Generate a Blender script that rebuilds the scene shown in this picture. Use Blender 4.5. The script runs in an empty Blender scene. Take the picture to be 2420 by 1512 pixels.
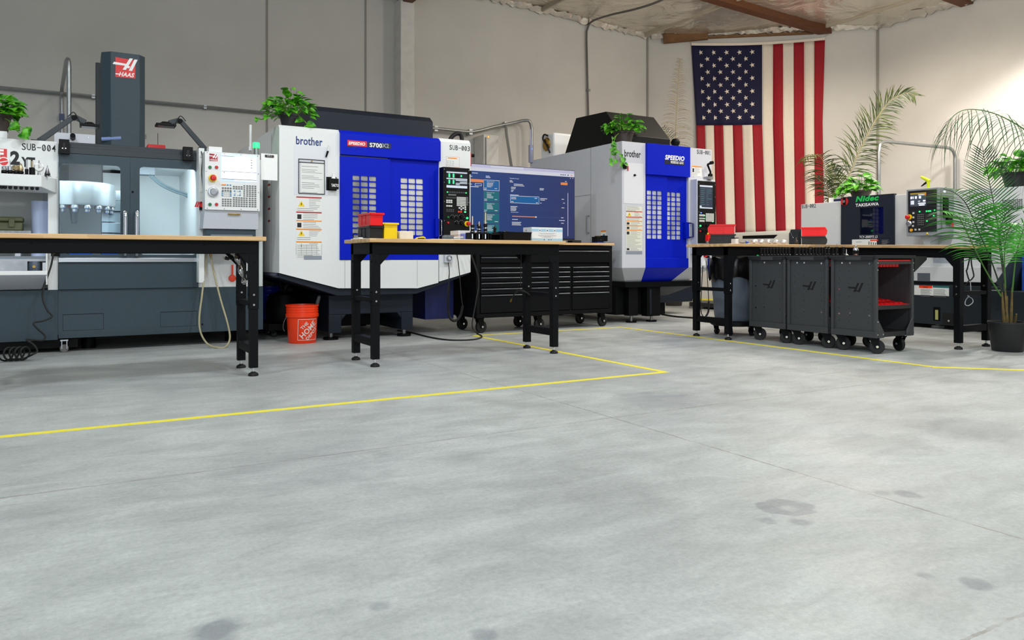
import bpy, bmesh, math, random
from mathutils import Vector, Matrix, noise
random.seed(7)
S = bpy.context.scene
C = S.collection
R = math.radians
# ------------------------------------------------------------------ camera, world, lights, exposure
F, CX, HZ, CH = 1784.0, 1210.0, 612.0, 0.82          # focal length in pixels, principal column, eye level row, camera height
cam_d = bpy.data.cameras.new('camera'); cam = bpy.data.objects.new('camera', cam_d); C.objects.link(cam)
cam.location = (0, 0, CH); cam.rotation_euler = (R(90), 0, R(-30))
cam_d.sensor_width = 36; cam_d.lens = 36*F/2420; cam_d.shift_y = -(756-HZ)/2420
cam_d.clip_start = 0.05; cam_d.clip_end = 100
S.camera = cam
S.view_settings.view_transform = 'Standard'; S.view_settings.look = 'None'
S.view_settings.gamma = 1; S.view_settings.use_curve_mapping = False
S.view_settings.exposure = 0.0
w = bpy.data.worlds.new('world'); S.world = w; w.use_nodes = True
bg = w.node_tree.nodes['Background']; bg.inputs[0].default_value = (0.80, 0.90, 1.0, 1); bg.inputs[1].default_value = 0.29

def lamp(name, kind, loc, energy, col=(1, 1, 1), size=.3, spot=160, blend=.35, aim=None, sy=None):
    d = bpy.data.lights.new(name, kind); d.energy = energy; d.color = col
    if kind == 'AREA':
        d.size = size
        if sy: d.shape = 'RECTANGLE'; d.size_y = sy
    elif kind == 'SPOT':
        d.spot_size = R(spot); d.spot_blend = blend; d.shadow_soft_size = size
    else: d.shadow_soft_size = size
    o = bpy.data.objects.new(name, d); C.objects.link(o); o.location = loc
    if aim: o.rotation_euler = (Vector(aim)-Vector(loc)).to_track_quat('-Z', 'Y').to_euler()
    return o
COOL, NEUT, WARM = (.90, .97, 1), (1, .97, .93), (1, .95, .90)
# high-bay fixtures hung under the roof over the aisle
for x, y, e, c in ((-2.0, 3.6, 315, COOL), (2.2, 3.4, 305, COOL), (6.9, 3.5, 300, NEUT), (-1.0, -1.5, 345, COOL), (3.2, -2.0, 340, COOL), (7.6, -1.2, 300, NEUT)):
    lamp('high_bay_and_fill_light', 'SPOT', (x, y, 4.9), e, c, .28, 165, .25)
lamp('high_bay_and_fill_light', 'POINT', (.6, 7.6, 4.9), 26, COOL, .3)  # unseen fill lamp, added above the machines to light the wall
lamp('high_bay_and_fill_light', 'POINT', (4.9, 7.4, 4.9), 26, NEUT, .3)  # second added fill, lifts the wall behind the chest
lamp('high_bay_and_fill_light', 'SPOT', (11.25, 4.9, 4.9), 520, WARM, .16, 130, .3)
lamp('high_bay_and_fill_light', 'SPOT', (10.1, 7.1, 4.75), 270, (1, .87, .72), .25, 174, .5)
lamp('high_bay_and_fill_light', 'POINT', (8.2, 6.6, 4.2), 150, (1, .92, .82), .3)  # fill lamp added to brighten the foil ceiling
# daylight through the open roll-up door behind the camera
lamp('door_daylight', 'AREA', (-1.2, -5.6, 2.2), 163, (.86, .94, 1), 4.0, aim=(2.5, 7, 1.0), sy=3.4)

# ------------------------------------------------------------------ pixel -> place helpers (solve where a sight line meets a real plane)
def ry(px):
    u = (px-CX)/F
    return .5+.8660254*u, .8660254-.5*u
def oY(px, py, Y):
    a, b = ry(px); d = Y/b; return d*a, CH+(HZ-py)/F*d          # X, Z on plane y = Y
def oX(px, py, X):
    a, b = ry(px); d = X/a; return d*b, CH+(HZ-py)/F*d          # Y, Z on plane x = X
def fl(px, py, z=0):
    d = F*(CH-z)/(py-HZ); a, b = ry(px); return Vector((d*a, d*b, z))
def pd(px, py, d):
    a, b = ry(px); return Vector((d*a, d*b, CH+(HZ-py)/F*d))
SC = 21.43                                                       # flag wall: x + y = SC
def oC(px, py, off=0):
    a, b = ry(px); d = (SC-off*1.41421)/(a+b); return Vector((d*a, d*b, CH+(HZ-py)/F*d))
def rY(xl, yt, xr, yb, Y):
    X0, Z1 = oY(xl, yt, Y); _, Z0 = oY(xl, yb, Y); X1, _ = oY(xr, yt, Y); return X0, X1, Z0, Z1
def rX(xl, yt, xr, yb, X):
    Y0, Z1 = oX(xl, yt, X); _, Z0 = oX(xl, yb, X); Y1, _ = oX(xr, yt, X); return Y0, Y1, Z0, Z1

# ------------------------------------------------------------------ materials
def lin(c):
    return tuple(((v/255)/12.92 if v/255 <= .04045 else ((v/255+.055)/1.055)**2.4) for v in c)+(1,)
_M = {}
def M(name, col=None, rough=.5, metal=0, emit=0, noise_amt=0, scale=20, bump=0, spec=.5, coat=0, alpha=1, trans=0, stretch=None):
    if name in _M: return _M[name]
    m = bpy.data.materials.new(name); m.use_nodes = True; nt = m.node_tree; b = nt.nodes['Principled BSDF']
    c = lin(col); b.inputs['Base Color'].default_value = c
    b.inputs['Roughness'].default_value = rough; b.inputs['Metallic'].default_value = metal
    b.inputs['Specular IOR Level'].default_value = spec; b.inputs['Coat Weight'].default_value = coat
    b.inputs['Alpha'].default_value = alpha; b.inputs['Transmission Weight'].default_value = trans
    if emit: b.inputs['Emission Color'].default_value = c; b.inputs['Emission Strength'].default_value = emit
    if noise_amt or bump:
        tc = nt.nodes.new('ShaderNodeTexCoord'); n = nt.nodes.new('ShaderNodeTexNoise'); n.inputs['Scale'].default_value = scale; n.inputs['Detail'].default_value = 6
        if stretch:
            mp = nt.nodes.new('ShaderNodeMapping'); mp.inputs['Scale'].default_value = stretch
            nt.links.new(tc.outputs['Object'], mp.inputs['Vector']); nt.links.new(mp.outputs[0], n.inputs['Vector'])
        else: nt.links.new(tc.outputs['Object'], n.inputs['Vector'])
        if noise_amt:
            r = nt.nodes.new('ShaderNodeValToRGB'); r.color_ramp.elements[0].position = .3; r.color_ramp.elements[1].position = .7
            r.color_ramp.elements[0].color = tuple(v*(1-noise_amt) for v in c[:3])+(1,); r.color_ramp.elements[1].color = tuple(min(1, v*(1+noise_amt)) for v in c[:3])+(1,)
            nt.links.new(n.outputs['Fac'], r.inputs['Fac']); nt.links.new(r.outputs[0], b.inputs['Base Color'])
        if bump:
            bp = nt.nodes.new('ShaderNodeBump'); bp.inputs['Strength'].default_value = bump; bp.inputs['Distance'].default_value = .01
            nt.links.new(n.outputs['Fac'], bp.inputs['Height']); nt.links.new(bp.outputs[0], b.inputs['Normal'])
    _M[name] = m; return m
WHITE = M('white_enamel', (230, 231, 230), .38, noise_amt=.02, scale=60)
HWHITE = M('mill_white_enamel', (233, 234, 233), .36, noise_amt=.02, scale=60)
GREYP = M('light_grey_enamel', (204, 206, 214), .4, noise_amt=.02, scale=60)
SLATE = M('slate_enamel', (57, 71, 79), .42, spec=.3, noise_amt=.06, scale=90)
SLATED = M('dark_slate_enamel', (32, 41, 48), .4, noise_amt=.05, scale=90)
BLUE = M('cobalt_enamel', (0, 28, 188), .45, spec=.15, noise_amt=.04, scale=80)
NAVY = M('navy_enamel', (14, 26, 92), .4)
HOODG = M('charcoal_enamel', (26, 33, 45), .45, spec=.3, noise_amt=.04, scale=80)
BLACK = M('black_enamel', (9, 10, 12), .55, spec=.15)
BLACKM = M('black_steel', (10, 11, 14), .55, noise_amt=.08, scale=60, spec=.15)
PLAST = M('black_plastic', (10, 10, 11), .5, spec=.2)
RUBBER = M('black_rubber', (15, 15, 15), .6)
STEEL = M('brushed_steel', (190, 192, 195), .28, 1, noise_amt=.05, scale=40, stretch=(1, 1, 30))
CHROME = M('chrome', (225, 226, 228), .12, 1)
ZINC = M('galvanised_steel', (158, 160, 160), .4, .85, noise_amt=.08, scale=25)
TOOLB = M('tool_steel_black', (28, 27, 27), .3, .6)
BRASS = M('brass', (190, 150, 70), .3, 1)
PAPER = M('paper', (232, 232, 228), .7)
INK = M('ink', (25, 26, 28), .6)
INKG = M('grey_ink', (130, 132, 134), .7)
LRED = M('label_red', (176, 34, 36), .5)
LORG = M('label_orange', (238, 140, 26), .5)
LYEL = M('label_yellow', (240, 205, 20), .5)
RED = M('red_plastic', (232, 14, 20), .38)
REDB = M('signal_red', (214, 28, 30), .35)
YEL = M('yellow_plastic', (240, 208, 8), .38)
GREENB = M('green_button', (24, 120, 60), .35)
GLED = M('green_lamp', (40, 245, 110), .4, emit=2.2)
BLED = M('blue_lamp', (90, 130, 255), .4, emit=2)
ORANGE = M('orange_plastic', (255, 62, 8), .36, noise_amt=.03, scale=30)
KEYW = M('key_white', (205, 205, 200), .5)
KEYG = M('key_grey', (112, 114, 112), .5)
KEYB = M('key_blue', (45, 130, 180), .5)
def glass_mat(name, tint, mixf=.12, rough=.02):
    m = bpy.data.materials.new(name); m.use_nodes = True; nt = m.node_tree; nt.nodes.remove(nt.nodes['Principled BSDF'])
    t = nt.nodes.new('ShaderNodeBsdfTransparent'); t.inputs[0].default_value = tint
    g = nt.nodes.new('ShaderNodeBsdfGlossy'); g.inputs['Roughness'].default_value = rough
    x = nt.nodes.new('ShaderNodeMixShader'); x.inputs[0].default_value = mixf
    nt.links.new(t.outputs[0], x.inputs[1]); nt.links.new(g.outputs[0], x.inputs[2]); nt.links.new(x.outputs[0], nt.nodes['Material Output'].inputs[0])
    return m
GLASS = glass_mat('door_glass', (.88, .94, .96, 1), .012)
FILM = glass_mat('clear_film', (.9, .9, .92, 1), .42, .12)
def wood_mat(name, a, b, axis):
    m = bpy.data.materials.new(name); m.use_nodes = True; nt = m.node_tree; p = nt.nodes['Principled BSDF']; p.inputs['Roughness'].default_value = .42
    tc = nt.nodes.new('ShaderNodeTexCoord'); mp = nt.nodes.new('ShaderNodeMapping'); sc = [1, 1, 1]; mp.inputs['Scale'].default_value = (2.6, 22, 22) if axis == 'x' else (22, 2.6, 22)
    nt.links.new(tc.outputs['Object'], mp.inputs[0])
    vo = nt.nodes.new('ShaderNodeTexVoronoi'); vo.distance = 'CHEBYCHEV'; vo.inputs['Scale'].default_value = 1.0; nt.links.new(mp.outputs[0], vo.inputs['Vector'])
    ns = nt.nodes.new('ShaderNodeTexNoise'); ns.inputs['Scale'].default_value = 9; nt.links.new(mp.outputs[0], ns.inputs['Vector'])
    sp = nt.nodes.new('ShaderNodeSeparateColor'); nt.links.new(vo.outputs['Color'], sp.inputs[0])
    ad = nt.nodes.new('ShaderNodeMath'); ad.operation = 'MULTIPLY_ADD'; ad.inputs[1].default_value = .35
    nt.links.new(ns.outputs['Fac'], ad.inputs[0]); nt.links.new(sp.outputs[0], ad.inputs[2])
    r = nt.nodes.new('ShaderNodeValToRGB'); r.color_ramp.elements[0].color = lin(a); r.color_ramp.elements[1].color = lin(b); r.color_ramp.elements[1].position = 1.2 if False else 1.0
    nt.links.new(ad.outputs[0], r.inputs[0]); nt.links.new(r.outputs[0], p.inputs['Base Color'])
    return m
WOODX = wood_mat('butcher_block', (196, 152, 98), (228, 190, 140), 'x')

# ------------------------------------------------------------------ mesh builder
ORG = {}
class MB:
    def __init__(s): s.v = []; s.f = []; s.fm = []; s.mats = []; s.T = None
    def mi(s, m):
        if m not in s.mats: s.mats.append(m)
        return s.mats.index(m)
    def add(s, vs, fs, m):
        o = len(s.v)
        s.v += [tuple(s.T @ Vector(v)) if s.T else tuple(v) for v in vs]
        k = s.mi(m)
        for f in fs: s.f.append([o+i for i in f]); s.fm.append(k)
        return s
    def box(s, x0, x1, y0, y1, z0, z1, m):
        v = [(x, y, z) for x in (x0, x1) for y in (y0, y1) for z in (z0, z1)]
        return s.add(v, [(0, 1, 3, 2), (4, 6, 7, 5), (0, 4, 5, 1), (2, 3, 7, 6), (0, 2, 6, 4), (1, 5, 7, 3)], m)
    def prism(s, a, b, m):                       # two matching loops of points
        n = len(a); v = list(a)+list(b)
        fs = [tuple(range(n-1, -1, -1)), tuple(range(n, 2*n))]+[(i, (i+1) % n, n+(i+1) % n, n+i) for i in range(n)]
        return s.add(v, fs, m)
    def plate(s, pts, Y, t, m):                  # outline given on plane y = Y, thickness t away from the camera
        q = [oY(px, py, Y) for px, py in pts]
        return s.prism([(x, Y, z) for x, z in q], [(x, Y+t, z) for x, z in q], m)
    def plateX(s, pts, X, t, m):
        q = [oX(px, py, X) for px, py in pts]
        return s.prism([(X, y, z) for y, z in q], [(X+t, y, z) for y, z in q], m)
    def rect(s, xl, yt, xr, yb, Y, t, m):
        X0, X1, Z0, Z1 = rY(xl, yt, xr, yb, Y); return s.box(X0, X1, Y, Y+t, Z0, Z1, m)
    def rectX(s, xl, yt, xr, yb, X, t, m):
        Y0, Y1, Z0, Z1 = rX(xl, yt, xr, yb, X); return s.box(X, X+t, Y1, Y0, Z0, Z1, m)
    def tube(s, pts, r, m, n=8, cap=True):
        pts = [Vector(p) for p in pts]; vs = []; fs = []
        N = len(pts); up = Vector((0, 0, 1)); last = None
        for i, p in enumerate(pts):
            t = (pts[min(i+1, N-1)]-pts[max(i-1, 0)]).normalized()
            if last is None:
                a = t.cross(up)
                if a.length < .05: a = t.cross(Vector((1, 0, 0)))
            else:
                a = last-t*last.dot(t)
                if a.length < 1e-4: a = t.cross(up)
            a.normalize(); last = a; b = t.cross(a)
            rr = r[i] if isinstance(r, (list, tuple)) else r
            vs += [p+(a*math.cos(k*2*math.pi/n)+b*math.sin(k*2*math.pi/n))*rr for k in range(n)]
        for i in range(N-1):
            for k in range(n):
                fs.append((i*n+k, i*n+(k+1) % n, (i+1)*n+(k+1) % n, (i+1)*n+k))
        if cap: fs += [tuple(range(n-1, -1, -1)), tuple(range((N-1)*n, N*n))]
        return s.add(vs, fs, m)
    def lathe(s, prof, o, m, n=20, axis=(0, 0, 1)):   # prof: (radius, height)
        q = Vector((0, 0, 1)).rotation_difference(Vector(axis)); o = Vector(o); vs = []; fs = []
        for r, h in prof:
            for k in range(n):
                a = k*2*math.pi/n; vs.append(o+q @ Vector((r*math.cos(a), r*math.sin(a), h)))
        for i in range(len(prof)-1):
            for k in range(n): fs.append((i*n+k, i*n+(k+1) % n, (i+1)*n+(k+1) % n, (i+1)*n+k))
        if prof[0][0] > 1e-5: fs.append(tuple(range(n-1, -1, -1)))
        if prof[-1][0] > 1e-5: fs.append(tuple(range((len(prof)-1)*n, len(prof)*n)))
        return s.add(vs, fs, m)
    def cyl(s, o, r, h, m, n=16, axis=(0, 0, 1)): return s.lathe([(r, 0), (r, h)], o, m, n, axis)
    def text(s, t, O, U, V, wd, ht, m, bold=0, shear=0, mapf=None):   # flat lettering fitted to wd x ht at corner O (lower left)
        vs, fs = text_mesh(t, bold, shear)
        x0 = min(v[0] for v in vs); x1 = max(v[0] for v in vs); y0 = min(v[1] for v in vs); y1 = max(v[1] for v in vs)
        O = Vector(O); U = Vector(U); V = Vector(V); out = []
        for v in vs:
            a = (v[0]-x0)/(x1-x0)*wd; b = (v[1]-y0)/max(1e-6, y1-y0)*ht
            out.append(mapf(a, b) if mapf else O+U*a+V*b)
        return s.add(out, fs, m)
    def tY(s, t, xl, yt, xr, yb, Y, m, **k):      # lettering on a face that looks toward -y
        X0, X1, Z0, Z1 = rY(xl, yt, xr, yb, Y); return s.text(t, (X0, Y-.0015, Z0), (1, 0, 0), (0, 0, 1), X1-X0, Z1-Z0, m, **k)
    def tX(s, t, xl, yt, xr, yb, X, m, **k):      # lettering on a face that looks toward -x
        Y0, Y1, Z0, Z1 = rX(xl, yt, xr, yb, X); return s.text(t, (X-.0015, Y0, Z0), (0, -1, 0), (0, 0, 1), Y0-Y1, Z1-Z0, m, **k)
    def mono(s, t, O, U, wd, ht, m):              # evenly spaced stencil code with slashed zeros
        O = Vector(O); U = Vector(U); V = Vector((0, 0, 1)); c = wd/len(t)
        for i, ch in enumerate(t):
            o = O+U*(c*(i+.09)); w_ = c*.80
            if ch == '-': s.add([o+V*ht*.42, o+U*w_+V*ht*.42, o+U*w_+V*ht*.54, o+V*ht*.54], [(0, 1, 2, 3)], m); continue
            if ch == '1':
                q_ = lambda pts: s.add([o+U*w_*a+V*ht*b for a, b in pts], [tuple(range(len(pts)))], m)
                q_([(.46, 0), (.60, 0), (.60, 1), (.46, 1)]); q_([(.18, .78), (.24, .70), (.46, .88), (.46, 1)]); q_([(.2, 0), (.86, 0), (.86, .09), (.2, .09)]); continue
            s.text(ch, o, U, V, w_, ht, m, bold=.006)
            if ch == '0': s.add([o+U*w_*.22+V*ht*.16, o+U*w_*.36+V*ht*.12, o+U*w_*.80+V*ht*.86, o+U*w_*.66+V*ht*.90], [(0, 1, 2, 3)], m)
    def mY(s, t, xl, yt, xr, yb, Y, m):
        X0, X1, Z0, Z1 = rY(xl, yt, xr, yb, Y); s.mono(t, (X0, Y-.0015, Z0), (1, 0, 0), X1-X0, Z1-Z0, m)
    def mX(s, t, xl, yt, xr, yb, X, m):
        Y0, Y1, Z0, Z1 = rX(xl, yt, xr, yb, X); s.mono(t, (X-.0015, Y0, Z0), (0, -1, 0), Y0-Y1, Z1-Z0, m)
    def build(s, name, parent=None, bev=0, origin=None, seg=2, flat=False):
        me = bpy.data.meshes.new(name)
        org = ORG.get(parent.name, Vector()) if parent else (Vector(origin) if origin is not None else Vector())
        me.from_pydata([tuple(Vector(v)-org) for v in s.v], [], s.f)
        for m in s.mats: me.materials.append(m)
        me.polygons.foreach_set('material_index', s.fm)
        bm = bmesh.new(); bm.from_mesh(me); bmesh.ops.recalc_face_normals(bm, faces=bm.faces) if not flat else None; bm.to_mesh(me); bm.free()
        me.polygons.foreach_set('use_smooth', [True]*len(me.polygons)); me.set_sharp_from_angle(angle=R(38)); me.update()
        o = bpy.data.objects.new(name, me); C.objects.link(o)
        if parent: o.parent = parent; ORG[o.name] = org
        else: o.location = org; ORG[o.name] = org
        if bev:
            b = o.modifiers.new('edge', 'BEVEL'); b.width = bev; b.segments = seg; b.limit_method = 'ANGLE'; b.angle_limit = R(40); b.use_clamp_overlap = True
        return o
_T = {}
def text_mesh(t, bold, shear):
    k = (t, bold, shear)
    if k not in _T:
        cu = bpy.data.curves.new('lettering', 'FONT'); cu.body = t; cu.size = 1; cu.offset = bold; cu.shear = shear; cu.resolution_u = 3; cu.space_character = 1.0+bold*2
        o = bpy.data.objects.new('lettering', cu); C.objects.link(o); dg = bpy.context.evaluated_depsgraph_get()
        me = bpy.data.meshes.new_from_object(o.evaluated_get(dg))
        _T[k] = ([tuple(v.co) for v in me.vertices], [tuple(p.vertices) for p in me.polygons])
        bpy.data.objects.remove(o); bpy.data.curves.remove(cu); bpy.data.meshes.remove(me)
    return _T[k]
def tag(o, label, cat, group=None, kind=None):
    o['label'] = label; o['category'] = cat
    if group: o['group'] = group
    if kind: o['kind'] = kind
    return o
def thing(name, label, cat, loc=(0, 0, 0), group=None):
    o = bpy.data.objects.new(name, None); o.empty_display_size = .05; C.objects.link(o); o.location = loc; ORG[o.name] = Vector(loc)
    return tag(o, label, cat, group)
def single(mb, name, label, cat, group=None, bev=0, flat=False):
    xs, ys, zs = zip(*mb.v)
    o = mb.build(name, None, bev, ((min(xs)+max(xs))/2, (min(ys)+max(ys))/2, min(zs)), flat=flat)
    return tag(o, label, cat, group)
def struct(mb, name, bev=0, flat=False):
    o = mb.build(name, None, bev, flat=flat); o['kind'] = 'structure'; return o
def dup(root, loc, rz=0, label=None, group=None):
    r = root.copy(); C.objects.link(r); r.location = loc; r.rotation_euler = (0, 0, rz)
    if label: r['label'] = label
    if group: r['group'] = group
    for ch in list(root.children):
        c = ch.copy(); C.objects.link(c); c.parent = r
        for g in ch.children:
            q = g.copy(); C.objects.link(q); q.parent = c
    return r
def spl(pts, n=8):                                # smooth path through points
    pts = [Vector(p) for p in pts]; out = []
    P = [pts[0]*2-pts[1]]+pts+[pts[-1]*2-pts[-2]]
    for i in range(1, len(P)-2):
        for k in range(n):
            t = k/n; a, b, c, d = P[i-1], P[i], P[i+1], P[i+2]
            out.append(.5*((2*b)+(c-a)*t+(2*a-5*b+4*c-d)*t*t+(3*b-a-3*c+d)*t**3))
    out.append(pts[-1]); return out
def label_sheet(mb, X0, X1, Z0, Z1, Y, rows, base=PAPER, seed=0, facing='y'):   # printed notice: rows of (height share, kind)
    rnd = random.Random(seed); tot = sum(r[0] for r in rows); z = Z1
    def q(a0, a1, b0, b1, m, e):
        if facing == 'y': mb.add([(a0, Y-e, b0), (a1, Y-e, b0), (a1, Y-e, b1), (a0, Y-e, b1)], [(0, 1, 2, 3)], m)
        else: mb.add([(Y-e, a0, b0), (Y-e, a1, b0), (Y-e, a1, b1), (Y-e, a0, b1)], [(0, 1, 2, 3)], m)
    if base: q(X0, X1, Z0, Z1, base, .0015)
    W = X1-X0
    for h, kind in rows:
        hh = (Z1-Z0)*h/tot; zb = z-hh
        if kind in ('red', 'orange', 'grey', 'yellow'):
            q(X0, X1, zb+hh*.1, z-hh*.1, {'red': LRED, 'orange': LORG, 'grey': INKG, 'yellow': LYEL}[kind], .002)
        elif kind in ('text', 'tri', 'half'):
            a = X0+W*.04
            if kind == 'tri':
                s_ = min(hh*.85, W*.22); c = X0+W*.2
                mb.add([(c-s_*.6, Y-.0022, zb+hh*.1), (c+s_*.6, Y-.0022, zb+hh*.1), (c, Y-.0022, zb+hh*.1+s_)] if facing == 'y' else [(Y-.0022, c-s_*.6, zb+hh*.1), (Y-.0022, c+s_*.6, zb+hh*.1), (Y-.0022, c, zb+hh*.1+s_)], [(0, 1, 2)], LYEL)
                q(c-s_*.07, c+s_*.07, zb+hh*.1+s_*.25, zb+hh*.1+s_*.65, INK, .0026); a = X0+W*.5
            if kind == 'half': q(a, X0+W*.2, zb+hh*.15, zb+hh*.8, INK, .0022); a = X0+W*.27
            n = max(1, int(hh/.014)); st = hh/n
            for i in range(n):
                q(a, a+(X1-W*.04-a)*rnd.uniform(.55, 1), z-st*(i+.62), z-st*(i+.38), INKG, .002)
        z = zb
def screws(mb, pts, Y, r=.006, m=None):
    for x, z in pts: mb.cyl((x, Y, z), r, .004, m or CHROME, 8, (0, -1, 0))
# ------------------------------------------------------------------ room shell
def paint_mat(name, col, amt=.04):
    m = M(name, col, .75, noise_amt=amt, scale=1.3, spec=.25); return m
WALL = paint_mat('wall_paint', (203, 200, 194)); WALLT = M('pilaster_paint', (214, 210, 204), .7, noise_amt=.06, scale=9)
def floor_mat():
    m = bpy.data.materials.new('sealed_concrete'); m.use_nodes = True; nt = m.node_tree; b = nt.nodes['Principled BSDF']; L = nt.links.new
    b.inputs['Specular IOR Level'].default_value = .4
    geo = nt.nodes.new('ShaderNodeNewGeometry'); pos = geo.outputs['Position']
    def nz(scale, det, rough=.55, st=None, dist=0):
        n = nt.nodes.new('ShaderNodeTexNoise'); n.inputs['Scale'].default_value = scale; n.inputs['Detail'].default_value = det; n.inputs['Roughness'].default_value = rough; n.inputs['Distortion'].default_value = dist
        if st:
            mp = nt.nodes.new('ShaderNodeMapping'); mp.inputs['Scale'].default_value = st; mp.inputs['Rotation'].default_value = (0, 0, R(35)); L(pos, mp.inputs[0]); L(mp.outputs[0], n.inputs['Vector'])
        else: L(pos, n.inputs['Vector'])
        return n.outputs['Fac']
    def ramp(f, a, c, p0, p1):
        r = nt.nodes.new('ShaderNodeValToRGB'); r.color_ramp.elements[0].position = p0; r.color_ramp.elements[1].position = p1
        r.color_ramp.elements[0].color = a; r.color_ramp.elements[1].color = c; L(f, r.inputs[0]); return r.outputs[0]
    def mix(f, a, c, mode='MIX'):
        x = nt.nodes.new('ShaderNodeMix'); x.data_type = 'RGBA'; x.blend_type = mode
        if isinstance(f, float): x.inputs[0].default_value = f
        else: L(f, x.inputs[0])
        for s, i in ((a, 6), (c, 7)):
            if isinstance(s, tuple): x.inputs[i].default_value = s
            else: L(s, x.inputs[i])
        return x.outputs[2]
    def mth(op, a, c=None, d=None):
        n = nt.nodes.new('ShaderNodeMath'); n.operation = op
        for i, s in enumerate((a, c, d)):
            if s is None: continue
            if isinstance(s, (int, float)): n.inputs[i].default_value = s
            else: L(s, n.inputs[i])
        return n.outputs[0]
    col = ramp(nz(.75, 9, .62), lin((166, 169, 168)), lin((199, 203, 201)), .26, .66)
    g1 = ramp(nz(2.6, 10, .7, (1, 2.6, 1), .6), (.55, .56, .56, 1), (1, 1, 1, 1), .30, .62); col = mix(.55, col, g1, 'MULTIPLY')
    g2 = ramp(nz(52, 10, .85), (.66, .67, .68, 1), (1.1, 1.1, 1.09, 1), .34, .64); col = mix(.7, col, g2, 'MULTIPLY')
    g3 = ramp(nz(9, 9, .75, (1, 3.5, 1), 1.2), (.74, .745, .75, 1), (1, 1, 1, 1), .28, .46); col = mix(.45, col, g3, 'MULTIPLY')
    # saw-cut joints and marks left on the slab
    sep = nt.nodes.new('ShaderNodeSeparateXYZ'); L(pos, sep.inputs[0]); wob = mth('MULTIPLY', mth('SUBTRACT', nz(28, 4), .5), .016)
    for axis, val, wdt in ((1, 3.12, .005), (0, 2.40, .005), (1, .92, .005), (1, 5.32, .0035), (0, 4.60, .0035), (0, 6.8, .0035)):
        d = mth('ABSOLUTE', mth('SUBTRACT', mth('ADD', sep.outputs[axis], wob), val))
        brk = ramp(nz(6, 5, .8), (0, 0, 0, 1), (1, 1, 1, 1), .34, .56)
        f = mth('MULTIPLY', mth('LESS_THAN', d, wdt), mth('MULTIPLY', brk, .48)); col = mix(f, col, lin((104, 84, 74)))
    for px, py, rx, amt, ring in ((1858, 1199, .075, .42, 1), (1891, 1233, .042, .4, 0), (1812, 1230, .036, .3, 0), (2145, 1168, .05, .42, 0), (2305, 1378, .045, .42, 0), (2186, 1361, .03, .35, 0), (505, 1492, .07, .5, 0), (1145, 1500, .035, .35, 0), (2085, 1165, .035, .3, 0), (895, 1432, .03, .3, 0), (2090, 1052, .28, .22, 0), (2290, 1010, .3, .22, 0), (1560, 945, .3, .2, 0), (700, 1100, .4, .12, 0)):
        p = fl(px, py); sb = nt.nodes.new('ShaderNodeVectorMath'); sb.operation = 'DISTANCE'; sb.inputs[1].default_value = p; L(pos, sb.inputs[0])
        d = mth('ADD', sb.outputs['Value'], mth('MULTIPLY', mth('SUBTRACT', nz(11, 4), .5), rx*1.3))
        if ring: d = mth('ABSOLUTE', mth('SUBTRACT', d, rx*.75)); rx *= .5
        f = mth('MULTIPLY', ramp(d, (1, 1, 1, 1), (0, 0, 0, 1), rx*.55, rx*1.0), amt); col = mix(f, col, lin((88, 92, 104)))
    L(col, b.inputs['Base Color'])
    L(ramp(nz(3, 8), (.42, .42, .42, 1), (.6, .6, .6, 1), .35, .65), b.inputs['Roughness'])
    bp = nt.nodes.new('ShaderNodeBump'); bp.inputs['Strength'].default_value = .12; bp.inputs['Distance'].default_value = .004; L(nz(60, 6), bp.inputs['Height']); L(bp.outputs[0], b.inputs['Normal'])
    return m
mb = MB(); mb.prism([(-5, -6, -.1), (12.77, -6, -.1), (12.77, 8.66, -.1), (9.81, 11.62, -.1), (-5, 11.62, -.1)], [(-5, -6, 0), (12.77, -6, 0), (12.77, 8.66, 0), (9.81, 11.62, 0), (-5, 11.62, 0)], floor_mat()); struct(mb, 'floor')
mb = MB(); mb.box(-5, 9.81, 11.62, 11.80, 0, 5.7, WALL); struct(mb, 'wall_left')
mb = MB(); mb.prism([(9.81, 11.62, 0), (12.77, 8.66, 0), (12.9, 8.79, 0), (9.94, 11.75, 0)], [(9.81, 11.62, 5.5), (12.77, 8.66, 5.5), (12.9, 8.79, 5.5), (9.94, 11.75, 5.5)], WALL); struct(mb, 'wall_back')
mb = MB(); mb.box(12.77, 12.95, -6, 8.66, 0, 5.5, WALL); struct(mb, 'wall_right')
# panel joints between the tilt-up wall slabs
JNT = M('wall_joint', (150, 146, 138), .8)
mb = MB(); mb.tube([(9.80, 11.60, 0), (9.80, 11.60, 5.3)], .018, JNT, 6); struct(mb, 'trim_1')
mb = MB(); mb.tube([(12.755, 8.655, 0), (12.755, 8.655, 5.15)], .025, JNT, 6); struct(mb, 'trim_2')
x6, _ = oY(631, 100, 11.62); mb = MB(); mb.box(x6-.012, x6+.012, 11.607, 11.62, 0, 5.6, JNT); struct(mb, 'trim_3')
x6, _ = oY(864, 100, 11.62); mb = MB(); mb.box(x6-.012, x6+.012, 11.607, 11.62, 0, 5.6, JNT); struct(mb, 'trim_4')
# pilaster carrying the roof beam
mb = MB(); mb.box(4.50, 4.74, 11.36, 11.63, 0, 5.0, WALLT); struct(mb, 'trim_5', .01)
# pipe-like ledge line along the wall, head high above the machines
x0, z0 = oY(0, 212, 11.5); x1, z1 = oY(615, 266, 11.5)
mb = MB(); mb.tube([(-3, 11.57, 3.0), (x1+2.05, 11.57, 3.0)], .022, ZINC, 8)
for x in (-1.5, .2, 1.6, 3.1): mb.box(x-.02, x+.02, 11.55, 11.62, 2.97, 3.03, ZINC)
single(mb, 'wall_conduit', 'thin grey conduit running level along the shaded wall behind the tall dark column', 'conduit')
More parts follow.
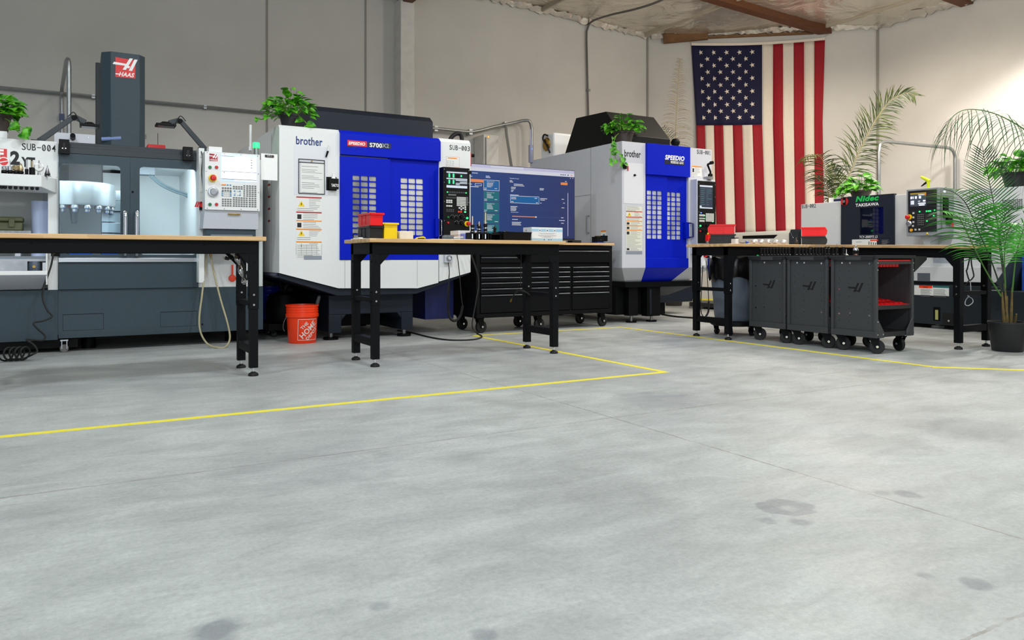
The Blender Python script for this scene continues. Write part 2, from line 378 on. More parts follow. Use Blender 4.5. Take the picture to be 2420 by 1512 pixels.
# sloping foil-faced roof
def cz(x): return 5.65-.043*x
def foil_mat():
    m = bpy.data.materials.new('foil_insulation'); m.use_nodes = True; nt = m.node_tree; b = nt.nodes['Principled BSDF']
    b.inputs['Base Color'].default_value = lin((226, 218, 204)); b.inputs['Metallic'].default_value = .72; b.inputs['Roughness'].default_value = .27
    tc = nt.nodes.new('ShaderNodeTexCoord'); n = nt.nodes.new('ShaderNodeTexNoise'); n.inputs['Scale'].default_value = 1.6; n.inputs['Detail'].default_value = 7; n.inputs['Distortion'].default_value = .8
    nt.links.new(tc.outputs['Object'], n.inputs['Vector']); bp = nt.nodes.new('ShaderNodeBump'); bp.inputs['Strength'].default_value = .8; bp.inputs['Distance'].default_value = .12
    nt.links.new(n.outputs['Fac'], bp.inputs['Height']); nt.links.new(bp.outputs[0], b.inputs['Normal']); return m
FOIL = foil_mat(); TIMBER = M('glulam_timber', (92, 52, 24), .6, noise_amt=.22, scale=7, stretch=(.6, 6, 6)); DTIMB = M('dark_timber', (112, 78, 44), .7, noise_amt=.25, scale=9)
mb = MB(); nx, ny = 48, 44; vs = []; fs = []
for i in range(nx+1):
    for j in range(ny+1):
        x = -5+i*18.0/nx; y = -6+j*17.9/ny
        vs.append((x, y, cz(x)+.05*noise.noise((x*.9, y*.9, 1))+.03*noise.noise((x*2.7, y*2.7, 4))))
for i in range(nx):
    for j in range(ny): a = i*(ny+1)+j; fs.append((a, a+1, a+ny+2, a+ny+1))
mb.add(vs, fs, FOIL); struct(mb, 'ceiling')
FEDGE = M('foil_edge', (225, 220, 212), .22, .9, bump=1.0, scale=18)
mb = MB()                                           # purlin lines and torn foil lip along the walls
for x in (2.4, 4.9, 7.3, 9.7, 12.0): mb.box(x-.02, x+.02, -5, min(11.6, SC-x)-.05, cz(x)-.045, cz(x)+.03, M('foil_seam', (176, 166, 148), .5))
struct(mb, 'trim_6')
rn = random.Random(3)
def lip(name, pa, pb, n, drop, out):
    vs = []; fs = []; pa = Vector(pa); pb = Vector(pb); d = (pb-pa).normalized(); nrm = Vector((d.y, -d.x, 0))
    for i in range(n+1):
        p = pa.lerp(pb, i/n); z = cz(p.x)
        a = p+nrm*.02; b = p+nrm*(out+rn.uniform(-.03, .05))
        vs += [(a.x, a.y, z-drop*rn.uniform(.4, 1.2)), ((a.x+b.x)/2, (a.y+b.y)/2, z-drop*rn.uniform(.1, .5)), (b.x, b.y, z+.03+rn.uniform(-.03, .02))]
    for i in range(n):
        for k in (0, 1): a = 3*i+k; fs.append((a, a+1, a+4, a+3))
    m_ = MB(); m_.add(vs, fs, FEDGE); struct(m_, name)
lip('trim_7', (5.2, 11.6, 0), (9.75, 11.6, 0), 70, .075, .10)
lip('trim_8', (9.85, 11.54, 0), (12.74, 8.65, 0), 70, .07, .10)
lip('trim_9', (12.74, 8.6, 0), (12.74, 5.6, 0), 60, .09, .22)
mb = MB(); a = Vector((10.02, 11.38, 0)); b = Vector((10.62, 10.78, 0)); n_ = Vector((-.7071, -.7071, 0))
mb.prism([a+Vector((0, 0, cz(10)-.17)), b+Vector((0, 0, cz(11)-.11)), b+n_*.12+Vector((0, 0, cz(11)-.11)), a+n_*.12+Vector((0, 0, cz(10)-.17))], [a+Vector((0, 0, cz(10))), b+Vector((0, 0, cz(11))), b+n_*.12+Vector((0, 0, cz(11))), a+n_*.12+Vector((0, 0, cz(10)))], DTIMB); struct(mb, 'trim_10', .008)
mb = MB(); a = Vector((10.63, 10.78, 0)); b = Vector((11.98, 9.43, 0)); mb.prism([a+Vector((0, 0, cz(10.6)-.105)), b+Vector((0, 0, cz(11.98)-.105)), b+n_*.05+Vector((0, 0, cz(11.98)-.105)), a+n_*.05+Vector((0, 0, cz(10.6)-.105))], [a+Vector((0, 0, cz(10.6)-.06)), b+Vector((0, 0, cz(11.98)-.06)), b+n_*.05+Vector((0, 0, cz(11.98)-.06)), a+n_*.05+Vector((0, 0, cz(10.6)-.06))], DTIMB); struct(mb, 'trim_11', .004)
mb = MB()
mb.prism([(-5, 9.17, cz(-5)-.12), (-5, 9.36, cz(-5)-.12), (-5, 9.36, cz(-5)+.1), (-5, 9.17, cz(-5)+.1)], [(12.15, 9.17, cz(12.15)-.12), (12.02, 9.36, cz(12)-.12), (12.02, 9.36, cz(12)+.1), (12.15, 9.17, cz(12.15)+.1)], TIMBER)
o = single(mb, 'roof_beam', 'long brown timber beam under the foil roof ending above the flag', 'beam'); o['kind'] = 'structure'
mb = MB(); mb.prism([(5, 6.95, cz(5)-.1), (5, 7.15, cz(5)-.1), (5, 7.15, cz(5)+.1), (5, 6.95, cz(5)+.1)], [(12.76, 6.95, cz(12.76)-.09), (12.76, 7.15, cz(12.76)-.09), (12.76, 7.15, cz(12.76)+.1), (12.76, 6.95, cz(12.76)+.1)], TIMBER)
o = single(mb, 'roof_beam', 'brown timber beam whose end meets the bright warm wall', 'beam'); o['kind'] = 'structure'
mb = MB(); mb.box(4.54, 4.70, -5.5, 11.60, 4.95, 5.42, TIMBER)
o = single(mb, 'roof_beam', 'deep brown timber beam resting on the white wall pilaster', 'beam'); o['kind'] = 'structure'
# yellow floor marking tape
TAPE = M('yellow_tape', (240, 226, 60), .55, noise_amt=.06, scale=30)
def tape(pts, wdt, label):
    for i, lb in enumerate(label):
        a = Vector((*pts[i], 0)); b = Vector((*pts[i+1], 0)); d = (b-a).normalized()*wdt/2; n = Vector((-d.y, d.x, 0)); m_ = MB()
        a = a-d*.98; b = b+d*.98; h = .0012+.0004*i
        m_.prism([a+n, b+n, b-n, a-n], [p+Vector((0, 0, h)) for p in (a+n, b+n, b-n, a-n)], TAPE)
        single(m_, 'floor_tape', lb, 'floor marking', 'yellow aisle tape')
tape([(-2.2, 4.20), (3.70, 4.19), (3.69, 7.21), (5.67, 7.215), (5.64, 3.35), (7.4, 1.58)], .05, [
    'long yellow tape line crossing the open floor in front of the two benches', 'yellow tape line running past the levelling foot of the middle bench', 'short yellow tape line beside the casters of the black tool chest', 'yellow tape line running past the three dark tool carts', 'yellow tape line angling away beyond the black potted palm'])
# conduits on the walls
mb = MB(); xa, za = oY(1388, 60, 11.55); xb, zb = oY(1397, 270, 11.55)
mb.tube([(xa+.12, 11.575, .8), (xa+.05, 11.575, 3.2), (xa, 11.575, 4.95)]+spl([(xa, 11.57, 5.1), (xa+.02, 11.45, 5.24), pd(1440, 36, 13.1), pd(1500, 22, 12.2), pd(1560, 2, 11.2), pd(1640, -40, 9.6)], 6), .018, M('dark_conduit', (98, 96, 92), .5, .3), 8)
for z in (3.1, 4.0): mb.box(xa+.01, xa+.09, 11.57, 11.62, z-.02, z+.02, ZINC)
single(mb, 'wall_conduit', 'dark conduit dropping down the pale wall and bending onto the foil roof', 'conduit')
mb = MB(); P = lambda px, py, y=11.5: Vector((oY(px, py, y)[0], y, oY(px, py, y)[1]))
mb.tube([P(965, 298), P(1030, 304), P(1100, 311)]+spl([P(1112, 312), P(1135, 308), P(1165, 300)], 5)+[P(1215, 290)]+spl([P(1236, 285, 11.45), P(1250, 286, 11.4), P(1256, 300, 11.4), P(1257, 320, 11.4)], 5)+[P(1258, 420, 11.4)], .028, ZINC, 10)
for q in (P(1030, 304), P(1112, 312)): mb.box(q.x-.03, q.x+.03, q.y-.02, 11.62, q.z-.045, q.z+.045, ZINC)
single(mb, 'wall_conduit', 'galvanised conduit rising along the pale wall and hooking down above the big screen', 'conduit')
mb = MB(); mb.tube([P(1195, 292, 11.56), P(1197, 318, 11.2), P(1209, 396, 9.9)], .024, ZINC, 8); mb.box(P(1195, 292, 11.56).x-.03, P(1195, 292, 11.56).x+.03, 11.54, 11.62, P(1195, 292).z-.04, P(1195, 292).z+.04, ZINC)
single(mb, 'wall_conduit', 'straight galvanised pipe slanting down from the pale wall behind the big screen', 'conduit')
mb = MB(); X0, X1, Z0, Z1 = rY(1140, 318, 1175, 420, 11.3); mb.box(X0, X1, 11.25, 11.60, .9, Z1, WALLT); mb.rect(1146, 324, 1150, 400, 11.245, .01, M('shadow_gap', (120, 120, 118), .6)); mb.rect(1152, 320, 1156, 327, 11.245, .01, BRASS)
single(mb, 'electrical_cabinet', 'tall pale grey electrical cabinet on the wall behind the big screen', 'cabinet', bev=.01)
# pipes near the warm wall and at the tall column
q = lambda px, py, d: pd(px, py, d)
mb = MB(); mb.tube([Vector((*q(2077, 520, 11.6).xy, .02)), q(2077, 420, 11.6)]+spl([q(2077, 360, 11.6), q(2080, 342, 11.65), q(2090, 335, 11.75), q(2112, 336, 11.9)], 5)+[q(2170, 342, 12.1)]+spl([q(2232, 348, 12.4), q(2248, 352, 12.5), q(2256, 366, 12.55), q(2257, 384, 12.55)], 5)+[Vector((*q(2257, 384, 12.55).xy, 0.02))], .026, ZINC, 10)
single(mb, 'pipe_run', 'silver pipe arch standing up behind the lathe against the warm wall', 'pipe')
# ------------------------------------------------------------------ benches
def bench(name, label, x, y, L, rz, H=.976, slope=0, D=.62):
    t = thing(name, label, 'workbench', (0, 0, 0), 'black steel workbenches with wooden tops')
    m = MB(); m.box(0, L, 0, D, H-.03, H, WOODX); m.build('tabletop', t, .004)
    m = MB(); ox = .04; oy = .05; a = .064
    m.box(ox, L-ox, oy, oy+.012, H-.118, H-.0301, BLACKM); m.box(ox, L-ox, D-oy-.012, D-oy, H-.118, H-.0301, BLACKM)
    m.box(ox, ox+.012, oy+.0121, D-oy-.0121, H-.118, H-.0301, BLACKM); m.box(L-ox-.012, L-ox, oy+.0121, D-oy-.0121, H-.118, H-.0301, BLACKM)
    for yy in (oy, D-oy-.012):
        for xs, sg in ((ox+a, 1), (L-ox-a, -1)):
            m.prism([(xs, yy, H-.118), (xs+sg*.075, yy, H-.118), (xs, yy, H-.2)], [(xs, yy+.012, H-.118), (xs+sg*.075, yy+.012, H-.118), (xs, yy+.012, H-.2)], BLACKM)
    screws(m, [(ox+.03, H-.17), (L-ox-.03, H-.17), (.4, H-.06), (L-.4, H-.06)], oy, .006, BLACK); m.build('apron', t, .002)
    for xs in (ox, L-ox-a):
        for ys in (oy+.001, D-oy-a-.001):
            m = MB(); m.box(xs, xs+a, ys, ys+a, .47, H-.0305, BLACKM); m.box(xs+.004, xs+a-.004, ys+.004, ys+a-.004, .058, .47, BLACKM)
            for k in range(7): m.cyl((xs+.03, ys+.0035, .34+k*.018), .0035, .002, PLAST, 6, (0, -1, 0))
            for z in (.5, .57, .8): m.cyl((xs+.03, ys, z), .008, .005, CHROME if z < .6 else BLACK, 8, (0, -1, 0)); m.cyl((xs, ys+.03, z), .008, .005, BLACK, 8, (-1, 0, 0))
            lg = m.build('leg', t, .003)
            m = MB(); c = (xs+a/2, ys+a/2, 0); m.lathe([(.034, 0), (.036, .006), (.032, .018), (.014, .028), (.012, .03)], c, RUBBER, 16); m.cyl((c[0], c[1], .03), .008, .04, CHROME, 10); m.build('leveling_foot', lg)
        for z0, z1, nm in ((.49, .525, 'cross_brace'), (.155, .215, 'cross_brace')):
            m = MB(); m.box(xs+.006, xs+a-.006, oy+a+.0015, D-oy-a-.0015, z0, z1, BLACKM); m.build(nm, t, .003)
    if slope:
        for o in t.children:
            for v in o.data.vertices:
                if v.co.z > .46: v.co.z += slope*(1-v.co.x/L)
    t.rotation_euler = (0, 0, rz); t.location = (x, y, 0); return t
bench('workbench', 'black workbench with bare wooden top standing before the slate-doored mill', -.64, 5.42, 1.79, 0)
bench('workbench', 'black workbench with coloured bins and tool holders before the blue-doored mill', 1.90, 5.42, 1.77, 0)
bench('workbench', 'black workbench holding two red-over-black bins beside the rubbish bin', 5.665, 5.46, 1.82, 0)
bench('workbench', 'black workbench behind the dark tool carts with its end beside the potted palm', 6.86, 5.44, 1.60, R(-90), .945, .031)
# ------------------------------------------------------------------ storage bins
def bin_obj(name, label, x, y, z, rz, mat, L=.27, W=.185, H=.125, group=None):
    m = MB(); m.T = Matrix.Translation((x, y, z)) @ Matrix.Rotation(rz, 4, 'Z'); w = W/2; f = -L/2; t = .006
    # hopper front: open low lip, sloping face; tapered body
    side = [(f+.02, 0), (L/2, 0), (L/2+.008, H), (f+.018, H), (f-.004, H*.62), (f, H*.22)]
    for s in (-1, 1):
        m.prism([(a, s*w*.96, b) for a, b in side], [(a, s*(w*.96-t), b) for a, b in side], mat)
        m.box(f+.016, L/2+.012, s*w*.96, s*(w*.96+.012), H-.014, H, mat)
        for k in range(2): m.box(-.05, .03, s*w*.96, s*(w*.96+.004), H*(.38+.24*k), H*(.41+.24*k), mat)
        for xk in (-.055, .032): m.box(xk-.004, xk+.004, s*w*.96, s*(w*.96+.004), .01, H-.014, mat)
    m.box(f+.015, L/2, -w*.95, w*.95, 0, t, mat); m.box(L/2-t, L/2+.004, -w*.95, w*.95, 0, H, mat); m.box(L/2-.002, L/2+.02, -w*.95, w*.95, H-.014, H, mat)
    m.prism([(f+.02, -w*.955, 0), (f, -w*.955, H*.22), (f-.004, -w*.955, H*.62), (f+.004, -w*.955, H*.62), (f+.008, -w*.955, H*.22), (f+.026, -w*.955, t)], [(f+.02, w*.955, 0), (f, w*.955, H*.22), (f-.004, w*.955, H*.62), (f+.004, w*.955, H*.62), (f+.008, w*.955, H*.22), (f+.026, w*.955, t)], mat)
    for yy in (-w*.8, w*.8): m.box(f+.04, L/2-.02, yy-.008, yy+.008, -.004, 0, mat)
    o = single(m, name, label, 'bin', group); return o
BINB = M('bin_black', (16, 16, 18), .42)
zt = .976+.0045
GR = 'stacking parts bins'; K_ = dict(L=.285, W=.108, H=.099, group=GR)
bin_obj('storage_bin', 'black plastic bin under the red bin on the middle bench', 2.045, 5.825, zt, R(-90), BINB, **K_)
bin_obj('storage_bin', 'red plastic bin stacked on a black bin beside the yellow bin', 2.045, 5.82, zt+.1035, R(-90), RED, **K_)
bin_obj('storage_bin', 'yellow plastic bin on the middle bench beside the white block', 2.166, 5.82, zt, R(-90), YEL, .27, .115, .128, GR)
K_['L'] = .262
bin_obj('storage_bin', 'black plastic bin under the red bin beside the small red clamp', 5.885, 5.79, zt, R(-44), BINB, **K_)
bin_obj('storage_bin', 'red plastic bin above the black bin beside the small red clamp', 5.885, 5.79, zt+.1035, R(-44), RED, **K_)
bin_obj('storage_bin', 'black plastic bin under a red one in front of the grey lathe cover', 7.33, 5.76, zt, R(128), BINB, **K_)
bin_obj('storage_bin', 'red plastic bin on a black one in front of the grey lathe cover', 7.33, 5.76, zt+.1035, R(128), RED, **K_)
# ------------------------------------------------------------------ middle bench clutter
zb = .9765
CLAY = M('white_block', (226, 218, 200), .6, noise_amt=.06, scale=25)
Xp = lambda px, y: oY(px, 560, y)[0]
m = MB(); m.box(2.236, 2.352, 5.66, 5.76, zb, zb+.067, CLAY); single(m, 'foam_block', 'off white stained block beside the yellow bin', 'block', bev=.006)
m = MB(); x = Xp(993, 5.55); m.prism([(x-.045, 5.53, zb), (x+.035, 5.53, zb), (x+.04, 5.53, zb+.014), (x+.02, 5.53, zb+.024), (x-.03, 5.53, zb+.016)], [(x-.045, 5.56, zb), (x+.035, 5.56, zb), (x+.04, 5.56, zb+.014), (x+.02, 5.56, zb+.024), (x-.03, 5.56, zb+.016)], YEL); m.box(x-.03, x+.03, 5.525, 5.53, zb+.002, zb+.01, BLACK)
single(m, 'utility_knife', 'small yellow and black utility knife lying on the middle bench', 'knife', bev=.003)
m = MB(); x = 1.945; m.box(x-.025, x+.03, 5.70, 5.93, zb, zb+.006, PAPER); m.box(x-.015, x+.02, 5.76, 5.9, zb+.006, zb+.015, PAPER); single(m, 'paper_scraps', 'crumpled white paper lying in front of the black bin', 'paper', bev=.002)
m = MB(); x = 1.985; m.box(x-.02, x+.03, 5.98, 6.02, zb, zb+.022, BLACKM); m.tube(spl([(x-.02, 6.0, zb+.02), (x-.02, 6.0, zb+.05), (x+.012, 6.0, zb+.052)], 4), .004, BLACK, 6); single(m, 'caliper_gauge', 'small black clamp gauge peeking out beside the black bin', 'gauge')
m = MB(); m.box(Xp(1010, 5.55), Xp(1108, 5.55), 5.46, 5.62, zb, zb+.003, PAPER); single(m, 'paper_sheet', 'white paper sheet under the hand tools on the middle bench', 'paper')
m = MB(); a = Vector((Xp(1045, 5.56), 5.56, zb+.021)); m.lathe([(.008, 0), (.013, .004), (.018, .02), (.018, .035), (.0155, .036), (.0155, .04), (.018, .041), (.017, .07), (.012, .085), (.010, .10)], a, M('grey_grip', (92, 96, 100), .45), 14, (1, -.15, 0)); single(m, 'torch_light', 'grey ribbed hand tool lying on the paper sheet', 'tool')
m = MB(); a = Vector((Xp(1071, 5.54), 5.54, zb+.015)); b = Vector((Xp(1096, 5.54), 5.56, zb+.022)); m.tube([a, a.lerp(b, .3), a.lerp(b, .7), b], [.009, .007, .007, .010], STEEL, 10); m.tube([a+Vector((0, .012, .004)), b+Vector((0, .012, .006))], .005, CHROME, 8); single(m, 'edge_finder', 'chrome clamp tool lying between grey tool and blue box', 'tool')
m = MB(); m.box(Xp(1076, 5.8), Xp(1120, 5.8), 5.74, 5.90, zb, zb+.085, M('white_card', (232, 228, 224), .6)); m.box(Xp(1075, 5.8), Xp(1121, 5.8), 5.738, 5.902, zb+.045, zb+.049, M('card_edge', (160, 120, 110), .6)); single(m, 'carton', 'plain white carton behind the lilac box on the middle bench', 'box', bev=.003)
m = MB(); X0 = Xp(1094, 5.66); m.box(X0, X0+.07, 5.63, 5.71, zb, zb+.056, M('lilac_card', (128, 140, 222), .5)); m.box(X0-.001, X0+.071, 5.629, 5.711, zb+.042, zb+.057, M('lilac_card_lid', (142, 152, 230), .5)); single(m, 'carton', 'small lilac box leaning by the black tool rack', 'box', bev=.003)
# milling tool prototype: black holder, nut, shank
def tool(m, o, h=.05, r=.011, shank=None, sm=STEEL, nut=True):
    m.lathe([(r*.7, 0), (r*1.25, .004), (r*1.25, .012), (r, .014), (r, h*.75), (r*1.15, h*.77), (r*1.15, h), (r*.5, h+.003)], o, TOOLB, 14)
    m.lathe([(r*1.28, .005), (r*1.28, .009)], o, STEEL, 14)
    if shank: m.cyl((o[0], o[1], o[2]+h), shank[0], shank[1], sm, 8)
DRILL = M('drill_flute', (196, 176, 140), .3, .9, noise_amt=.3, scale=160)
def rack(label, xa, xb, y, hz, n):
    t = thing('tool_rack', label, 'tool rack', ((xa+xb)/2, y, zb), 'black tool racks on the middle bench'); m = MB(); d = .05
    m.box(xa, xb, y-d, y+d, zb+hz-.012, zb+hz, PLAST); m.box(xa, xb, y+d-.006, y+d, zb, zb+hz-.0121, PLAST)
    st = (xb-xa)/n
    for i in range(n+1): c = xa+i*st; m.box(max(xa, c-.010), min(xb, c+.010), y-d, y+d-.0061, zb, zb+hz-.0121, PLAST)
    m.build('rack_frame', t, .002); return [xa+(i+.5)*st for i in range(n)]
xs = rack('black plastic rack holding five drills and end mills', Xp(1109, 5.56), Xp(1152, 5.56), 5.58, .062, 3)
k = 0
for x, y, sh, h in ((xs[0]-.004, 5.55, (.006, .072), .062), (xs[0]+.026, 5.61, (.004, .045), .066), (xs[1]+.002, 5.55, (.0045, .04), .052), (xs[1]+.03, 5.61, (.006, .012), .07), (xs[2]+.004, 5.55, (.0065, .095), .072)):
    m = MB(); o_ = (x, y, zb+.0625); tool(m, o_, h, .0155, sh, DRILL); m.lathe([(.0158, h*.45), (.0175, h*.47), (.0175, h*.6), (.0158, h*.62)], o_, CHROME, 14); m.cyl((x, y, zb+.012), .007, .05, CHROME, 8)
    single(m, 'cutting_tool', ['drill bit in black holder, first in the rack beside the lilac box', 'slim cutter in black holder behind the first drill of the rack', 'short gold end mill in black holder at the middle of the rack', 'stubby black collet holder without a long bit in the rack', 'long spiral drill, tallest tool in the black rack'][k], 'cutting tool', 'tools standing in the bench racks'); k += 1
xs = rack('black plastic rack with a single black pull stud tool beside the black tray', Xp(1155, 5.56), Xp(1181, 5.56), 5.58, .058, 1)
m = MB(); m.lathe([(.006, 0), (.016, .002), (.016, .008), (.011, .012), (.013, .022), (.010, .026), (.015, .034), (.015, .046), (.006, .052), (.003, .066), (0, .068)], (xs[0], 5.55, zb+.0585), TOOLB, 14); single(m, 'cutting_tool', 'black waisted pull stud tool alone in its rack before the screen', 'cutting tool', 'tools standing in the bench racks')
m = MB(); X0 = Xp(1171, 5.8); m.box(X0, X0+.08, 5.74, 5.82, zb, zb+.078, M('grey_bracket', (150, 152, 152), .5)); m.box(X0+.06, X0+.085, 5.735, 5.825, zb+.075, zb+.085, GREYP); single(m, 'fixture_block', 'small grey fixture block behind the black tray', 'block', bev=.002)
m = MB(); xa, xb = Xp(1182, 5.55), Xp(1248, 5.55); m.prism([(xa+.008, 5.50, zb), (xb-.008, 5.50, zb), (xb-.008, 5.68, zb), (xa+.008, 5.68, zb)], [(xa, 5.49, zb+.07), (xb, 5.49, zb+.07), (xb, 5.69, zb+.07), (xa, 5.69, zb+.07)], PLAST); m.box(xa-.003, xb+.003, 5.487, 5.693, zb+.066, zb+.072, PLAST); m.box(xa+.03, xa+.16, 5.6, 5.65, zb+.0705, zb+.078, BLACK); m.cyl((xa+.10, 5.62, zb+.078), .010, .01, M('dark_knob', (50, 50, 50)), 12)
single(m, 'parts_tray', 'black plastic tray of parts between tool racks and white carton', 'tray', bev=.002)
m = MB(); xa, xb = Xp(1252, 5.56), Xp(1325, 5.56); y0 = 5.53; CARD = M('printed_card', (228, 230, 230), .5); CBLU = M('printed_blue', (160, 200, 222), .5)
m.box(xa, xb, y0, y0+.14, zb, zb+.118, CARD)
e = y0-.001; qd = lambda a, b, c, d, mm, k=0: m.add([(a, e-k, c), (b, e-k, c), (b, e-k, d), (a, e-k, d)], [(0, 1, 2, 3)], mm)
qd(xa, xb, zb, zb+.022, CBLU); qd(xa+.0, xb, zb+.082, zb+.104, CBLU)
m.add([(xa-.001, y0, zb), (xa-.001, y0+.14, zb), (xa-.001, y0+.14, zb+.022), (xa-.001, y0, zb+.022)], [(0, 1, 2, 3)], CBLU)
for i in range(3): c = xa+(xb-xa)*(.26+.24*i); m.cyl((c, e, zb+.093), .013, .0006, CARD, 14, (0, -1, 0)); m.cyl((c, e-.0006, zb+.092), .006, .0004, M('icon_blue', (50, 90, 120)), 10, (0, -1, 0))
for i in range(4): m.cyl((xa+(xb-xa)*(.40+.075*i), e, zb+.011), .0045, .0006, INK if i != 1 else CARD, 10, (0, -1, 0))
for i, wd in enumerate((.02, .30, .24, .02, .32, .28, .12, .2)): c = (xa+xb)/2; qd(c-wd*.3, c+wd*.3, zb+.072-i*.006, zb+.0735-i*.006, INKG, .0003) if wd > .05 else None
m.text('50', (xa-.0012, y0+.10, zb+.086), (0, -1, 0), (0, 0, 1), .02, .012, INK)
single(m, 'carton', 'white carton with pale blue bands and round icons at the end of the middle bench', 'box')
# ------------------------------------------------------------------ bench by the rubbish bin: small things
zb2 = .9765; Yx = 5.6
m = MB(); x = 5.725; yq = 5.82; m.box(x-.012, x+.022, yq-.02, yq+.02, zb2+.06, zb2+.10, RED); m.box(x-.015, x+.008, yq-.021, yq+.021, zb2+.034, zb2+.066, RED); m.box(x-.012, x, yq-.015, yq+.015, zb2, zb2+.034, STEEL); single(m, 'spring_clamp', 'small red plastic clamp standing in front of the black bin', 'clamp', bev=.003)
m = MB(); x = Xp(1738, 5.62); m.box(x-.02, x+.025, 5.6, 5.66, zb2, zb2+.055, PAPER); m.box(x+.0251, x+.037, 5.6, 5.66, zb2, zb2+.05, M('kraft_card', (180, 140, 96), .7)); m.box(x-.03, x+.03, 5.6, 5.65, zb2+.058, zb2+.064, BLACK); m.box(x-.01, x+.01, 5.6, 5.65, zb2+.055, zb2+.058, BLACK); single(m, 'hinge_box', 'small white and kraft box with black clip beside the black bin', 'box', bev=.002)
m = MB(); x = Xp(1758, 5.56); m.tube([(x-.05, 5.56, zb2+.012), (x-.01, 5.555, zb2+.014), (x+.015, 5.55, zb2+.016)], [.008, .010, .006], M('grey_grip2', (120, 116, 108), .5), 10); m.lathe([(.006, 0), (.013, .003), (.014, .02), (.010, .035), (.004, .04)], (x+.015, 5.55, zb2+.016), M('blue_grip', (40, 90, 190), .3), 12, (1, 0, .1)); single(m, 'screwdriver', 'blue and silver screwdriver lying beside the clear wrapped balls', 'screwdriver')
BALL = M('wrapped_foil', (225, 225, 228), .16, .55, bump=.9, scale=38)
for i, px in enumerate((1782, 1799, 1816, 1833, 1852)):
    m = MB(); x = Xp(px, 5.55); n = 14; vs = []
    prof = [(.002, 0), (.024, .002), (.034, .012), (.037, .024), (.034, .037), (.022, .046), (.002, .05)]; m.lathe(prof, (x, 5.55, zb2), BALL, 14)
    m.v = [tuple(Vector(v)+Vector((noise.noise(Vector(v)*60+Vector((i, 0, 0))), noise.noise(Vector(v)*60+Vector((i, 5, 0))), noise.noise(Vector(v)*60+Vector((i, 9, 0))) if v[2] > zb2+.01 else 0))*.008) for v in m.v]
    single(m, 'wrapped_part', 'shiny clear wrapped part, '+['first', 'second', 'third', 'fourth', 'last'][i]+' of five counting from the blue screwdriver', 'wrapped part', 'row of clear wrapped parts')
m = MB(); x, y = 6.98, 5.55; m.lathe([(.012, 0), (.02, .01), (.022, .03), (.014, .045), (.01, .05)], (Xp(1882, 5.6), 5.6, zb2), M('dark_brown_knob', (40, 30, 24), .4), 12); m.cyl((Xp(1882, 5.6), 5.6, zb2+.05), .004, .03, BRASS, 8); single(m, 'ball_knob', 'small dark brown knob standing in front of the slate feeder end', 'knob')
# ------------------------------------------------------------------ shared machine pieces
def keys(m, X0, X1, Z0, Z1, Y, nx, nz, mat, fx=.68, fz=.6, t=.004, skip=()):
    sx = (X1-X0)/nx; sz = (Z1-Z0)/nz
    for i in range(nx):
        for j in range(nz):
            if (i, j) in skip: continue
            a = X0+sx*(i+.5-fx/2); b = Z1-sz*(j+.5+fz/2); m.box(a, a+sx*fx, Y-t, Y, b, b+sz*fz, mat)
def keysX(m, Y0, Y1, Z0, Z1, X, ny, nz, mat, fy=.68, fz=.6, t=.004):
    sy = (Y0-Y1)/ny; sz = (Z1-Z0)/nz
    for i in range(ny):
        for j in range(nz): a = Y0-sy*(i+.5+fy/2); b = Z1-sz*(j+.5+fz/2); m.box(X-t, X, a, a+sy*fy, b, b+sz*fz, mat)
def grid_door(par, name, pl, pt, pr, pb, Y, t, cols, r0, rh, rp, nr, mat, pane):
    X0, X1, Z0, Z1 = rY(pl, pt, pr, pb, Y); m = MB(); cx = [oY(c, 500, Y)[0] for c in cols]
    rz_ = [(oY(cols[0], r0+k*rp, Y)[1], oY(cols[0], r0+k*rp+rh, Y)[1]) for k in range(nr)]
    zt_, zb_ = rz_[0][0], rz_[-1][1]
    m.box(X0, cx[0], Y, Y+t, Z0, Z1, mat); m.box(cx[-1], X1, Y, Y+t, Z0, Z1, mat); m.box(cx[0], cx[-1], Y, Y+t, zt_, Z1, mat); m.box(cx[0], cx[-1], Y, Y+t, Z0, zb_, mat)
    for i in range(1, len(cx)-1, 2): m.box(cx[i], cx[i+1], Y+.0005, Y+t, zb_, zt_, mat)
    for k in range(nr-1): m.box(cx[0], cx[-1], Y+.001, Y+t, rz_[k+1][0], rz_[k][1], mat)
    c_ = .008                                        # rounded corners of the openings
    for i in range(0, len(cx)-1, 2):
        for za, zb_2 in rz_:
            for xx, sx in ((cx[i], 1), (cx[i+1], -1)):
                for zz, sz in ((za, -1), (zb_2, 1)):
                    m.prism([(xx, Y+.0015, zz), (xx+sx*c_, Y+.0015, zz), (xx+sx*c_*.3, Y+.0015, zz+sz*c_*.3), (xx, Y+.0015, zz+sz*c_)], [(xx, Y+t, zz), (xx+sx*c_, Y+t, zz), (xx+sx*c_*.3, Y+t, zz+sz*c_*.3), (xx, Y+t, zz+sz*c_)], mat)
    d = m.build(name, par)
    p = MB(); p.box(cx[0]-.01, cx[-1]+.01, Y+t*.45, Y+t*.7, zb_-.01, zt_+.01, pane); p.build('window', d); return d
def knob(m, x, z, Y, r, h, mat, n=18): m.lathe([(r, 0), (r, h*.7), (r*.85, h), (0, h)], (x, Y, z), mat, n, (0, -1, 0))
def estop(par, x, z, Y, r, name='emergency_stop'):
    m = MB(); m.cyl((x, Y, z), r*1.35, .012, YEL, 20, (0, -1, 0)); m.lathe([(r*.55, .012), (r*.55, .03), (r, .034), (r, .05), (r*.7, .06), (0, .062)], (x, Y, z), REDB, 20, (0, -1, 0)); return m.build(name, par)
EMB_RED = M('emblem_red', (222, 44, 44), .4); EMB_W = M('emblem_white', (245, 245, 243), .4)
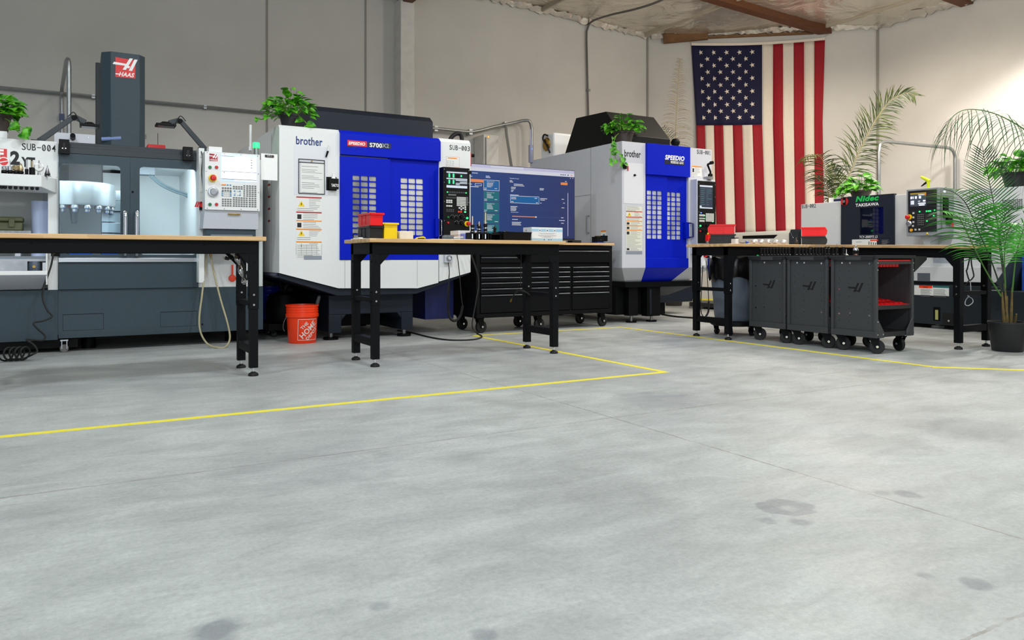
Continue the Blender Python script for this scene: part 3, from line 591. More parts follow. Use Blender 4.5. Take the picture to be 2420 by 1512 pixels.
def emblem(m, X0, X1, Z0, Z1, Y, word='HAAS', red=EMB_RED, wht=EMB_W):   # slanted double stroke sign on a red square
    W = X1-X0; H = Z1-Z0; e = Y-.002
    f = lambda pts, mat, k=0: m.add([(X0+W*a, e-k, Z0+H*b) for a, b in pts], [tuple(range(len(pts)))], mat)
    f([(.12, 0), (.96, .02), (.96, .92), (.12, .98)], red)
    f([(.42, .40), (.56, .40), (.86, 1.0), (.72, 1.0)], wht, .001); f([(.68, .38), (.82, .38), (1.06, .97), (.92, .97)], wht, .001)
    f([(0, .62), (.06, .74), (.62, .70), (.58, .60)], wht, .0012); f([(.55, .50), (.70, .50), (.74, .60), (.60, .62)], wht, .0013)
    m.text(word, (X0+W*.26, e-.001, Z0+H*.06), (1, 0, 0), (0, 0, 1), W*.66, H*.22, wht, bold=.03, shear=.3)
    f([(.12, .13), (.3, .13), (.33, .18), (.12, .18)], wht, .0012)
SCR_W = M('screen_white', (232, 236, 250), .4, emit=.85); SCR_B = M('screen_pale_blue', (168, 190, 240), .4, emit=.75); SCR_K = M('screen_dark', (22, 26, 32), .25, emit=.25)
def q3(m, x0, x1, z0, z1, Y, mat): m.add([(x0, Y, z0), (x1, Y, z0), (x1, Y, z1), (x0, Y, z1)], [(0, 1, 2, 3)], mat)
def caster(par, x, y, z0, r, w=.035, top=None, hub=CHROME, sw=0, name='caster'):
    m = MB(); top = top or z0
    m.T = Matrix.Translation((x, y, 0)) @ Matrix.Rotation(sw, 4, 'Z'); a = r*.35
    m.lathe([(r*.3, -w/2), (r*.92, -w/2), (r, -w*.35), (r, w*.35), (r*.92, w/2), (r*.3, w/2)], (a, 0, r), RUBBER, 22, (0, 1, 0))
    m.cyl((a, -w/2-.012, r), r*.18, w+.024, hub, 10, (0, 1, 0))
    for s in (-1, 1): m.prism([(a-r*.3, s*(w/2+.003), r*.75), (a+r*.3, s*(w/2+.003), r*.75), (r*.6, s*(w/2+.003), top-.012), (-r*.6, s*(w/2+.003), top-.012)], [(a-r*.3, s*(w/2+.007), r*.75), (a+r*.3, s*(w/2+.007), r*.75), (r*.6, s*(w/2+.007), top-.012), (-r*.6, s*(w/2+.007), top-.012)], BLACK)
    m.box(-r*.65, r*.65, -w/2-.012, w/2+.012, top-.012, top-.0005, BLACK)
    for i in (-1, 1): m.cyl((i*r*.5, w/2, top-.016), .006, .01, CHROME, 6)
    m.T = None; return m.build(name, par)
# ------------------------------------------------------------------ slate and white vertical mill
H = thing('machining_center', 'white and slate vertical mill with two glazed doors, tall dark column and screen panel', 'milling machine', (.2, 8.6, 0))
HY = 7.70
X138 = oY(138, 400, HY)[0]; X307 = oY(307, 400, HY)[0]; X468 = oY(468, 400, HY)[0]; XR = 1.60; XLM = -1.35
Zof = lambda px, py, Y=HY: oY(px, py, Y)[1]
zbase = Zof(140, 685)
m = MB(); m.box(XLM, XR, HY, 9.9, .16, zbase, SLATE); m.box(XLM, X138-.005, HY-.006, HY, .115, zbase, SLATE); m.box(X138, XR-.0, HY-.004, HY, .125, zbase, SLATE)
for xl, yt, xr, yb in ((148, 743, 245, 782), (379, 737, 466, 773)):
    X0, X1, Z0, Z1 = rY(xl, yt, xr, yb, HY-.0045)
    for b_ in ((X0, X1, Z1-.004, Z1), (X0, X1, Z0, Z0+.002), (X0, X0+.002, Z0, Z1), (X1-.002, X1, Z0, Z1)): q3(m, *b_, HY-.005, BLACK)
x4 = oY(472, 700, HY)[0]; q3(m, x4-.001, x4+.001, .13, zbase, HY-.005, BLACK); m.cyl((oY(478, 765, HY)[0], HY-.004, .2), .008, .006, BLACK, 8, (0, -1, 0))
m.build('base', H)
for x in (XLM+.2, .1, XR-.25):
    for y in (8.0, 9.6): m = MB(); m.cyl((x, y, 0), .06, .16, BLACK, 14); m.build('leveling_foot', H)
m = MB(); m.box(X138, X468, HY-.025, HY, zbase+.002, Zof(140, 620), SLATE); m.build('lower_panel', H, .004)
m = MB(); m.box(X138, X468, HY-.045, HY, Zof(140, 620)+.001, Zof(140, 609), STEEL); m.build('steel_sill', H, .003)
# shell around the work space
zs0 = Zof(140, 600)-.02; zs1 = Zof(140, 362); INW = M('mill_interior', (240, 243, 243), .45)
m = MB(); m.box(XLM+.7, 1.35, 9.2, 9.25, zs0, zs1, INW); m.box(XLM+.7, 1.35, HY+.06, 9.25, zs0-.03, zs0, M('interior_floor', (120, 128, 134), .35, .6)); m.box(1.30, 1.35, HY+.06, 9.2, zs0, zs1, INW); m.box(X138-.03, X138-.003, HY+.045, 9.2, zs0, zs1, INW); m.box(XLM+.7, 1.35, HY+.06, 9.25, zs1, zs1+.03, INW); m.build('work_enclosure', H)
m = MB(); ztop = Zof(140, 338)
m.box(X138, X468+.03, HY-.02, HY+.2, zs1+.001, zs1+.055, SLATED); m.box(X138, X468+.03, HY+.01, HY+.3, zs1+.055, zs1+.085, SLATED); m.box(X138+.08, X468, HY+.04, HY+.4, zs1+.085, ztop+.02, SLATED); m.build('header_rail', H, .003)
m = MB(); m.box(XLM+.7, XR-.05, HY+.4, 9.9, zbase, zs1+.06, SLATED) if False else m.box(X138, XR-.05, 9.26, 9.9, zbase, zs1+.06, SLATED); m.build('rear_shell', H)
# two doors: slate frame, clear pane, bar handle
def mill_door(xa, xb, wl, wt, wr, wb, hx):
    Y = HY-.022; m = MB(); z0 = Zof(140, 608)+.002; z1 = zs1-.001; a, b = oY(wl, wt, Y)[0], oY(wr, wt, Y)[0]; wz1 = oY(wl, wt, Y)[1]; wz0 = Zof(140, 601)+.0
    for bx in ((xa, a, z0, z1), (b, xb, z0, z1), (a, b, wz1, z1), (a, b, z0, wz0)): m.box(bx[0], bx[1], Y, Y+.04, bx[2], bx[3], SLATE)
    c = .035
    for xx, sx in ((a, 1), (b, -1)):
        for zz, sz in ((wz1, -1), (wz0, 1)):
            arc = [(xx+sx*c*(1-math.sin(k*math.pi/8)), zz+sz*c*(1-math.cos(k*math.pi/8))) for k in range(5)]; loop = [(xx, zz)]+[(p, q_) for p, q_ in arc]
            m.prism([(p, Y+.001, q_) for p, q_ in loop], [(p, Y+.04, q_) for p, q_ in loop], SLATE)
    d = m.build('door', H)
    m = MB(); m.box(a-.01, b+.01, Y+.025, Y+.031, wz0-.01, wz1+.01, GLASS); m.build('window', d)
    m = MB(); x = oY(hx, 520, Y)[0]; zt_ = Zof(hx, 500, Y); zb_ = .86
    m.tube([(x, Y, zt_)]+spl([(x, Y-.03, zt_), (x, Y-.052, zt_-.015), (x, Y-.06, zt_-.05)], 5)+[(x, Y-.06, zb_+.05)]+spl([(x, Y-.06, zb_+.05), (x, Y-.052, zb_+.015), (x, Y-.03, zb_)], 5)+[(x, Y, zb_)], .0165, CHROME, 12); m.build('handle', d)
    return d
mill_door(X138+.001, X307-.001, 140.5, 384, 285, 600, 295.5); d2 = mill_door(X307+.001, X468-.001, 330, 393, 465, 600, 322.5)
m = MB(); m.cyl((oY(313.5, 454, HY-.022)[0], HY-.022, Zof(313.5, 454)), .010, .004, BLACK, 12, (0, -1, 0)); m.build('door_lock', d2)
# what stands inside: head, tool carousel, way covers, vises, coolant hoses
m = MB(); X0, X1, Z0, Z1 = rY(160, 380, 243, 437, 8.35); m.box(X0, X1, 8.35, 9.1, Z0, zs1-.001, PLAST); m.build('spindle_head', H, .01)
m = MB(); cxx = oY(188, 450, 8.15)[0]; zc = Zof(188, 480, 8.15); m.lathe([(.05, -.02), (.30, -.02), (.31, 0), (.31, .19), (.29, .2), (.05, .2)], (cxx, 8.35, zc), M('carousel_steel', (214, 220, 224), .25, .75), 40); m.build('tool_carousel', H)
m = MB()
for k in range(9):
    a = -math.pi*.95+k*.95*math.pi/8+.15; p = (cxx+.27*math.cos(a), 8.35+.27*math.sin(a), zc-.021); m.lathe([(.03, 0), (.034, -.01), (.034, -.03), (.022, -.04), (.022, -.06), (.012, -.07)], p, STEEL, 12)
m.build('held_tools', H)
m = MB(); p = (oY(175, 485, 8.2)[0], 8.2, zc-.02); m.lathe([(.045, 0), (.045, -.03), (.034, -.06), (.028, -.14), (.02, -.17), (0, -.172)], p, M('grey_holder', (96, 104, 110), .35, .6), 16); m.cyl((p[0], p[1], p[2]-.02), .05, .018, REDB, 16); m.build('spindle_tool', H)
m = MB(); X0 = oY(240, 470, 8.6)[0]; 
for k in range(6): m.box(X0, X0+.26, 8.6+.05*(k % 2), 8.9, zs0+.02+k*.11, zs0+.125+k*.11, M('way_cover', (168, 176, 182), .22, .85))
m.build('way_cover', H, .004)
VBL = M('vise_blue', (24, 92, 200), .4)
for xl, xr in ((164, 218), (240, 285)):
    m = MB(); a, b = oY(xl, 598, 8.1)[0], oY(xr, 598, 8.1)[0]; m.box(a, b, 8.0, 8.3, zs0+.0, zs0+.035, VBL); m.box(a, a+.05, 8.0, 8.3, zs0+.035, zs0+.10, VBL); m.box(b-.05, b, 8.0, 8.3, zs0+.035, zs0+.10, VBL)
    m.lathe([(.035, 0), (.035, .05), (.02, .06)], ((a+b)/2, 8.1, zs0+.035), STEEL, 12); m.build('vise', H, .003)
m = MB(); pz = lambda px, py: Vector((oY(px, py, 8.5)[0], 8.5, oY(px, py, 8.5)[1]))
for o_ in (0, 5): m.tube(spl([pz(352, 408+o_), pz(380, 432+o_), pz(412, 448+o_), pz(440, 458+o_), pz(462, 478+o_), pz(468, 500+o_)], 5), .011, M('hose_grey', (110, 126, 132), .4), 8)
m.build('coolant_hose', H)
m = MB(); a = pz(350, 402); m.box(a.x-.09, a.x+.06, 8.45, 8.6, a.z-.05, zs1-.001, M('nozzle_block', (96, 104, 112), .4)); 
for k in range(3): m.tube(spl([a+Vector((-.12, 0, .03-.03*k)), a+Vector((-.13, -.02, -.06-.03*k)), a+Vector((-.10, -.03, -.11))], 4), .008, VBL if k != 2 else ORANGE, 6)
m.build('coolant_block', H, .004)
m = MB(); m.box(.0, .9, HY+.10, HY+.15, zs1-.03, zs1-.001, M('lamp_strip', (235, 248, 255), .4, emit=2)); m.build('work_lamp', H)
lamp('work_lamp_light', 'AREA', (.42, HY+.22, zs1-.06), 11, (.9, .98, 1), .9, aim=(.42, 8.6, 1.1), sy=.12)
# tall column with sign
m = MB(); Yc = 8.85; a, b = oY(262, 200, Yc)[0], oY(330, 200, Yc)[0]; zt_ = Zof(262, 121, Yc)
ring = [(a, Yc), (b, Yc), (b+.055, Yc+.07), (b+.055, Yc+.5), (a-.085, Yc+.5), (a-.085, Yc+.08)]
m.prism([(x, y, zs1) for x, y in ring], [(x, y, zt_) for x, y in ring], SLATE); m.build('column', H, .006)
m = MB(); X0, X1, Z0, Z1 = rY(266, 133, 322, 181, Yc); emblem(m, X0, X1, Z0, Z1, Yc); m.build('sign', H, flat=True)
m = MB(); X0, X1, Z0, Z1 = rY(226, 147, 245, 345, Yc+.45); m.box(X0, X1, Yc+.45, Yc+.55, Z0, Z1, SLATED); m.build('cable_duct', H, .006)
# small black boxes at the door rail ends
for xl, yt, xr, yb in ((139, 328, 164, 362), (433, 346, 456, 378)):
    m = MB(); X0, X1, Z0, Z1 = rY(xl, yt, xr, yb, HY-.08); m.box(X0, X1, HY-.08, HY-.021, Z0, Z1, PLAST); m.box(X0+.03, X1-.03, HY-.083, HY-.08, Z0+.03, Z1-.03, RUBBER)
    for k in (.35, .65): m.cyl((X0+(X1-X0)*k, HY-.083, Z0+.045), .006, .004, CHROME, 8, (0, -1, 0))
    m.build('door_motor', H, .006)
# work lights on folding arms
for knee, base, head in (((175, 276), (92, 334), (188, 235, 296)), ((425, 284), (484, 352), (367, 414, 295))):
    Y = 7.92; m = MB(); Q = lambda px, py: Vector((oY(px, py, Y)[0], Y, oY(px, py, Y)[1]))
    k_, b_ = Q(*knee), Q(*base); hm = Q((head[0]+head[1])/2, head[2]-3); hn = hm.lerp(k_, .25)
    for p, q_ in ((b_, k_), (k_, hn)):
        d = (q_-p).normalized(); n = Vector((-d.z, 0, d.x))*.024; w_ = Vector((0, .018, 0)); m.prism([p+n-w_, p-n-w_, p-n+w_, p+n+w_], [q_+n*.85-w_, q_-n*.85-w_, q_-n*.85+w_, q_+n*.85+w_], SLATED)
    m.cyl((k_.x, Y-.03, k_.z-.01), .022, .06, BLACK, 14, (0, 1, 0)); m.box(b_.x-.06, b_.x+.05, Y-.04, Y+.04, b_.z-.03, b_.z+.01, SLATED)
    m.tube(spl([k_+Vector((.05 if knee[0] < 300 else -.05, -.03, -.06)), k_+Vector((0, -.03, .035)), k_+Vector((-.05 if knee[0] < 300 else .05, -.03, -.01))], 5), .005, RUBBER, 6)
    ar = m.build('lamp_arm', H, .003)
    m = MB(); xa, xb = Q(head[0], head[2]).x, Q(head[1], head[2]).x; z = hm.z-.012; m.box(xa, xb, Y-.10, Y+.06, z-.02, z, PLAST); m.prism([(xa+.03, Y-.08, z), (xb-.03, Y-.08, z), (xb-.03, Y+.04, z), (xa+.03, Y+.04, z)], [(xa+.06, Y-.05, z+.024), (xb-.06, Y-.05, z+.024), (xb-.06, Y+.02, z+.024), (xa+.06, Y+.02, z+.024)], PLAST); m.box(xa+.015, xb-.015, Y-.085, Y+.045, z-.024, z-.02, M('lamp_lens', (92, 104, 110), .15)); m.build('lamp_head', ar, .003)
# end cabinet: sign face, tray, deep recess, sloping bin
m = MB(); zc0 = Zof(50, 415); zc1 = Zof(136, 335); xs = oY(113, 500, HY)[0]
m.box(XLM, X138-.002, HY, HY+.04, zc0, zc1, HWHITE); m.box(xs, X138-.002, HY, 8.3, zbase, zc0, HWHITE); m.box(XLM, X138-.03, HY+.04, 9.2, zc1-.04, zc1, HWHITE); m.box(XLM, xs, 8.26, 8.3, zbase, zc0, M('recess_grey', (206, 207, 204), .5)); m.box(XLM, XLM+.04, HY, 8.3, zbase, zc0, HWHITE)
X0, X1, Z0, Z1 = rY(0, 325, 17, 331, HY); m.box(XLM, X1, HY+.0, HY+.1, zc1, zc1+.06, HWHITE); m.build('end_cabinet', H, .003)
m = MB(); Yt = 7.42; xa = oY(98, 413, Yt)[0]; xb = X138-.012; zt2 = oY(60, 412, Yt)[1]; zt1 = oY(60, 440, Yt)[1]
m.prism([(XLM, Yt, zt1), (xa, Yt, zt1), (xb, HY-.001, zt1-.03), (XLM, HY-.001, zt1-.03)], [(XLM, Yt, zt2), (xa, Yt, zt2), (xb, HY-.001, zt2), (XLM, HY-.001, zt2)], HWHITE); tr = m.build('tool_tray', H, .004)
m = MB(); 
for px in (4, 12, 24, 37, 50, 63, 76, 88): m.lathe([(.013, 0), (.013, -.018), (.008, -.026)], (oY(px, 441, Yt+.03)[0], Yt+.03, zt1-.0005), RUBBER, 12)
m.build('stud_row', tr)
m = MB(); z1_ = Zof(50, 640, 7.55); Yl = 7.52; xr_ = oY(112, 645, Yl)[0]-.0
m.prism([(XLM, Yl, z1_-.035), (xr_, Yl, z1_-.035), (xr_, Yl, z1_), (XLM, Yl, z1_)], [(XLM, HY, z1_-.035), (xr_-.02, HY, z1_-.035), (xr_-.02, HY, z1_), (XLM, HY, z1_)], HWHITE) if False else None
m.box(XLM, xr_, Yl, Yl+.012, z1_-.034, z1_, EMB_W); m.prism([(XLM, Yl, z1_-.034), (xr_, Yl, z1_-.034), (xr_, Yl+.012, z1_-.034), (XLM, Yl+.012, z1_-.034)], [(XLM, HY-.008, zbase+.01), (xr_-.05, HY-.008, zbase+.01), (xr_-.05, HY-.001, zbase+.01), (XLM, HY-.001, zbase+.01)], GREYP)
m.box(xr_-.012, xr_-.0001, Yl+.0121, HY-.001, z1_-.12, z1_+.16, HWHITE); m.build('chip_bin', H, .002)
m = MB(); m.box(XLM+.05, xs-.001, HY+.02, 8.25, .80, .82, GREYP); m.build('recess_shelf', H)
m = MB(); X0, X1, Z0, Z1 = rY(-20, 350, 16.5, 388, HY-.001); q3(m, X0, X1, Z0, Z1, HY-.002, EMB_RED); m.tY('F', -6, 352, 9, 374, HY-.002, EMB_W, bold=.05); m.tY('V', -30, 352, -10, 374, HY-.002, EMB_W, bold=.05)
m.cyl((oY(9, 382, HY)[0], HY-.002, Zof(9, 382)), .04, .002, EMB_W, 24, (0, -1, 0)); m.cyl((oY(9, 382, HY)[0], HY-.004, Zof(9, 382)), .032, .0006, EMB_RED, 24, (0, -1, 0)); emb = (oY(9, 382, HY)[0], Zof(9, 382)); m.add([(emb[0]-.03, HY-.0055, emb[1]-.012), (emb[0]+.03, HY-.0055, emb[1]+.004), (emb[0]+.03, HY-.0055, emb[1]+.012), (emb[0]-.03, HY-.0055, emb[1]-.004)], [(0, 1, 2, 3)], EMB_W)
m.tY('2', 24, 356, 47, 389, HY, INK, bold=.05); m.tY('YT', 50, 370.5, 83, 394, HY, INK, bold=.05); m.mY('SUB-004', 50.5, 338, 133, 354, HY, INK)
m.build('lettering', H, flat=True)
# white side panel, post and operator panel
m = MB(); m.box(X468+.001, XR, HY, 9.25, zbase, 1.80, HWHITE); m.build('side_panel', H, .004)
m = MB(); X0, X1, Z0, Z1 = rY(467, 352, 480, 560, 7.6); m.box(X0, X1, 7.52, 7.699, .60, Z1, HWHITE)
for py in (369, 412, 452): m.box(X0+.012, X1-.012, 7.508, 7.52, oY(470, py, 7.55)[1]-.012, oY(470, py, 7.55)[1]+.012, PAPER)
m.tube(spl([(X0+.02, 7.51, Z1-.03), (X0+.028, 7.5, 1.75), (X0+.022, 7.5, 1.62), (X0+.035, 7.5, 1.42)], 5), .005, RUBBER, 6)
m.build('panel_post', H, .004)
PY = 7.25; X0, X1, Z0, Z1 = rY(484, 357, 614, 495, PY); m = MB(); m.box(X0, X1, PY, PY+.16, Z0, Z1, HWHITE); m.box(X0+.02, X0+.2, PY+.16, HY-.2, Z0+.2, Z0+.4, HWHITE); a0, a1, b0, b1 = rY(474, 345, 522, 356, PY+.1); m.box(a0+.06, a1, PY+.03, PY+.16, Z1+.0005, Z1+.05, HWHITE)
screws(m, [(X0+.02+(X1-X0-.04)*i/3, z) for i in range(4) for z in (Z0+.012, Z1-.012)], PY, .005); screws(m, [(x, Z0+(Z1-Z0)*k) for x in (X0+.012, X1-.012) for k in (.33, .66)], PY, .005)
op = m.build('operator_panel', H, .004)
m = MB(); s0, s1, t0, t1 = rY(523, 364, 606, 426, PY); q3(m, s0-.006, s1+.006, t0-.006, t1+.006, PY-.0015, SCR_B); q3(m, s0, s1, t0, t1, PY-.002, SCR_W); W_, H_ = s1-s0, t1-t0
for a, b, c, d, mt in ((0, 1, .955, .985, SCR_B), (0, .37, .925, .945, INKG), (.02, .3, .9, .92, SCR_B), (0, 1, .345, .362, INKG), (0, 1, .05, .07, INK), (0, .37, .0, .045, SCR_B), (.365, .375, .36, .92, SCR_B)): q3(m, s0+W_*a, s0+W_*b, t0+H_*c, t0+H_*d, PY-.0026, mt)
for k in range(12): q3(m, s0+W_*.03, s0+W_*random.uniform(.15, .33), t0+H_*(.86-.04*k), t0+H_*(.868-.04*k), PY-.0026, SCR_B)
for k, mt in enumerate((ORANGE, KEYB, GREENB, KEYB)): q3(m, s0+W_*.835, s0+W_*.875, t0+H_*(.82-.1*k), t0+H_*(.85-.1*k), PY-.0026, mt)
q3(m, s0+W_*.07, s0+W_*.095, t0+H_*.29, t0+H_*.33, PY-.0026, REDB); m.build('screen', op, flat=True)
m = MB(); kx = lambda px: oY(px, 460, PY)[0]; kz = lambda py: oY(523, py, PY)[1]
keys(m, kx(523.5), kx(548), kz(453), kz(441), PY, 4, 2, KEYG); keys(m, kx(523.5), kx(548), kz(464.5), kz(451), PY, 5, 3, KEYW); keys(m, kx(523.5), kx(548), kz(488), kz(468), PY, 4, 4, KEYG); keys(m, kx(549.5), kx(574), kz(446.5), kz(437), PY, 4, 2, KEYG); keys(m, kx(574.5), kx(580), kz(463), kz(434), PY, 1, 6, KEYG); keys(m, kx(581), kx(606.5), kz(463), kz(434), PY, 4, 6, KEYG); keys(m, kx(549.5), kx(586), kz(488), kz(463.5), PY, 6, 5, KEYG); keys(m, kx(587), kx(606.5), kz(488), kz(463.5), PY, 3, 5, KEYG)
keys(m, kx(553), kx(571), kz(462), kz(447.5), PY, 3, 3, KEYW, skip=((0, 0), (2, 0), (0, 2), (2, 2), (1, 1)))
for px, py in ((554.5, 450), (567, 450), (554.5, 459.5), (567, 459.5), (525.5, 453), (525.5, 457.5), (525.5, 462), (545, 453), (545, 457.5), (545, 462), (538, 436.5), (544.5, 436.5)): m.box(kx(px-1.7), kx(px+1.7), PY-.005, PY, kz(py+1.2), kz(py-1.2), KEYB)
m.box(kx(523.5), kx(534), PY-.005, PY, kz(437.6), kz(435.2), LORG); m.build('keypad', op)
estop(op, oY(502.5, 421, PY)[0], oY(502.5, 421, PY)[1], PY, .026)
m = MB(); m.lathe([(.046, 0), (.046, .012), (.042, .02), (.03, .021), (.03, .03), (.026, .034), (0, .034)], (oY(503.5, 453.5, PY)[0], PY, oY(503.5, 453.5, PY)[1]), STEEL, 28, (0, -1, 0)); m.build('jog_wheel', op)
for px, py, mt in ((496, 395.5, GREENB), (511.5, 395.5, REDB), (496, 483, GREENB), (511.5, 483, REDB)):
    m = MB(); x, z = oY(px, py, PY); m.cyl((x, PY, z), .016, .006, CHROME, 18, (0, -1, 0)); knob(m, x, z, PY-.006, .0125, .008, mt); m.build('push_button', op)
m = MB(); a0, a1, b0, b1 = rY(492, 362, 515, 380, PY); emblem(m, a0, a1, b0, b1, PY, red=M('emblem_crimson', (170, 26, 44), .4)); m.build('sign', op, flat=True)
m = MB(); zz = Z0; d0 = oY(482, 540, PY+.05)[1]; m.prism([(X0, PY+.02, zz-.001), (X1-.01, PY+.02, zz-.001), (X1+.0, PY+.06, d0), (X0-.01, PY+.06, d0)], [(X0, PY+.3, zz-.001), (X1-.01, PY+.3, zz-.001), (X1, PY+.3, d0), (X0-.01, PY+.3, d0)], GREYP)
m.box(X0+.20, X0+.31, PY+.012, PY+.03, zz-.04, zz-.028, BRASS); m.build('panel_drawer', H, .003)
m = MB(); m.box(X0+.02, X1-.02, PY+.08, HY-.001, .93, d0-.002, SLATE); m.box(X0+.06, X1-.05, PY+.07, PY+.079, .94, d0-.05, M('slate_light', (112, 118, 124), .4)); m.build('panel_bracket', H, .003)
m = MB(); x, z = oY(605.5, 345, PY+.15); m.cyl((x, PY+.15, Z1+.0005), .022, z-Z1-.02, ZINC, 14); m.lathe([(.028, -.02), (.032, -.018), (.032, .024), (.026, .032), (0, .033)], (x, PY+.15, z+.0), GLED, 20); m.build('beacon', op)
m = MB(); x, z = oY(478, 487, 7.5); m.box(x-.025, x+.035, 7.46, 7.519, z-.035, z+.035, PLAST); m.build('gun_holder', H, .003)
m = MB(); x, z = oY(468, 484, 7.45)
for k in range(3): m.add([(x-.03+k*.016, 7.44, z-.02), (x-.018+k*.016, 7.44, z-.02), (x-.002+k*.016, 7.44, z+.03), (x-.012+k*.016, 7.44, z+.03), (x-.03+k*.016, 7.46, z-.02), (x-.018+k*.016, 7.46, z-.02), (x-.002+k*.016, 7.46, z+.03), (x-.012+k*.016, 7.46, z+.03)], [(0, 1, 2, 3), (4, 7, 6, 5), (0, 4, 5, 1), (1, 5, 6, 2), (2, 6, 7, 3), (3, 7, 4, 0)], RED)
m.box(x+.02, x+.045, 7.44, 7.46, z-.02, z+.03, RED); m.build('gun_holder', H)
m = MB(); x, z = oY(127, 600, HY-.03); m.box(x-.02, x+.045, HY-.04, HY-.0005, z-.02, z+.10, BLACK); m.cyl((x, HY-.05, z), .012, .07, BRASS, 12); m.build('air_fitting', H, .003)
# red box and antenna on the mill roof, conduit drops
m = MB(); X0, X1, Z0, Z1 = rY(349, 340, 391, 353, 8.3); m.box(X0, X1, 8.3, 8.5, zs1+.031, Z1, REDB); m.build('roof_box', H, .006)
m = MB(); m.cyl((X0+.10, 8.4, Z1), .0025, .13, BLACK, 6); m.build('antenna', H)
m = MB(); X0, X1, Z0, Z1 = rY(339, 310, 347, 345, 9.0); m.box(X0-.1, X1, 9.38, 9.39, zs1+.061, Z1, PAPER); m.tY('SUB', 338.5, 317, 346, 328, 9.38, INK); m.build('name_card', H)
m = MB(); X0, X1, Z0, Z1 = rY(128, 312, 225, 345, 8.9); m.box(X0, X1, 8.9, 9.2, zc1-.03, Z1, GREYP); screws(m, [(X0+.15, Z1-.03), (X0+.3, Z1-.03)], 8.9, .01); m.build('roof_cabinet', H, .004)
m = MB(); m.cyl((oY(172, 318, 8.7)[0], 8.7, oY(172, 320, 8.7)[1]), .024, .199, BLACK, 12, (0, 1, 0)); m.build('cable_gland', H)
m = MB(); m.tube([(X0+.42, 8.88, Z1-.04), (X0+.60, 8.85, Z1-.02)], .02, M('cord_blue', (120, 140, 190), .4), 10); m.build('cable_sleeve', H)
m = MB(); QY = lambda px, py, y: Vector((oY(px, py, y)[0], y, oY(px, py, y)[1])); m.tube([QY(163, 330, 9.0), QY(163, 170, 9.0)]+spl([QY(163, 156, 9.0), QY(162, 145, 9.03), QY(160, 140, 9.1), QY(157, 146, 9.25)], 5)+[QY(147, 205, 11.4)]+spl([QY(146, 215, 11.5), QY(145.5, 232, 11.54), QY(145.5, 250, 11.55)], 4)+[QY(146, 340, 11.55)], .022, ZINC, 10)
m.box(QY(146, 275, 11.55).x-.03, QY(146, 275, 11.55).x+.03, 11.52, 11.61, QY(146, 275, 11.55).z-.05, QY(146, 275, 11.55).z+.03, M('conduit_clip_blue', (60, 70, 110), .5))
single(m, 'pipe_run', 'silver pipe rising behind the white end cabinet and bending back to the grey wall', 'pipe')
# coolant tank on casters under the mill
T = thing('coolant_tank', 'black coolant tank on a small caster under the slate mill base', 'tank', (-.4, 8.3, 0)); m = MB(); m.box(-1.25, oY(185, 800, 7.85)[0], 7.80, 8.9, .03, .112, PLAST); m.build('tank_body', T, .004)
m = MB(); x, y = fl(151, 838).x, 7.73; m.cyl((x, y-.012, .035), .034, .028, M('grey_tyre', (110, 108, 106), .6), 18, (0, 1, 0)); m.box(x-.022, x-.015, y-.02, y+.03, .03, .10, STEEL); m.box(x+.017, x+.024, y-.02, y+.03, .03, .10, STEEL); m.box(x-.03, x+.03, y-.025, y+.07, .10, .112, STEEL); m.build('caster', T)
# things on and around the mill
zt = zt2
def shelf_tool(label, px, parts):
    m = MB(); x = oY(px, 405, 7.5)[0]
    for prof, mt in parts: m.lathe(prof, (x, 7.5, zt+.0005), mt, 18)
    single(m, 'tool_holder', label, 'tool holder', 'tool holders on the white tray')
BH = [(.024, 0), (.026, .008), (.018, .012), (.022, .016), (.022, .03), (.014, .034)]
shelf_tool('chrome-collared black holder first of the tray row under the red square sign', 10, [(BH, TOOLB), ([(.02, .034), (.021, .036), (.021, .062), (.016, .066)], CHROME)])
shelf_tool('black holder with wide chrome nut and thin cutter under the big digit', 24, [(BH, TOOLB), ([(.022, .034), (.024, .036), (.024, .064), (.018, .068)], CHROME), ([(.003, .068), (.003, .115), (0, .117)], STEEL)])
shelf_tool('black holder with fanned gold cutter on the white tray', 38, [(BH, TOOLB), ([(.014, .034), (.026, .05), (.028, .075), (.012, .08)], DRILL)])
shelf_tool('low black holder with gold tapered tip on the white tray', 49, [(BH, TOOLB), ([(.016, .034), (.02, .05), (.008, .09), (0, .1)], DRILL)])
shelf_tool('slim black holder carrying a tall spiral drill on the white tray', 63, [([(.018, 0), (.02, .008), (.012, .012), (.014, .05), (.008, .054)], TOOLB), ([(.007, .054), (.0075, .13), (0, .134)], STEEL)])
shelf_tool('square black holder with upright gold bit beside the dial gauge', 76, [([(.022, 0), (.022, .065), (.01, .068)], PLAST), ([(.007, .068), (.007, .12), (.004, .122)], DRILL)])
shelf_tool('pointed steel cone tool alone at the end of the white tray', 112, [([(.026, 0), (.026, .006), (.016, .008), (.024, .016), (.018, .03), (.006, .07), (.002, .09), (0, .1)], M('dark_chrome', (120, 120, 124), .2, 1))])
t = thing('dial_gauge', 'round white dial gauge standing among the holders on the tray', 'gauge', (oY(92, 395, 7.5)[0], 7.5, zt)); x = oY(92, 395, 7.5)[0]
m = MB(); m.lathe([(.034, -.012), (.036, -.01), (.036, .01), (.032, .012)], (x, 7.5, zt+.072), STEEL, 26, (0, -1, 0)); m.lathe([(.02, 0), (.02, .006), (.01, .008), (.008, .036)], (x, 7.5, zt+.0005), STEEL, 12); m.cyl((x, 7.5, zt+.107), .004, .024, STEEL, 8); m.build('gauge_body', t)
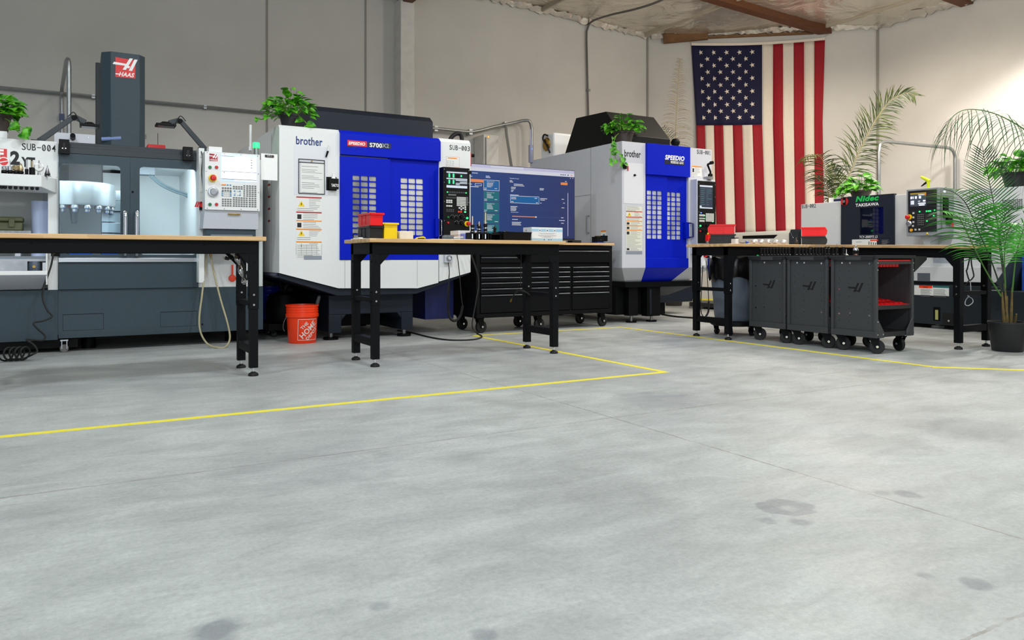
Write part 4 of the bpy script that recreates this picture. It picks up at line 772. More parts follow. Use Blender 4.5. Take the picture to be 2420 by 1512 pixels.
m = MB(); m.cyl((x, 7.4875, zt+.072), .030, .0012, PAPER, 26, (0, -1, 0)); m.box(x-.0015, x+.0015, 7.4850, 7.4862, zt+.06, zt+.095, INK); m.box(x-.002, x+.015, 7.485, 7.4862, zt+.071, zt+.0735, INK); m.build('dial_face', t)
t = thing('equipment_case', 'olive green hard plastic case lying on a metal plate in the recess', 'case', (oY(20, 540, 7.9)[0], 7.9, 0)); OLV = M('olive_plastic', (92, 96, 62), .45)
zp = oY(30, 545, 7.8)[1]; xa, xb = oY(-40, 530, 7.8)[0], oY(53, 530, 7.8)[0]
m = MB(); m.box(xa, xb, 7.8, 8.0, zp, zp+.075, OLV); m.build('case_body', t, .012)
m = MB(); m.box(xa-.004, xb+.004, 7.794, 8.0, zp+.078, zp+.12, OLV); m.build('case_lid', t, .012)
m = MB(); m.box(xb-.10, xb-.055, 7.782, 7.7935, zp+.03, zp+.105, OLV); m.build('latch', t, .004); m = MB(); m.cyl((xb-.19, 7.799, zp+.04), .017, .012, RUBBER, 12, (0, -1, 0)); m.build('latch', t)
m = MB(); xb2 = oY(74, 550, 7.78)[0]; m.box(xa-.1, xb2, 7.76, 8.05, zp-.032, zp-.0005, M('ground_plate', (128, 130, 132), .35, .9, noise_amt=.2, scale=30)); m.box(xa-.05, xa+.0, 7.8, 8.0, .8205, zp-.032, GREYP); m.box(xb2-.12, xb2-.08, 7.8, 8.0, .8205, zp-.032, GREYP)
single(m, 'metal_plate', 'ground metal plate carrying the olive case in the recess', 'plate')
m = MB(); x = oY(98, 500, 7.9)[0]; m.lathe([(.02, 0), (.078, 0), (.078, oY(98, 476, 7.9)[1]-.8205), (.02, oY(98, 476, 7.9)[1]-.8205)], (x, 7.9, .8205), M('blue_paper', (206, 218, 250), .7, noise_amt=.04, scale=90, stretch=(1, 1, 12)), 30); single(m, 'paper_roll', 'tall roll of pale blue shop paper standing in the recess', 'paper roll')
m = MB(); xa = oY(0, 630, 7.6)[0]; xb = oY(65, 630, 7.6)[0]; m.box(xa-.3, xb, 7.58, 7.60, z1_-.06, z1_+.085, M('scratched_steel', (172, 174, 178), .35, .8, noise_amt=.15, scale=12)); m.box(xa-.3, xb, 7.6, 7.64, z1_-.06, z1_-.05, STEEL); single(m, 'metal_block', 'scratched flat steel block standing in the sloping white bin', 'block')
m = MB(); a = oY(81, 625, 7.6)[0]; m.lathe([(.028, 0), (.044, .004), (.044, .075), (.036, .095), (.02, .1)], (a, 7.6, z1_-.02), M('grey_pump', (74, 86, 102), .4), 18); m.cyl((a, 7.556, z1_+.035), .012, .01, BRASS, 10, (0, -1, 0)); m.box(a+.06, a+.085, 7.58, 7.62, z1_-.02, z1_+.07, STEEL); m.box(a-.05, a+.09, 7.54, 7.66, z1_-.034, z1_-.0201, STEEL); single(m, 'small_motor', 'small grey-blue motor with steel bracket standing in the sloping white bin', 'motor')
m = MB(); QH = lambda px, py, y: Vector((oY(px, py, y)[0], y, oY(px, py, y)[1])); fz = lambda px, py: Vector((*fl(px, py).xy, .009))
pts = [QH(126, 598, 7.62), QH(120, 630, 7.6), QH(104, 678, 7.52), QH(101, 705, 7.5), QH(112, 733, 7.45), QH(123, 747, 7.42), QH(105, 757, 7.4), QH(80, 763, 7.36), QH(88, 776, 7.34), QH(106, 793, 7.32), QH(100, 804, 7.3), QH(63, 802, 7.26), QH(80, 815, 7.22), QH(88, 830, 7.2), QH(76, 838, 7.18)]
m.tube(spl(pts, 7), .0075, RUBBER, 8)
c0 = fl(58, 852); cp = []
for k in range(64):
    a = -2.2-k*2*math.pi/15; cp.append(Vector((c0.x+.02-.0045*k*.55+.0, c0.y-.02+.052*math.cos(a)*.6, .062+.052*math.sin(a))) + Vector((.052*math.cos(a)*.75, 0, 0)))
m.tube([pts[-1]]+cp, .0075, RUBBER, 8); single(m, 'air_hose', 'black coiled air hose dropping from the white cabinet onto the floor', 'hose')
m = MB(); pts = [QH(488, 596, 7.60), QH(484, 640, 7.55), QH(477, 700, 7.5), QH(471, 750, 7.48), QH(474, 785, 7.45), QH(490, 812, 7.42), QH(512, 828, 7.35), QH(532, 824, 7.35), QH(543, 800, 7.4), QH(538, 765, 7.45), QH(522, 710, 7.5), QH(507, 650, 7.55), QH(498, 606, 7.60)]
for p in pts: p.z = max(p.z, .0095)
m.tube(spl(pts, 7), .0085, M('tan_hose', (176, 166, 132), .45), 8); m.cyl(pts[-1]-Vector((0, 0, .0)), .010, .03, BRASS, 10); m.box(pts[-1].x-.05, pts[-1].x+.02, 7.58, 7.64, pts[-1].z+.03, pts[-1].z+.13, PLAST); m.box(pts[-1].x-.03, pts[-1].x+.0, 7.64, 7.69, pts[-1].z+.06, pts[-1].z+.09, PLAST); single(m, 'air_hose', 'tan air hose hanging in a long loop below the mill side panel', 'hose')
m = MB(); x, z = oY(549.5, 650, 7.68); m.lathe([(.0, 0), (.035, .004), (.03, .016), (0, .018)], (x, 7.694, z-.03), M('orange_scoop', (250, 74, 36), .4), 18, (0, -1, 0)); m.box(x-.008, x+.008, 7.68, 7.692, z-.01, z+.10, M('orange_scoop', (250, 74, 36))); single(m, 'scoop', 'orange scoop hanging on the white side panel behind the bench leg', 'scoop')
t = thing('power_cord', 'folded black power cord in clear plastic film hanging under the bench end', 'cord', (QH(560, 620, 5.72).x, 5.72, 0)); m = MB(); A = lambda px, py: QH(px, py, 5.72)
for k in range(5): m.tube(spl([A(546+k, 591), A(556+k*2, 606), A(568+k*2, 628), A(575+k, 650), A(578+k, 662), A(584+k, 655), A(582+k, 640)], 5), .004, RUBBER, 6)
m.tube(spl([A(556, 605), A(548, 612), A(540, 612)], 4), .004, RUBBER, 6); m.tube([A(541, 612), A(532, 609)], [.011, .014], RUBBER, 10); m.tube([A(532, 608), A(526, 607)], .002, BRASS, 6); m.tube([A(532, 610.5), A(526, 610)], .002, BRASS, 6); m.build('cord', t)
m = MB(); m.tube(spl([A(547, 591), A(553, 602), A(564, 618), A(569, 640), A(576, 663), A(577, 672)], 5), [.006+.016*abs(math.sin(i*.5+.4)) for i in range(26)], FILM, 9); m.build('plastic_wrap', t)
t = thing('clipboard', 'blank white clipboard hung beside the screen panel of the slate mill', 'clipboard', (oY(636, 395, 7.3)[0], 7.3, 1.5)); X0, X1, Z0, Z1 = rY(617, 362, 656, 425, 7.3)
m = MB(); m.box(X0, X1, 7.3, 7.306, Z0, Z1, EMB_W); m.box(X0-.025, X0+.02, 7.306, 7.312, Z1-.2, Z1-.17, GREYP); m.build('board', t, .004); m = MB(); m.box(X0+.035, X1-.035, 7.292, 7.3, Z1-.034, Z1-.012, M('dark_clip', (70, 62, 54), .3, .9)); m.box(X0+.05, X1-.05, 7.286, 7.292, Z1-.028, Z1-.018, CHROME); m.build('clip', t, .002)
# ------------------------------------------------------------------ white and blue mill (wide)
def pane_mat(name, a, b, sc, rough=.3):
    m = M(name, b, rough, .25); nt = m.node_tree; bs = nt.nodes['Principled BSDF']; tc = nt.nodes.new('ShaderNodeTexCoord'); mp = nt.nodes.new('ShaderNodeMapping'); mp.inputs['Scale'].default_value = (1, 1, .55); n = nt.nodes.new('ShaderNodeTexNoise'); n.inputs['Scale'].default_value = sc; n.inputs['Detail'].default_value = 5
    r = nt.nodes.new('ShaderNodeValToRGB'); r.color_ramp.elements[0].color = lin(a); r.color_ramp.elements[1].color = lin(b); r.color_ramp.elements[0].position = .36; r.color_ramp.elements[1].position = .56
    nt.links.new(tc.outputs['Object'], mp.inputs[0]); nt.links.new(mp.outputs[0], n.inputs['Vector']); nt.links.new(n.outputs['Fac'], r.inputs[0]); nt.links.new(r.outputs[0], bs.inputs['Base Color']); return m
PANED = pane_mat('dark_frosted_pane', (118, 118, 116), (196, 194, 188), 3.0); PANEL = pane_mat('frosted_pane', (205, 202, 194), (232, 229, 221), 4.0); PANEB = pane_mat('pale_frosted_pane', (168, 172, 184), (226, 229, 236), 6.0)
A_ = thing('machining_center', 'white mill with wide cobalt blue sliding doors and long charcoal roof hood', 'milling machine', (2.7, 8.4, 0)); Y = 7.30
L_ = lambda px, py, y=Y: oY(px, py, y)
m = MB(); m.plate([(660, 303), (803, 314), (803, 681), (800, 681), (660, 645)], Y, 2.1, WHITE); m.plate([(1038, 334), (1112, 340.5), (1112, 643), (1038, 665)], Y, 2.1, WHITE); m.plate([(802.5, 314), (1038.5, 335), (1038.5, 666), (987, 680), (802.5, 680)], Y+.05, 2.05, WHITE)
for a, b, c, d in (((660, 303), (660, 293.5), (802.5, 306), (802.5, 315)), ((1038, 334), (1038, 325), (1112, 331), (1112, 342))):     # bevelled top edge
    P_ = [L_(*p) for p in (a, b, c, d)]; m.prism([(P_[0][0], Y, P_[0][1]), (P_[0][0], Y+.035, P_[1][1]), (P_[0][0], Y+2.1, P_[1][1]), (P_[0][0], Y+2.1, P_[0][1])], [(P_[3][0], Y, P_[0][1]), (P_[3][0], Y+.035, P_[1][1]), (P_[3][0], Y+2.1, P_[1][1]), (P_[3][0], Y+2.1, P_[0][1])], WHITE)
m.plate([(803, 614.5), (1036, 614.5), (1036, 668), (987, 681), (803, 681)], Y, .05, WHITE)
for px in (815, 986): x = L_(px, 640)[0]; q3(m, x-.0015, x+.0015, L_(815, 680)[1], L_(815, 615)[1], Y-.001, INKG)
m.build('cabinet', A_)
ZT = L_(660, 293.5)[1]
m = MB(); a, b = L_(802.6, 310)[0], L_(1039, 331)[0]; zb_ = L_(803, 365)[1]; zc_ = L_(803, 316)[1]
m.prism([(a, Y-.03, zb_), (a, Y-.03, zc_), (a, Y+.02, ZT+.0), (a, Y+.3, ZT), (a, Y+.3, zb_)], [(b, Y-.03, zb_), (b, Y-.03, zc_), (b, Y+.02, ZT+.0), (b, Y+.3, ZT), (b, Y+.3, zb_)], BLUE); m.build('door_header', A_, .002)
dA = grid_door(A_, 'door', 803.3, 368, 922, 613, Y-.012, .03, (833.5, 850.5, 853, 870, 872.5, 889.5), 414, 11.4, 14.0, 11, BLUE, PANED)
dB = grid_door(A_, 'door', 919, 372, 1036, 613, Y+.020, .028, (947, 963.5, 965.5, 982, 983.5, 1000), 420, 11.8, 13.7, 10, BLUE, PANEL)
m = MB(); x = L_(1034, 540)[0]; zt_, zb_ = L_(1034, 517)[1], L_(1034, 560)[1]; m.box(x-.035, x+.005, Y-.03, Y+.019, zb_, zt_, BLUE); m.tube([(x+.005, Y-.03, zt_-.01), (x+.02, Y-.06, zt_-.015), (x+.022, Y-.06, zb_+.02), (x+.005, Y-.03, zb_+.012)], .008, CHROME, 8); m.build('handle', dB, .002)
# hood on the roof
m = MB(); Yh = 7.78; a, b = oY(732, 270, Yh)[0], oY(1023, 290, Yh)[0]; z1_ = oY(732, 249, Yh+.07)[1]; z0_ = oY(732, 260, Yh)[1]
m.prism([(a, Yh, ZT-.02), (a, Yh, z0_), (a, Yh+.08, z1_), (a, Yh+1.2, z1_), (a, Yh+1.2, ZT-.02)], [(b, Yh, ZT-.02), (b, Yh, z0_), (b, Yh+.08, z1_), (b, Yh+1.2, z1_), (b, Yh+1.2, ZT-.02)], HOODG)
for k in range(4): m.cyl((a-.001, Yh+.03, ZT+.04+k*.09), .006, .003, CHROME, 8, (-1, 0, 0)); m.cyl((a+.03, Yh, ZT+.04+k*.07), .005, .003, CHROME, 8, (0, -1, 0))
m.build('roof_hood', A_, .003)
m = MB(); p = lambda px, py: Vector((oY(px, py, 8.4)[0], 8.4, oY(px, py, 8.4)[1])); m.tube(spl([p(1060, 340), p(1066, 326), p(1076, 317), p(1086, 316), p(1091, 324), p(1092, 345)], 5), .026, RUBBER, 10); m.build('roof_hose', A_)
# skirt, base and void below
m = MB(); SK = HOODG; x0, x1 = L_(660, 645)[0], L_(1112, 643)[0]; zl = L_(660, 645)[1]; zm = L_(800, 681)[1]; xa, xb = L_(800, 681)[0], L_(987, 681)[0]
for dz in (.004,):
    ring = [(x0, zl-dz), (xa, zm-dz), (xb, zm-dz), (x1, zl-dz), (x1, zl-.03), (xb, zm-.075), (xa, zm-.075), (x0, zl-.045)]
    m.prism([(x, Y+.03, z) for x, z in ring], [(x, Y+2.0, z) for x, z in ring], HOODG)
m.box(x0-.02, x0-.001, Y+.05, Y+1.9, zl-.03, zl-.004, M('navy_trim', (26, 30, 70), .4)); m.build('underside_skirt', A_, .003)
m = MB(); Yb = 7.46; a, b = oY(777, 740, Yb)[0], oY(976, 740, Yb)[0]; zk = zm-.076; zb0 = .075
m.box(a, b, Yb, 9.2, .26, zk, HOODG)
for u, v in ((a, a+.13), (b-.13, b)): m.box(u, v, Yb, 9.2, zb0, .26, HOODG)
for u, sg in ((a+.13, 1), (b-.13, -1)): m.prism([(u, Yb, .26), (u+sg*.05, Yb, .26), (u, Yb, .20)], [(u, 9.2, .26), (u+sg*.05, 9.2, .26), (u, 9.2, .20)], HOODG)
m.box(a+.18, b-.18, Yb+.5, 9.0, .10, .26, BLACK); m.build('base', A_, .006)  # black box stands in for the shade of the void underneath
for px, py in ((781, 802), (960, 793), (820, 700), (940, 700)):
    v = fl(px, py) if py > 750 else Vector((a+.06 if px == 820 else b-.06, 9.0, 0)); m = MB(); m.cyl((min(max(v.x, a+.06), b-.06), max(v.y, Yb+.08), 0), .075, .025, BLACK, 20); m.cyl((min(max(v.x, a+.06), b-.06), max(v.y, Yb+.08), .025), .022, .0498, ZINC, 10); m.build('leveling_foot', A_)
m = MB(); m.box(x0+.12, a-.02, 8.85, 9.3, .10, zl-.05, M('dark_tank', (46, 48, 52), .5)); m.build('rear_tank', A_, .005)
m = MB(); m.box(b+.25, x1-.0, 7.72, 9.0, .15, zl-.035, NAVY); m.build('coolant_tank', A_, .005)
m = MB(); m.box(x0+.02, x0+.1, 8.86, 9.3, .0, zl-.05, BLACK); m.build('support_leg', A_, .005)
# side face: handle, seam, notices, white aerial
m = MB(); sx = L_(660, 400)[0]; 
for yy in (7.62, 8.3): m.box(sx-.002, sx-.0005, yy, yy+.005, zl, ZT-.05, INKG)
m.build('panel_seam', A_)
m = MB(); z = 1.42; m.tube([(sx, 8.02, z), (sx-.035, 8.02, z), (sx-.035, 8.02, z-.20), (sx, 8.02, z-.20)], .007, ZINC, 8); m.build('handle', A_)
m = MB()
for k in range(4): m.add([(sx-.0015, 7.78, 1.55-k*.12), (sx-.0015, 7.68, 1.55-k*.12), (sx-.0015, 7.68, 1.50-k*.12), (sx-.0015, 7.78, 1.50-k*.12)], [(0, 1, 2, 3)], PAPER); m.add([(sx-.002, 7.78, 1.57-k*.12), (sx-.002, 7.68, 1.57-k*.12), (sx-.002, 7.68, 1.55-k*.12), (sx-.002, 7.78, 1.55-k*.12)], [(0, 1, 2, 3)], LRED)
m.build('side_notice', A_, flat=True)
m = MB(); v = pd(592, 330, 8.3); v2 = pd(592, 295, 8.3); m.cyl((v.x, v.y, v.z-.1), .014, v2.z-v.z+.1, EMB_W, 8); m.box(v.x-.02, sx, v.y-.02, v.y+.02, v.z-.12, v.z-.08, EMB_W); m.build('aerial', A_)
# front lettering
m = MB(); NAV = M('lettering_navy', (22, 48, 118), .5)
m.tY('brother', 699.5, 321.5, 762, 341, Y, NAV, bold=.018)
q3(m, L_(821, 332, Y-.03)[0], L_(867, 345, Y-.03)[0], L_(821, 344, Y-.03)[1], L_(821, 330.5, Y-.03)[1], Y-.0315, EMB_RED); m.tY('SPEEDIO', 823.5, 334, 863, 341.5, Y-.032, EMB_W, bold=.04, shear=.18)
q3(m, L_(868, 336, Y-.03)[0], L_(924, 345, Y-.03)[0], L_(868, 348, Y-.03)[1], L_(868, 334.5, Y-.03)[1], Y-.0315, M('badge_navy', (18, 26, 58), .4)); m.tY('S700', 873.5, 337, 903, 347.5, Y-.032, EMB_W, bold=.03); m.tY('X2', 902.5, 338.6, 919, 348.6, Y-.032, M('badge_grey', (150, 156, 170), .4), bold=.03)
q3(m, L_(821, 346, Y-.03)[0], L_(846, 348, Y-.03)[0], L_(821, 347.6, Y-.03)[1], L_(821, 345.6, Y-.03)[1], Y-.0315, INK)
m.mY('SUB-003', 1061.5, 342, 1111, 353.5, Y, INK)
m.build('lettering', A_, flat=True)
m = MB(); X0, X1, Z0, Z1 = rY(700, 463.5, 760, 614, Y); label_sheet(m, X0, X1, Z0+.02, Z1, Y, [(2, 'red'), (12, 'tri'), (5, 'text'), (2, 'red'), (9, 'half'), (1.6, 'orange'), (9, 'half'), (2, 'orange'), (8, 'tri'), (5, 'text'), (1, ''), (2, 'orange'), (7, 'tri'), (2, 'orange'), (6, 'text'), (4, 'text')], seed=2); m.build('warning_notice', A_, flat=True)
m = MB(); X0, X1, Z0, Z1 = rY(700, 577, 760, 602, Y); label_sheet(m, X0, X1, Z0, Z1, Y-.001, [(1, 'text'), (1, 'text')], seed=5)
for k in range(6): q3(m, X0+(X1-X0)*k/5-.001, X0+(X1-X0)*k/5+.001, Z0, Z1, Y-.004, INKG)
X0, X1, Z0, Z1 = rY(718, 604, 760, 613, Y); q3(m, X0, X1, Z0, Z1, Y-.0045, M('plate_grey', (140, 146, 156), .5)); m.build('data_table', A_, flat=True)
m = MB(); X0, X1, Z0, Z1 = rY(1054, 369, 1085.5, 394, Y); q3(m, X0, X1, Z0, Z1, Y-.001, M('label_orange_line', (240, 150, 90), .5)); q3(m, X0+.003, X1-.003, Z0+.003, Z1-.003, Y-.0015, PAPER); q3(m, X0+.02, X1-.03, Z1-.022, Z1-.012, Y-.002, LORG)
for k in range(9): q3(m, X0+.01+.03*(k % 3), X0+.03+.03*(k % 3), Z0+.02+.02*(k//3), Z0+.024+.02*(k//3), Y-.002, INKG)
m.build('guide_notice', A_, flat=True)
# board, framed sheet, marker, spray bottle holder on the white front
m = MB(); m.rect(695.5, 342, 775, 460, Y-.002, .0015, M('board_film', (226, 227, 232), .25)); single(m, 'magnetic_board', 'pale rounded magnetic board on the white mill front behind the framed sheet', 'board')
t = thing('framed_sheet', 'printed sheet in a black-edged clear holder hung on the pale magnetic board', 'document', (L_(737, 420)[0], Y-.01, 1.4)); X0, X1, Z0, Z1 = rY(705.5, 374.5, 767.5, 457, Y-.008)
m = MB()
for b_ in ((X0, X1, Z1-.005, Z1), (X0, X1, Z0, Z0+.006), (X0, X0+.005, Z0, Z1), (X1-.005, X1, Z0, Z1), (X0, X1, Z1-.036, Z1-.030)): m.box(b_[0], b_[1], Y-.010, Y-.0036, b_[2], b_[3], BLACK)
m.cyl(((X0+X1)/2, Y-.010, Z1-.017), .007, .004, BRASS, 10, (0, -1, 0)); m.build('frame', t)
m = MB(); q3(m, X0+.004, X1-.004, Z0+.004, Z1-.004, Y-.0040, M('paper_grey', (206, 208, 212), .6)); label_sheet(m, X0+.022, X1-.004, Z0+.004, Z1-.036, Y-.0042, [(1.2, ''), (.8, 'text'), (.6, ''), (2, 'text'), (.8, ''), (2, 'text'), (1, ''), (1.6, 'text'), (1.5, 'text'), (1.2, ''), (.8, 'text')], seed=9); m.build('sheet', t, flat=True)
m = MB(); v = [Vector((L_(px, py, Y-.014)[0], Y-.014, L_(px, py, Y-.014)[1])) for px, py in ((778, 344), (775, 357), (770.5, 371))]; m.tube([v[0], v[1]], .009, PAPER, 10); m.tube([v[1], v[2]], [.010, .008], BLACK, 10); single(m, 'marker_pen', 'white marker pen with black cap stuck at a slant on the magnetic board', 'marker')
t = thing('holder_pocket', 'black magnetic pocket with white lettering on the mill front beside the blue door', 'holder', (L_(790, 435)[0], Y-.04, 1.3)); X0, X1, Z0, Z1 = rY(778, 421, 800.5, 446, Y-.07)
m = MB(); m.box(X0+.01, X1, Y-.07, Y-.066, Z0, Z1, PLAST); m.box(X0+.01, X0+.014, Y-.066, Y-.0035, Z0, Z1, PLAST); m.box(X1-.004, X1, Y-.066, Y-.0035, Z0, Z1, PLAST); m.box(X0+.01, X1, Y-.066, Y-.0035, Z0, Z0+.004, PLAST); m.box(X0-.01, X1, Y-.0035, Y-.0005, Z0-.01, Z1+.02, PLAST); m.build('pocket', t, .001)
m = MB(); m.tY('TAKTO', 783, 434, 800, 441, Y-.071, EMB_W, bold=.03); m.build('lettering', t, flat=True)
t = thing('spray_bottle', 'small white and blue spray bottle standing in the black pocket', 'bottle', ((X0+X1)/2, Y-.035, Z0+.0045)); x = (X0+X1)/2+.005
m = MB(); m.lathe([(.022, 0), (.023, .01), (.023, .10), (.012, .12)], (x, Y-.035, Z0+.0045), EMB_W, 16); m.lathe([(.0235, .03), (.0235, .095)], (x, Y-.035, Z0+.0045), M('bottle_blue', (64, 84, 170), .4), 16); m.build('bottle_body', t)
m = MB(); m.lathe([(.012, .12), (.012, .138), (.007, .14), (.007, .158), (.003, .16)], (x, Y-.035, Z0+.0045), EMB_W, 14); m.build('cap', t)
# operator panel
PYa = Y-.10; X0, X1, Z0, Z1 = rY(1047.5, 394, 1110, 590, PYa); Z0 = .98
m = MB(); m.box(X0, X1, PYa, Y-.0005, Z0, Z1, PLAST); screws(m, [(X0+.012, Z0+(Z1-Z0)*k) for k in (.3, .55, .8, .97)]+[(X1-.012, Z0+(Z1-Z0)*k) for k in (.3, .55, .8, .97)], PYa, .005, ZINC); m.box(X1+.001, X1+.03, PYa+.02, PYa+.05, Z1-.055, Z1-.02, BLACK); pa = m.build('operator_panel', A_, .003)
m = MB(); s0, s1, t0, t1 = rY(1055, 402, 1104, 443, PYa); W_, H_ = s1-s0, t1-t0; q3(m, s0-.008, s1+.008, t0-.008, t1+.008, PYa-.001, BLACK); q3(m, s0, s1, t0, t1, PYa-.0015, SCR_K); f = lambda a, b, c, d, mt: q3(m, s0+W_*a, s0+W_*b, t0+H_*c, t0+H_*d, PYa-.002, mt); SG = M('screen_grey', (176, 184, 196), .4, emit=.6)
for a in ((0, 1, .86, .93), (0, 1, .50, .56), (0, 1, 0, .14), (.44, 1, .42, .47), (.64, 1, .33, .37), (.44, .64, .18, .22), (.44, 1, .26, .30)): f(*a, SG)
for a in ((.1, .17, .6, .82), (.3, .37, .6, .82), (.1, .17, .24, .46), (.3, .37, .24, .46), (.68, .74, .66, .76)): f(*a, GLED)
f(.44, .62, .58, .78, BLACK); m.build('screen', pa, flat=True)
kx = lambda px: oY(px, 480, PYa)[0]; kz = lambda py: oY(1055, py, PYa)[1]; m = MB(); KD = M('key_dark', (62, 64, 68), .5); KP = M('key_pale', (206, 206, 202), .5)
keys(m, kx(1055), kx(1104), kz(456), kz(451), PYa, 9, 1, KD, .8, .7); keys(m, kx(1059), kx(1078), kz(462), kz(457.5), PYa, 5, 1, KEYG, .8, .8); keys(m, kx(1054), kx(1078), kz(469), kz(464.5), PYa, 7, 1, KD, .8, .7); keys(m, kx(1079), kx(1101), kz(486), kz(463.5), PYa, 7, 6, KP, .82, .8); keys(m, kx(1101.5), kx(1106), kz(484), kz(463), PYa, 1, 6, KEYG, .8, .8)
keys(m, kx(1054), kx(1069), kz(480), kz(471), PYa, 3, 2, KP, .82, .8); keys(m, kx(1054), kx(1069), kz(488.5), kz(484), PYa, 3, 1, KP, .82, .8); keys(m, kx(1054), kx(1073), kz(501), kz(493), PYa, 4, 2, KD, .7, .75)
for px, py in ((1090, 486.5), (1090, 493), (1085.5, 490), (1094.5, 490), (1099.5, 488), (1099.5, 493)): m.box(kx(px-1.8), kx(px+1.8), PYa-.004, PYa, kz(py+2.2), kz(py-1.8), KP)
for px, mt in ((1084, ORANGE), (1089.5, ORANGE), (1099, GLED)): m.box(kx(px-2), kx(px+2), PYa-.004, PYa, kz(501), kz(497.5), mt)
for px in (1057, 1101): m.box(kx(px-1.2), kx(px+1.2), PYa-.006, PYa, kz(455), kz(452.5), GLED)
m.build('keypad', pa)
for px, py, r, mt in ((1058.5, 513, .012, GREENB), (1058.5, 526, .012, REDB), (1069, 513, .017, PLAST), (1079, 513, .015, PLAST), (1091, 511, .02, PLAST), (1079, 526, .015, PLAST), (1091, 526, .02, PLAST), (1103.5, 514, .011, GLED)):
    m = MB(); knob(m, kx(px), kz(py), PYa, r, .016, mt)
    for k in range(5): a = 2.6-k*.52*1.3; q3(m, kx(px)+r*1.5*math.cos(a)-.002, kx(px)+r*1.5*math.cos(a)+.002, kz(py)+r*1.5*math.sin(a)-.002, kz(py)+r*1.5*math.sin(a)+.002, PYa-.001, KEYW) if mt is PLAST else None
    m.build('push_button' if mt is not PLAST else 'selector_knob', pa)
estop(pa, kx(1103), kz(527.5), PYa, .022)
# pendant hand wheel with coiled cord
t = thing('pendant', 'grey handwheel pendant with coiled black cord hanging from the blue-doored mill', 'pendant', (L_(1060, 606)[0], Y-.04, .6)); X0, X1, Z0, Z1 = rY(1052, 591, 1070, 620, Y-.05)
m = MB(); m.box(X0, X1, Y-.05, Y-.001, Z0, Z1, GREYP); m.cyl(((X0+X1)/2, Y-.05, (Z0+Z1)/2-.02), .032, .012, STEEL, 22, (0, -1, 0)); m.cyl(((X0+X1)/2, Y-.062, (Z0+Z1)/2-.02), .018, .01, GREYP, 16, (0, -1, 0)); m.cyl(((X0+X1)/2+.014, Y-.072, (Z0+Z1)/2-.01), .005, .012, BLACK, 8, (0, -1, 0))
for k in (.25, .7): m.cyl((X0+(X1-X0)*k, Y-.05, Z1-.012), .008, .014, BLACK, 10, (0, -1, 0))
m.build('handwheel_box', t, .003)
m = MB(); B_ = lambda px, py, y=Y-.08: Vector((oY(px, py, y)[0], y, oY(px, py, y)[1])); top = Vector(((X0+X1)/2, Y-.03, Z0)); path = spl([B_(1060.5, 672), B_(1059, 700), B_(1059, 730), B_(1062, 748), B_(1070, 757), B_(1080, 756), B_(1088, 745), B_(1092, 730), B_(1093, 722)], 16); m.tube(spl([top, B_(1062, 640), B_(1061, 660), B_(1060.5, 672)], 4), .005, RUBBER, 6)
co = []
for i, p in enumerate(path[:-1]):
    d = (path[i+1]-p).normalized(); n1 = d.cross(Vector((0, 1, 0))).normalized(); n2 = Vector((0, 1, 0))
    for k in range(4): a = k*math.pi/2+.0; co.append(p.lerp(path[i+1], k/4)+n1*.012*math.cos(a)+n2*.012*math.sin(a))
m.tube(co, .0036, RUBBER, 5); m.tube(spl([B_(1093, 722), B_(1090, 700), B_(1087, 660), B_(1083, 620), B_(1079, 596, Y-.01)], 5), .005, RUBBER, 6); m.build('coiled_cord', t)
m = MB(); X0, X1, Z0, Z1 = rY(1071, 585, 1106, 600, Y-.01); m.box(X0, X1, Y-.015, Y-.0005, Z0, Z1, M('socket_white', (232, 232, 230), .4)); m.box(X0+.012, X1-.05, Y-.019, Y-.015, Z0+.012, Z1-.005, GREYP); m.build('socket_plate', A_, .003)
m = MB(); v = L_(1114, 366); m.box(v[0]+.0, v[0]+.012, Y+.02, Y+.06, v[1]-.12, v[1]+.03, REDB); m.cyl((v[0]+.012, Y+.04, v[1]), .018, .04, BLACK, 14, (1, 0, 0)); m.build('side_knob', A_, .002)
# under and beside the mill
t = thing('bucket', 'orange plastic bucket with white square sign and wire handle on the floor', 'bucket', (0, 0, 0)); bc = fl(716, 809.5); bx, by = bc.x, bc.y+.03
m = MB(); hb = .372; m.lathe([(.0, .012), (.127, .012), (.13, 0), (.133, .004), (.146, .25), (.150, .252), (.158, .256), (.158, .284), (.151, .288), (.151, .302), (.155, .304), (.155, .310), (.151, .312), (.151, .326), (.155, .328), (.155, .334), (.151, .336), (.152, .356), (.159, .358), (.160, hb), (.153, hb), (.149, .34), (.143, .25), (.127, .02), (0, .018)], (bx, by, 0), ORANGE, 48); m.build('bucket_body', t)
m = MB(); 
va = math.atan2(-by, -bx); SGN = M('sign_white', (236, 214, 206), .45)
def onb(u, v):                        # u along the wall, v up from the floor
    r = .1335+.0142*(v/.25)+.002; a = va+.42+u/r; return (bx+r*math.cos(a), by+r*math.sin(a), v)
def strip(u0, v0, u1, v1, w_, n=10):
    d = Vector((u1-u0, v1-v0)).normalized(); n_ = Vector((-d.y, d.x))*w_/2; vs = []; fs = []
    for i in range(n+1):
        p = Vector((u0, v0)).lerp(Vector((u1, v1)), i/n); vs += [onb(*(p+n_)), onb(*(p-n_))]
    fs = [(2*i, 2*i+1, 2*i+3, 2*i+2) for i in range(n)]; m.add(vs, fs, SGN)
s = .20; u0, v0 = -.10, .035
for e in (((u0, v0), (u0+s, v0)), ((u0+s, v0), (u0+s, v0+s)), ((u0+s, v0+s), (u0, v0+s)), ((u0, v0+s), (u0, v0))): strip(*e[0], *e[1], .005)
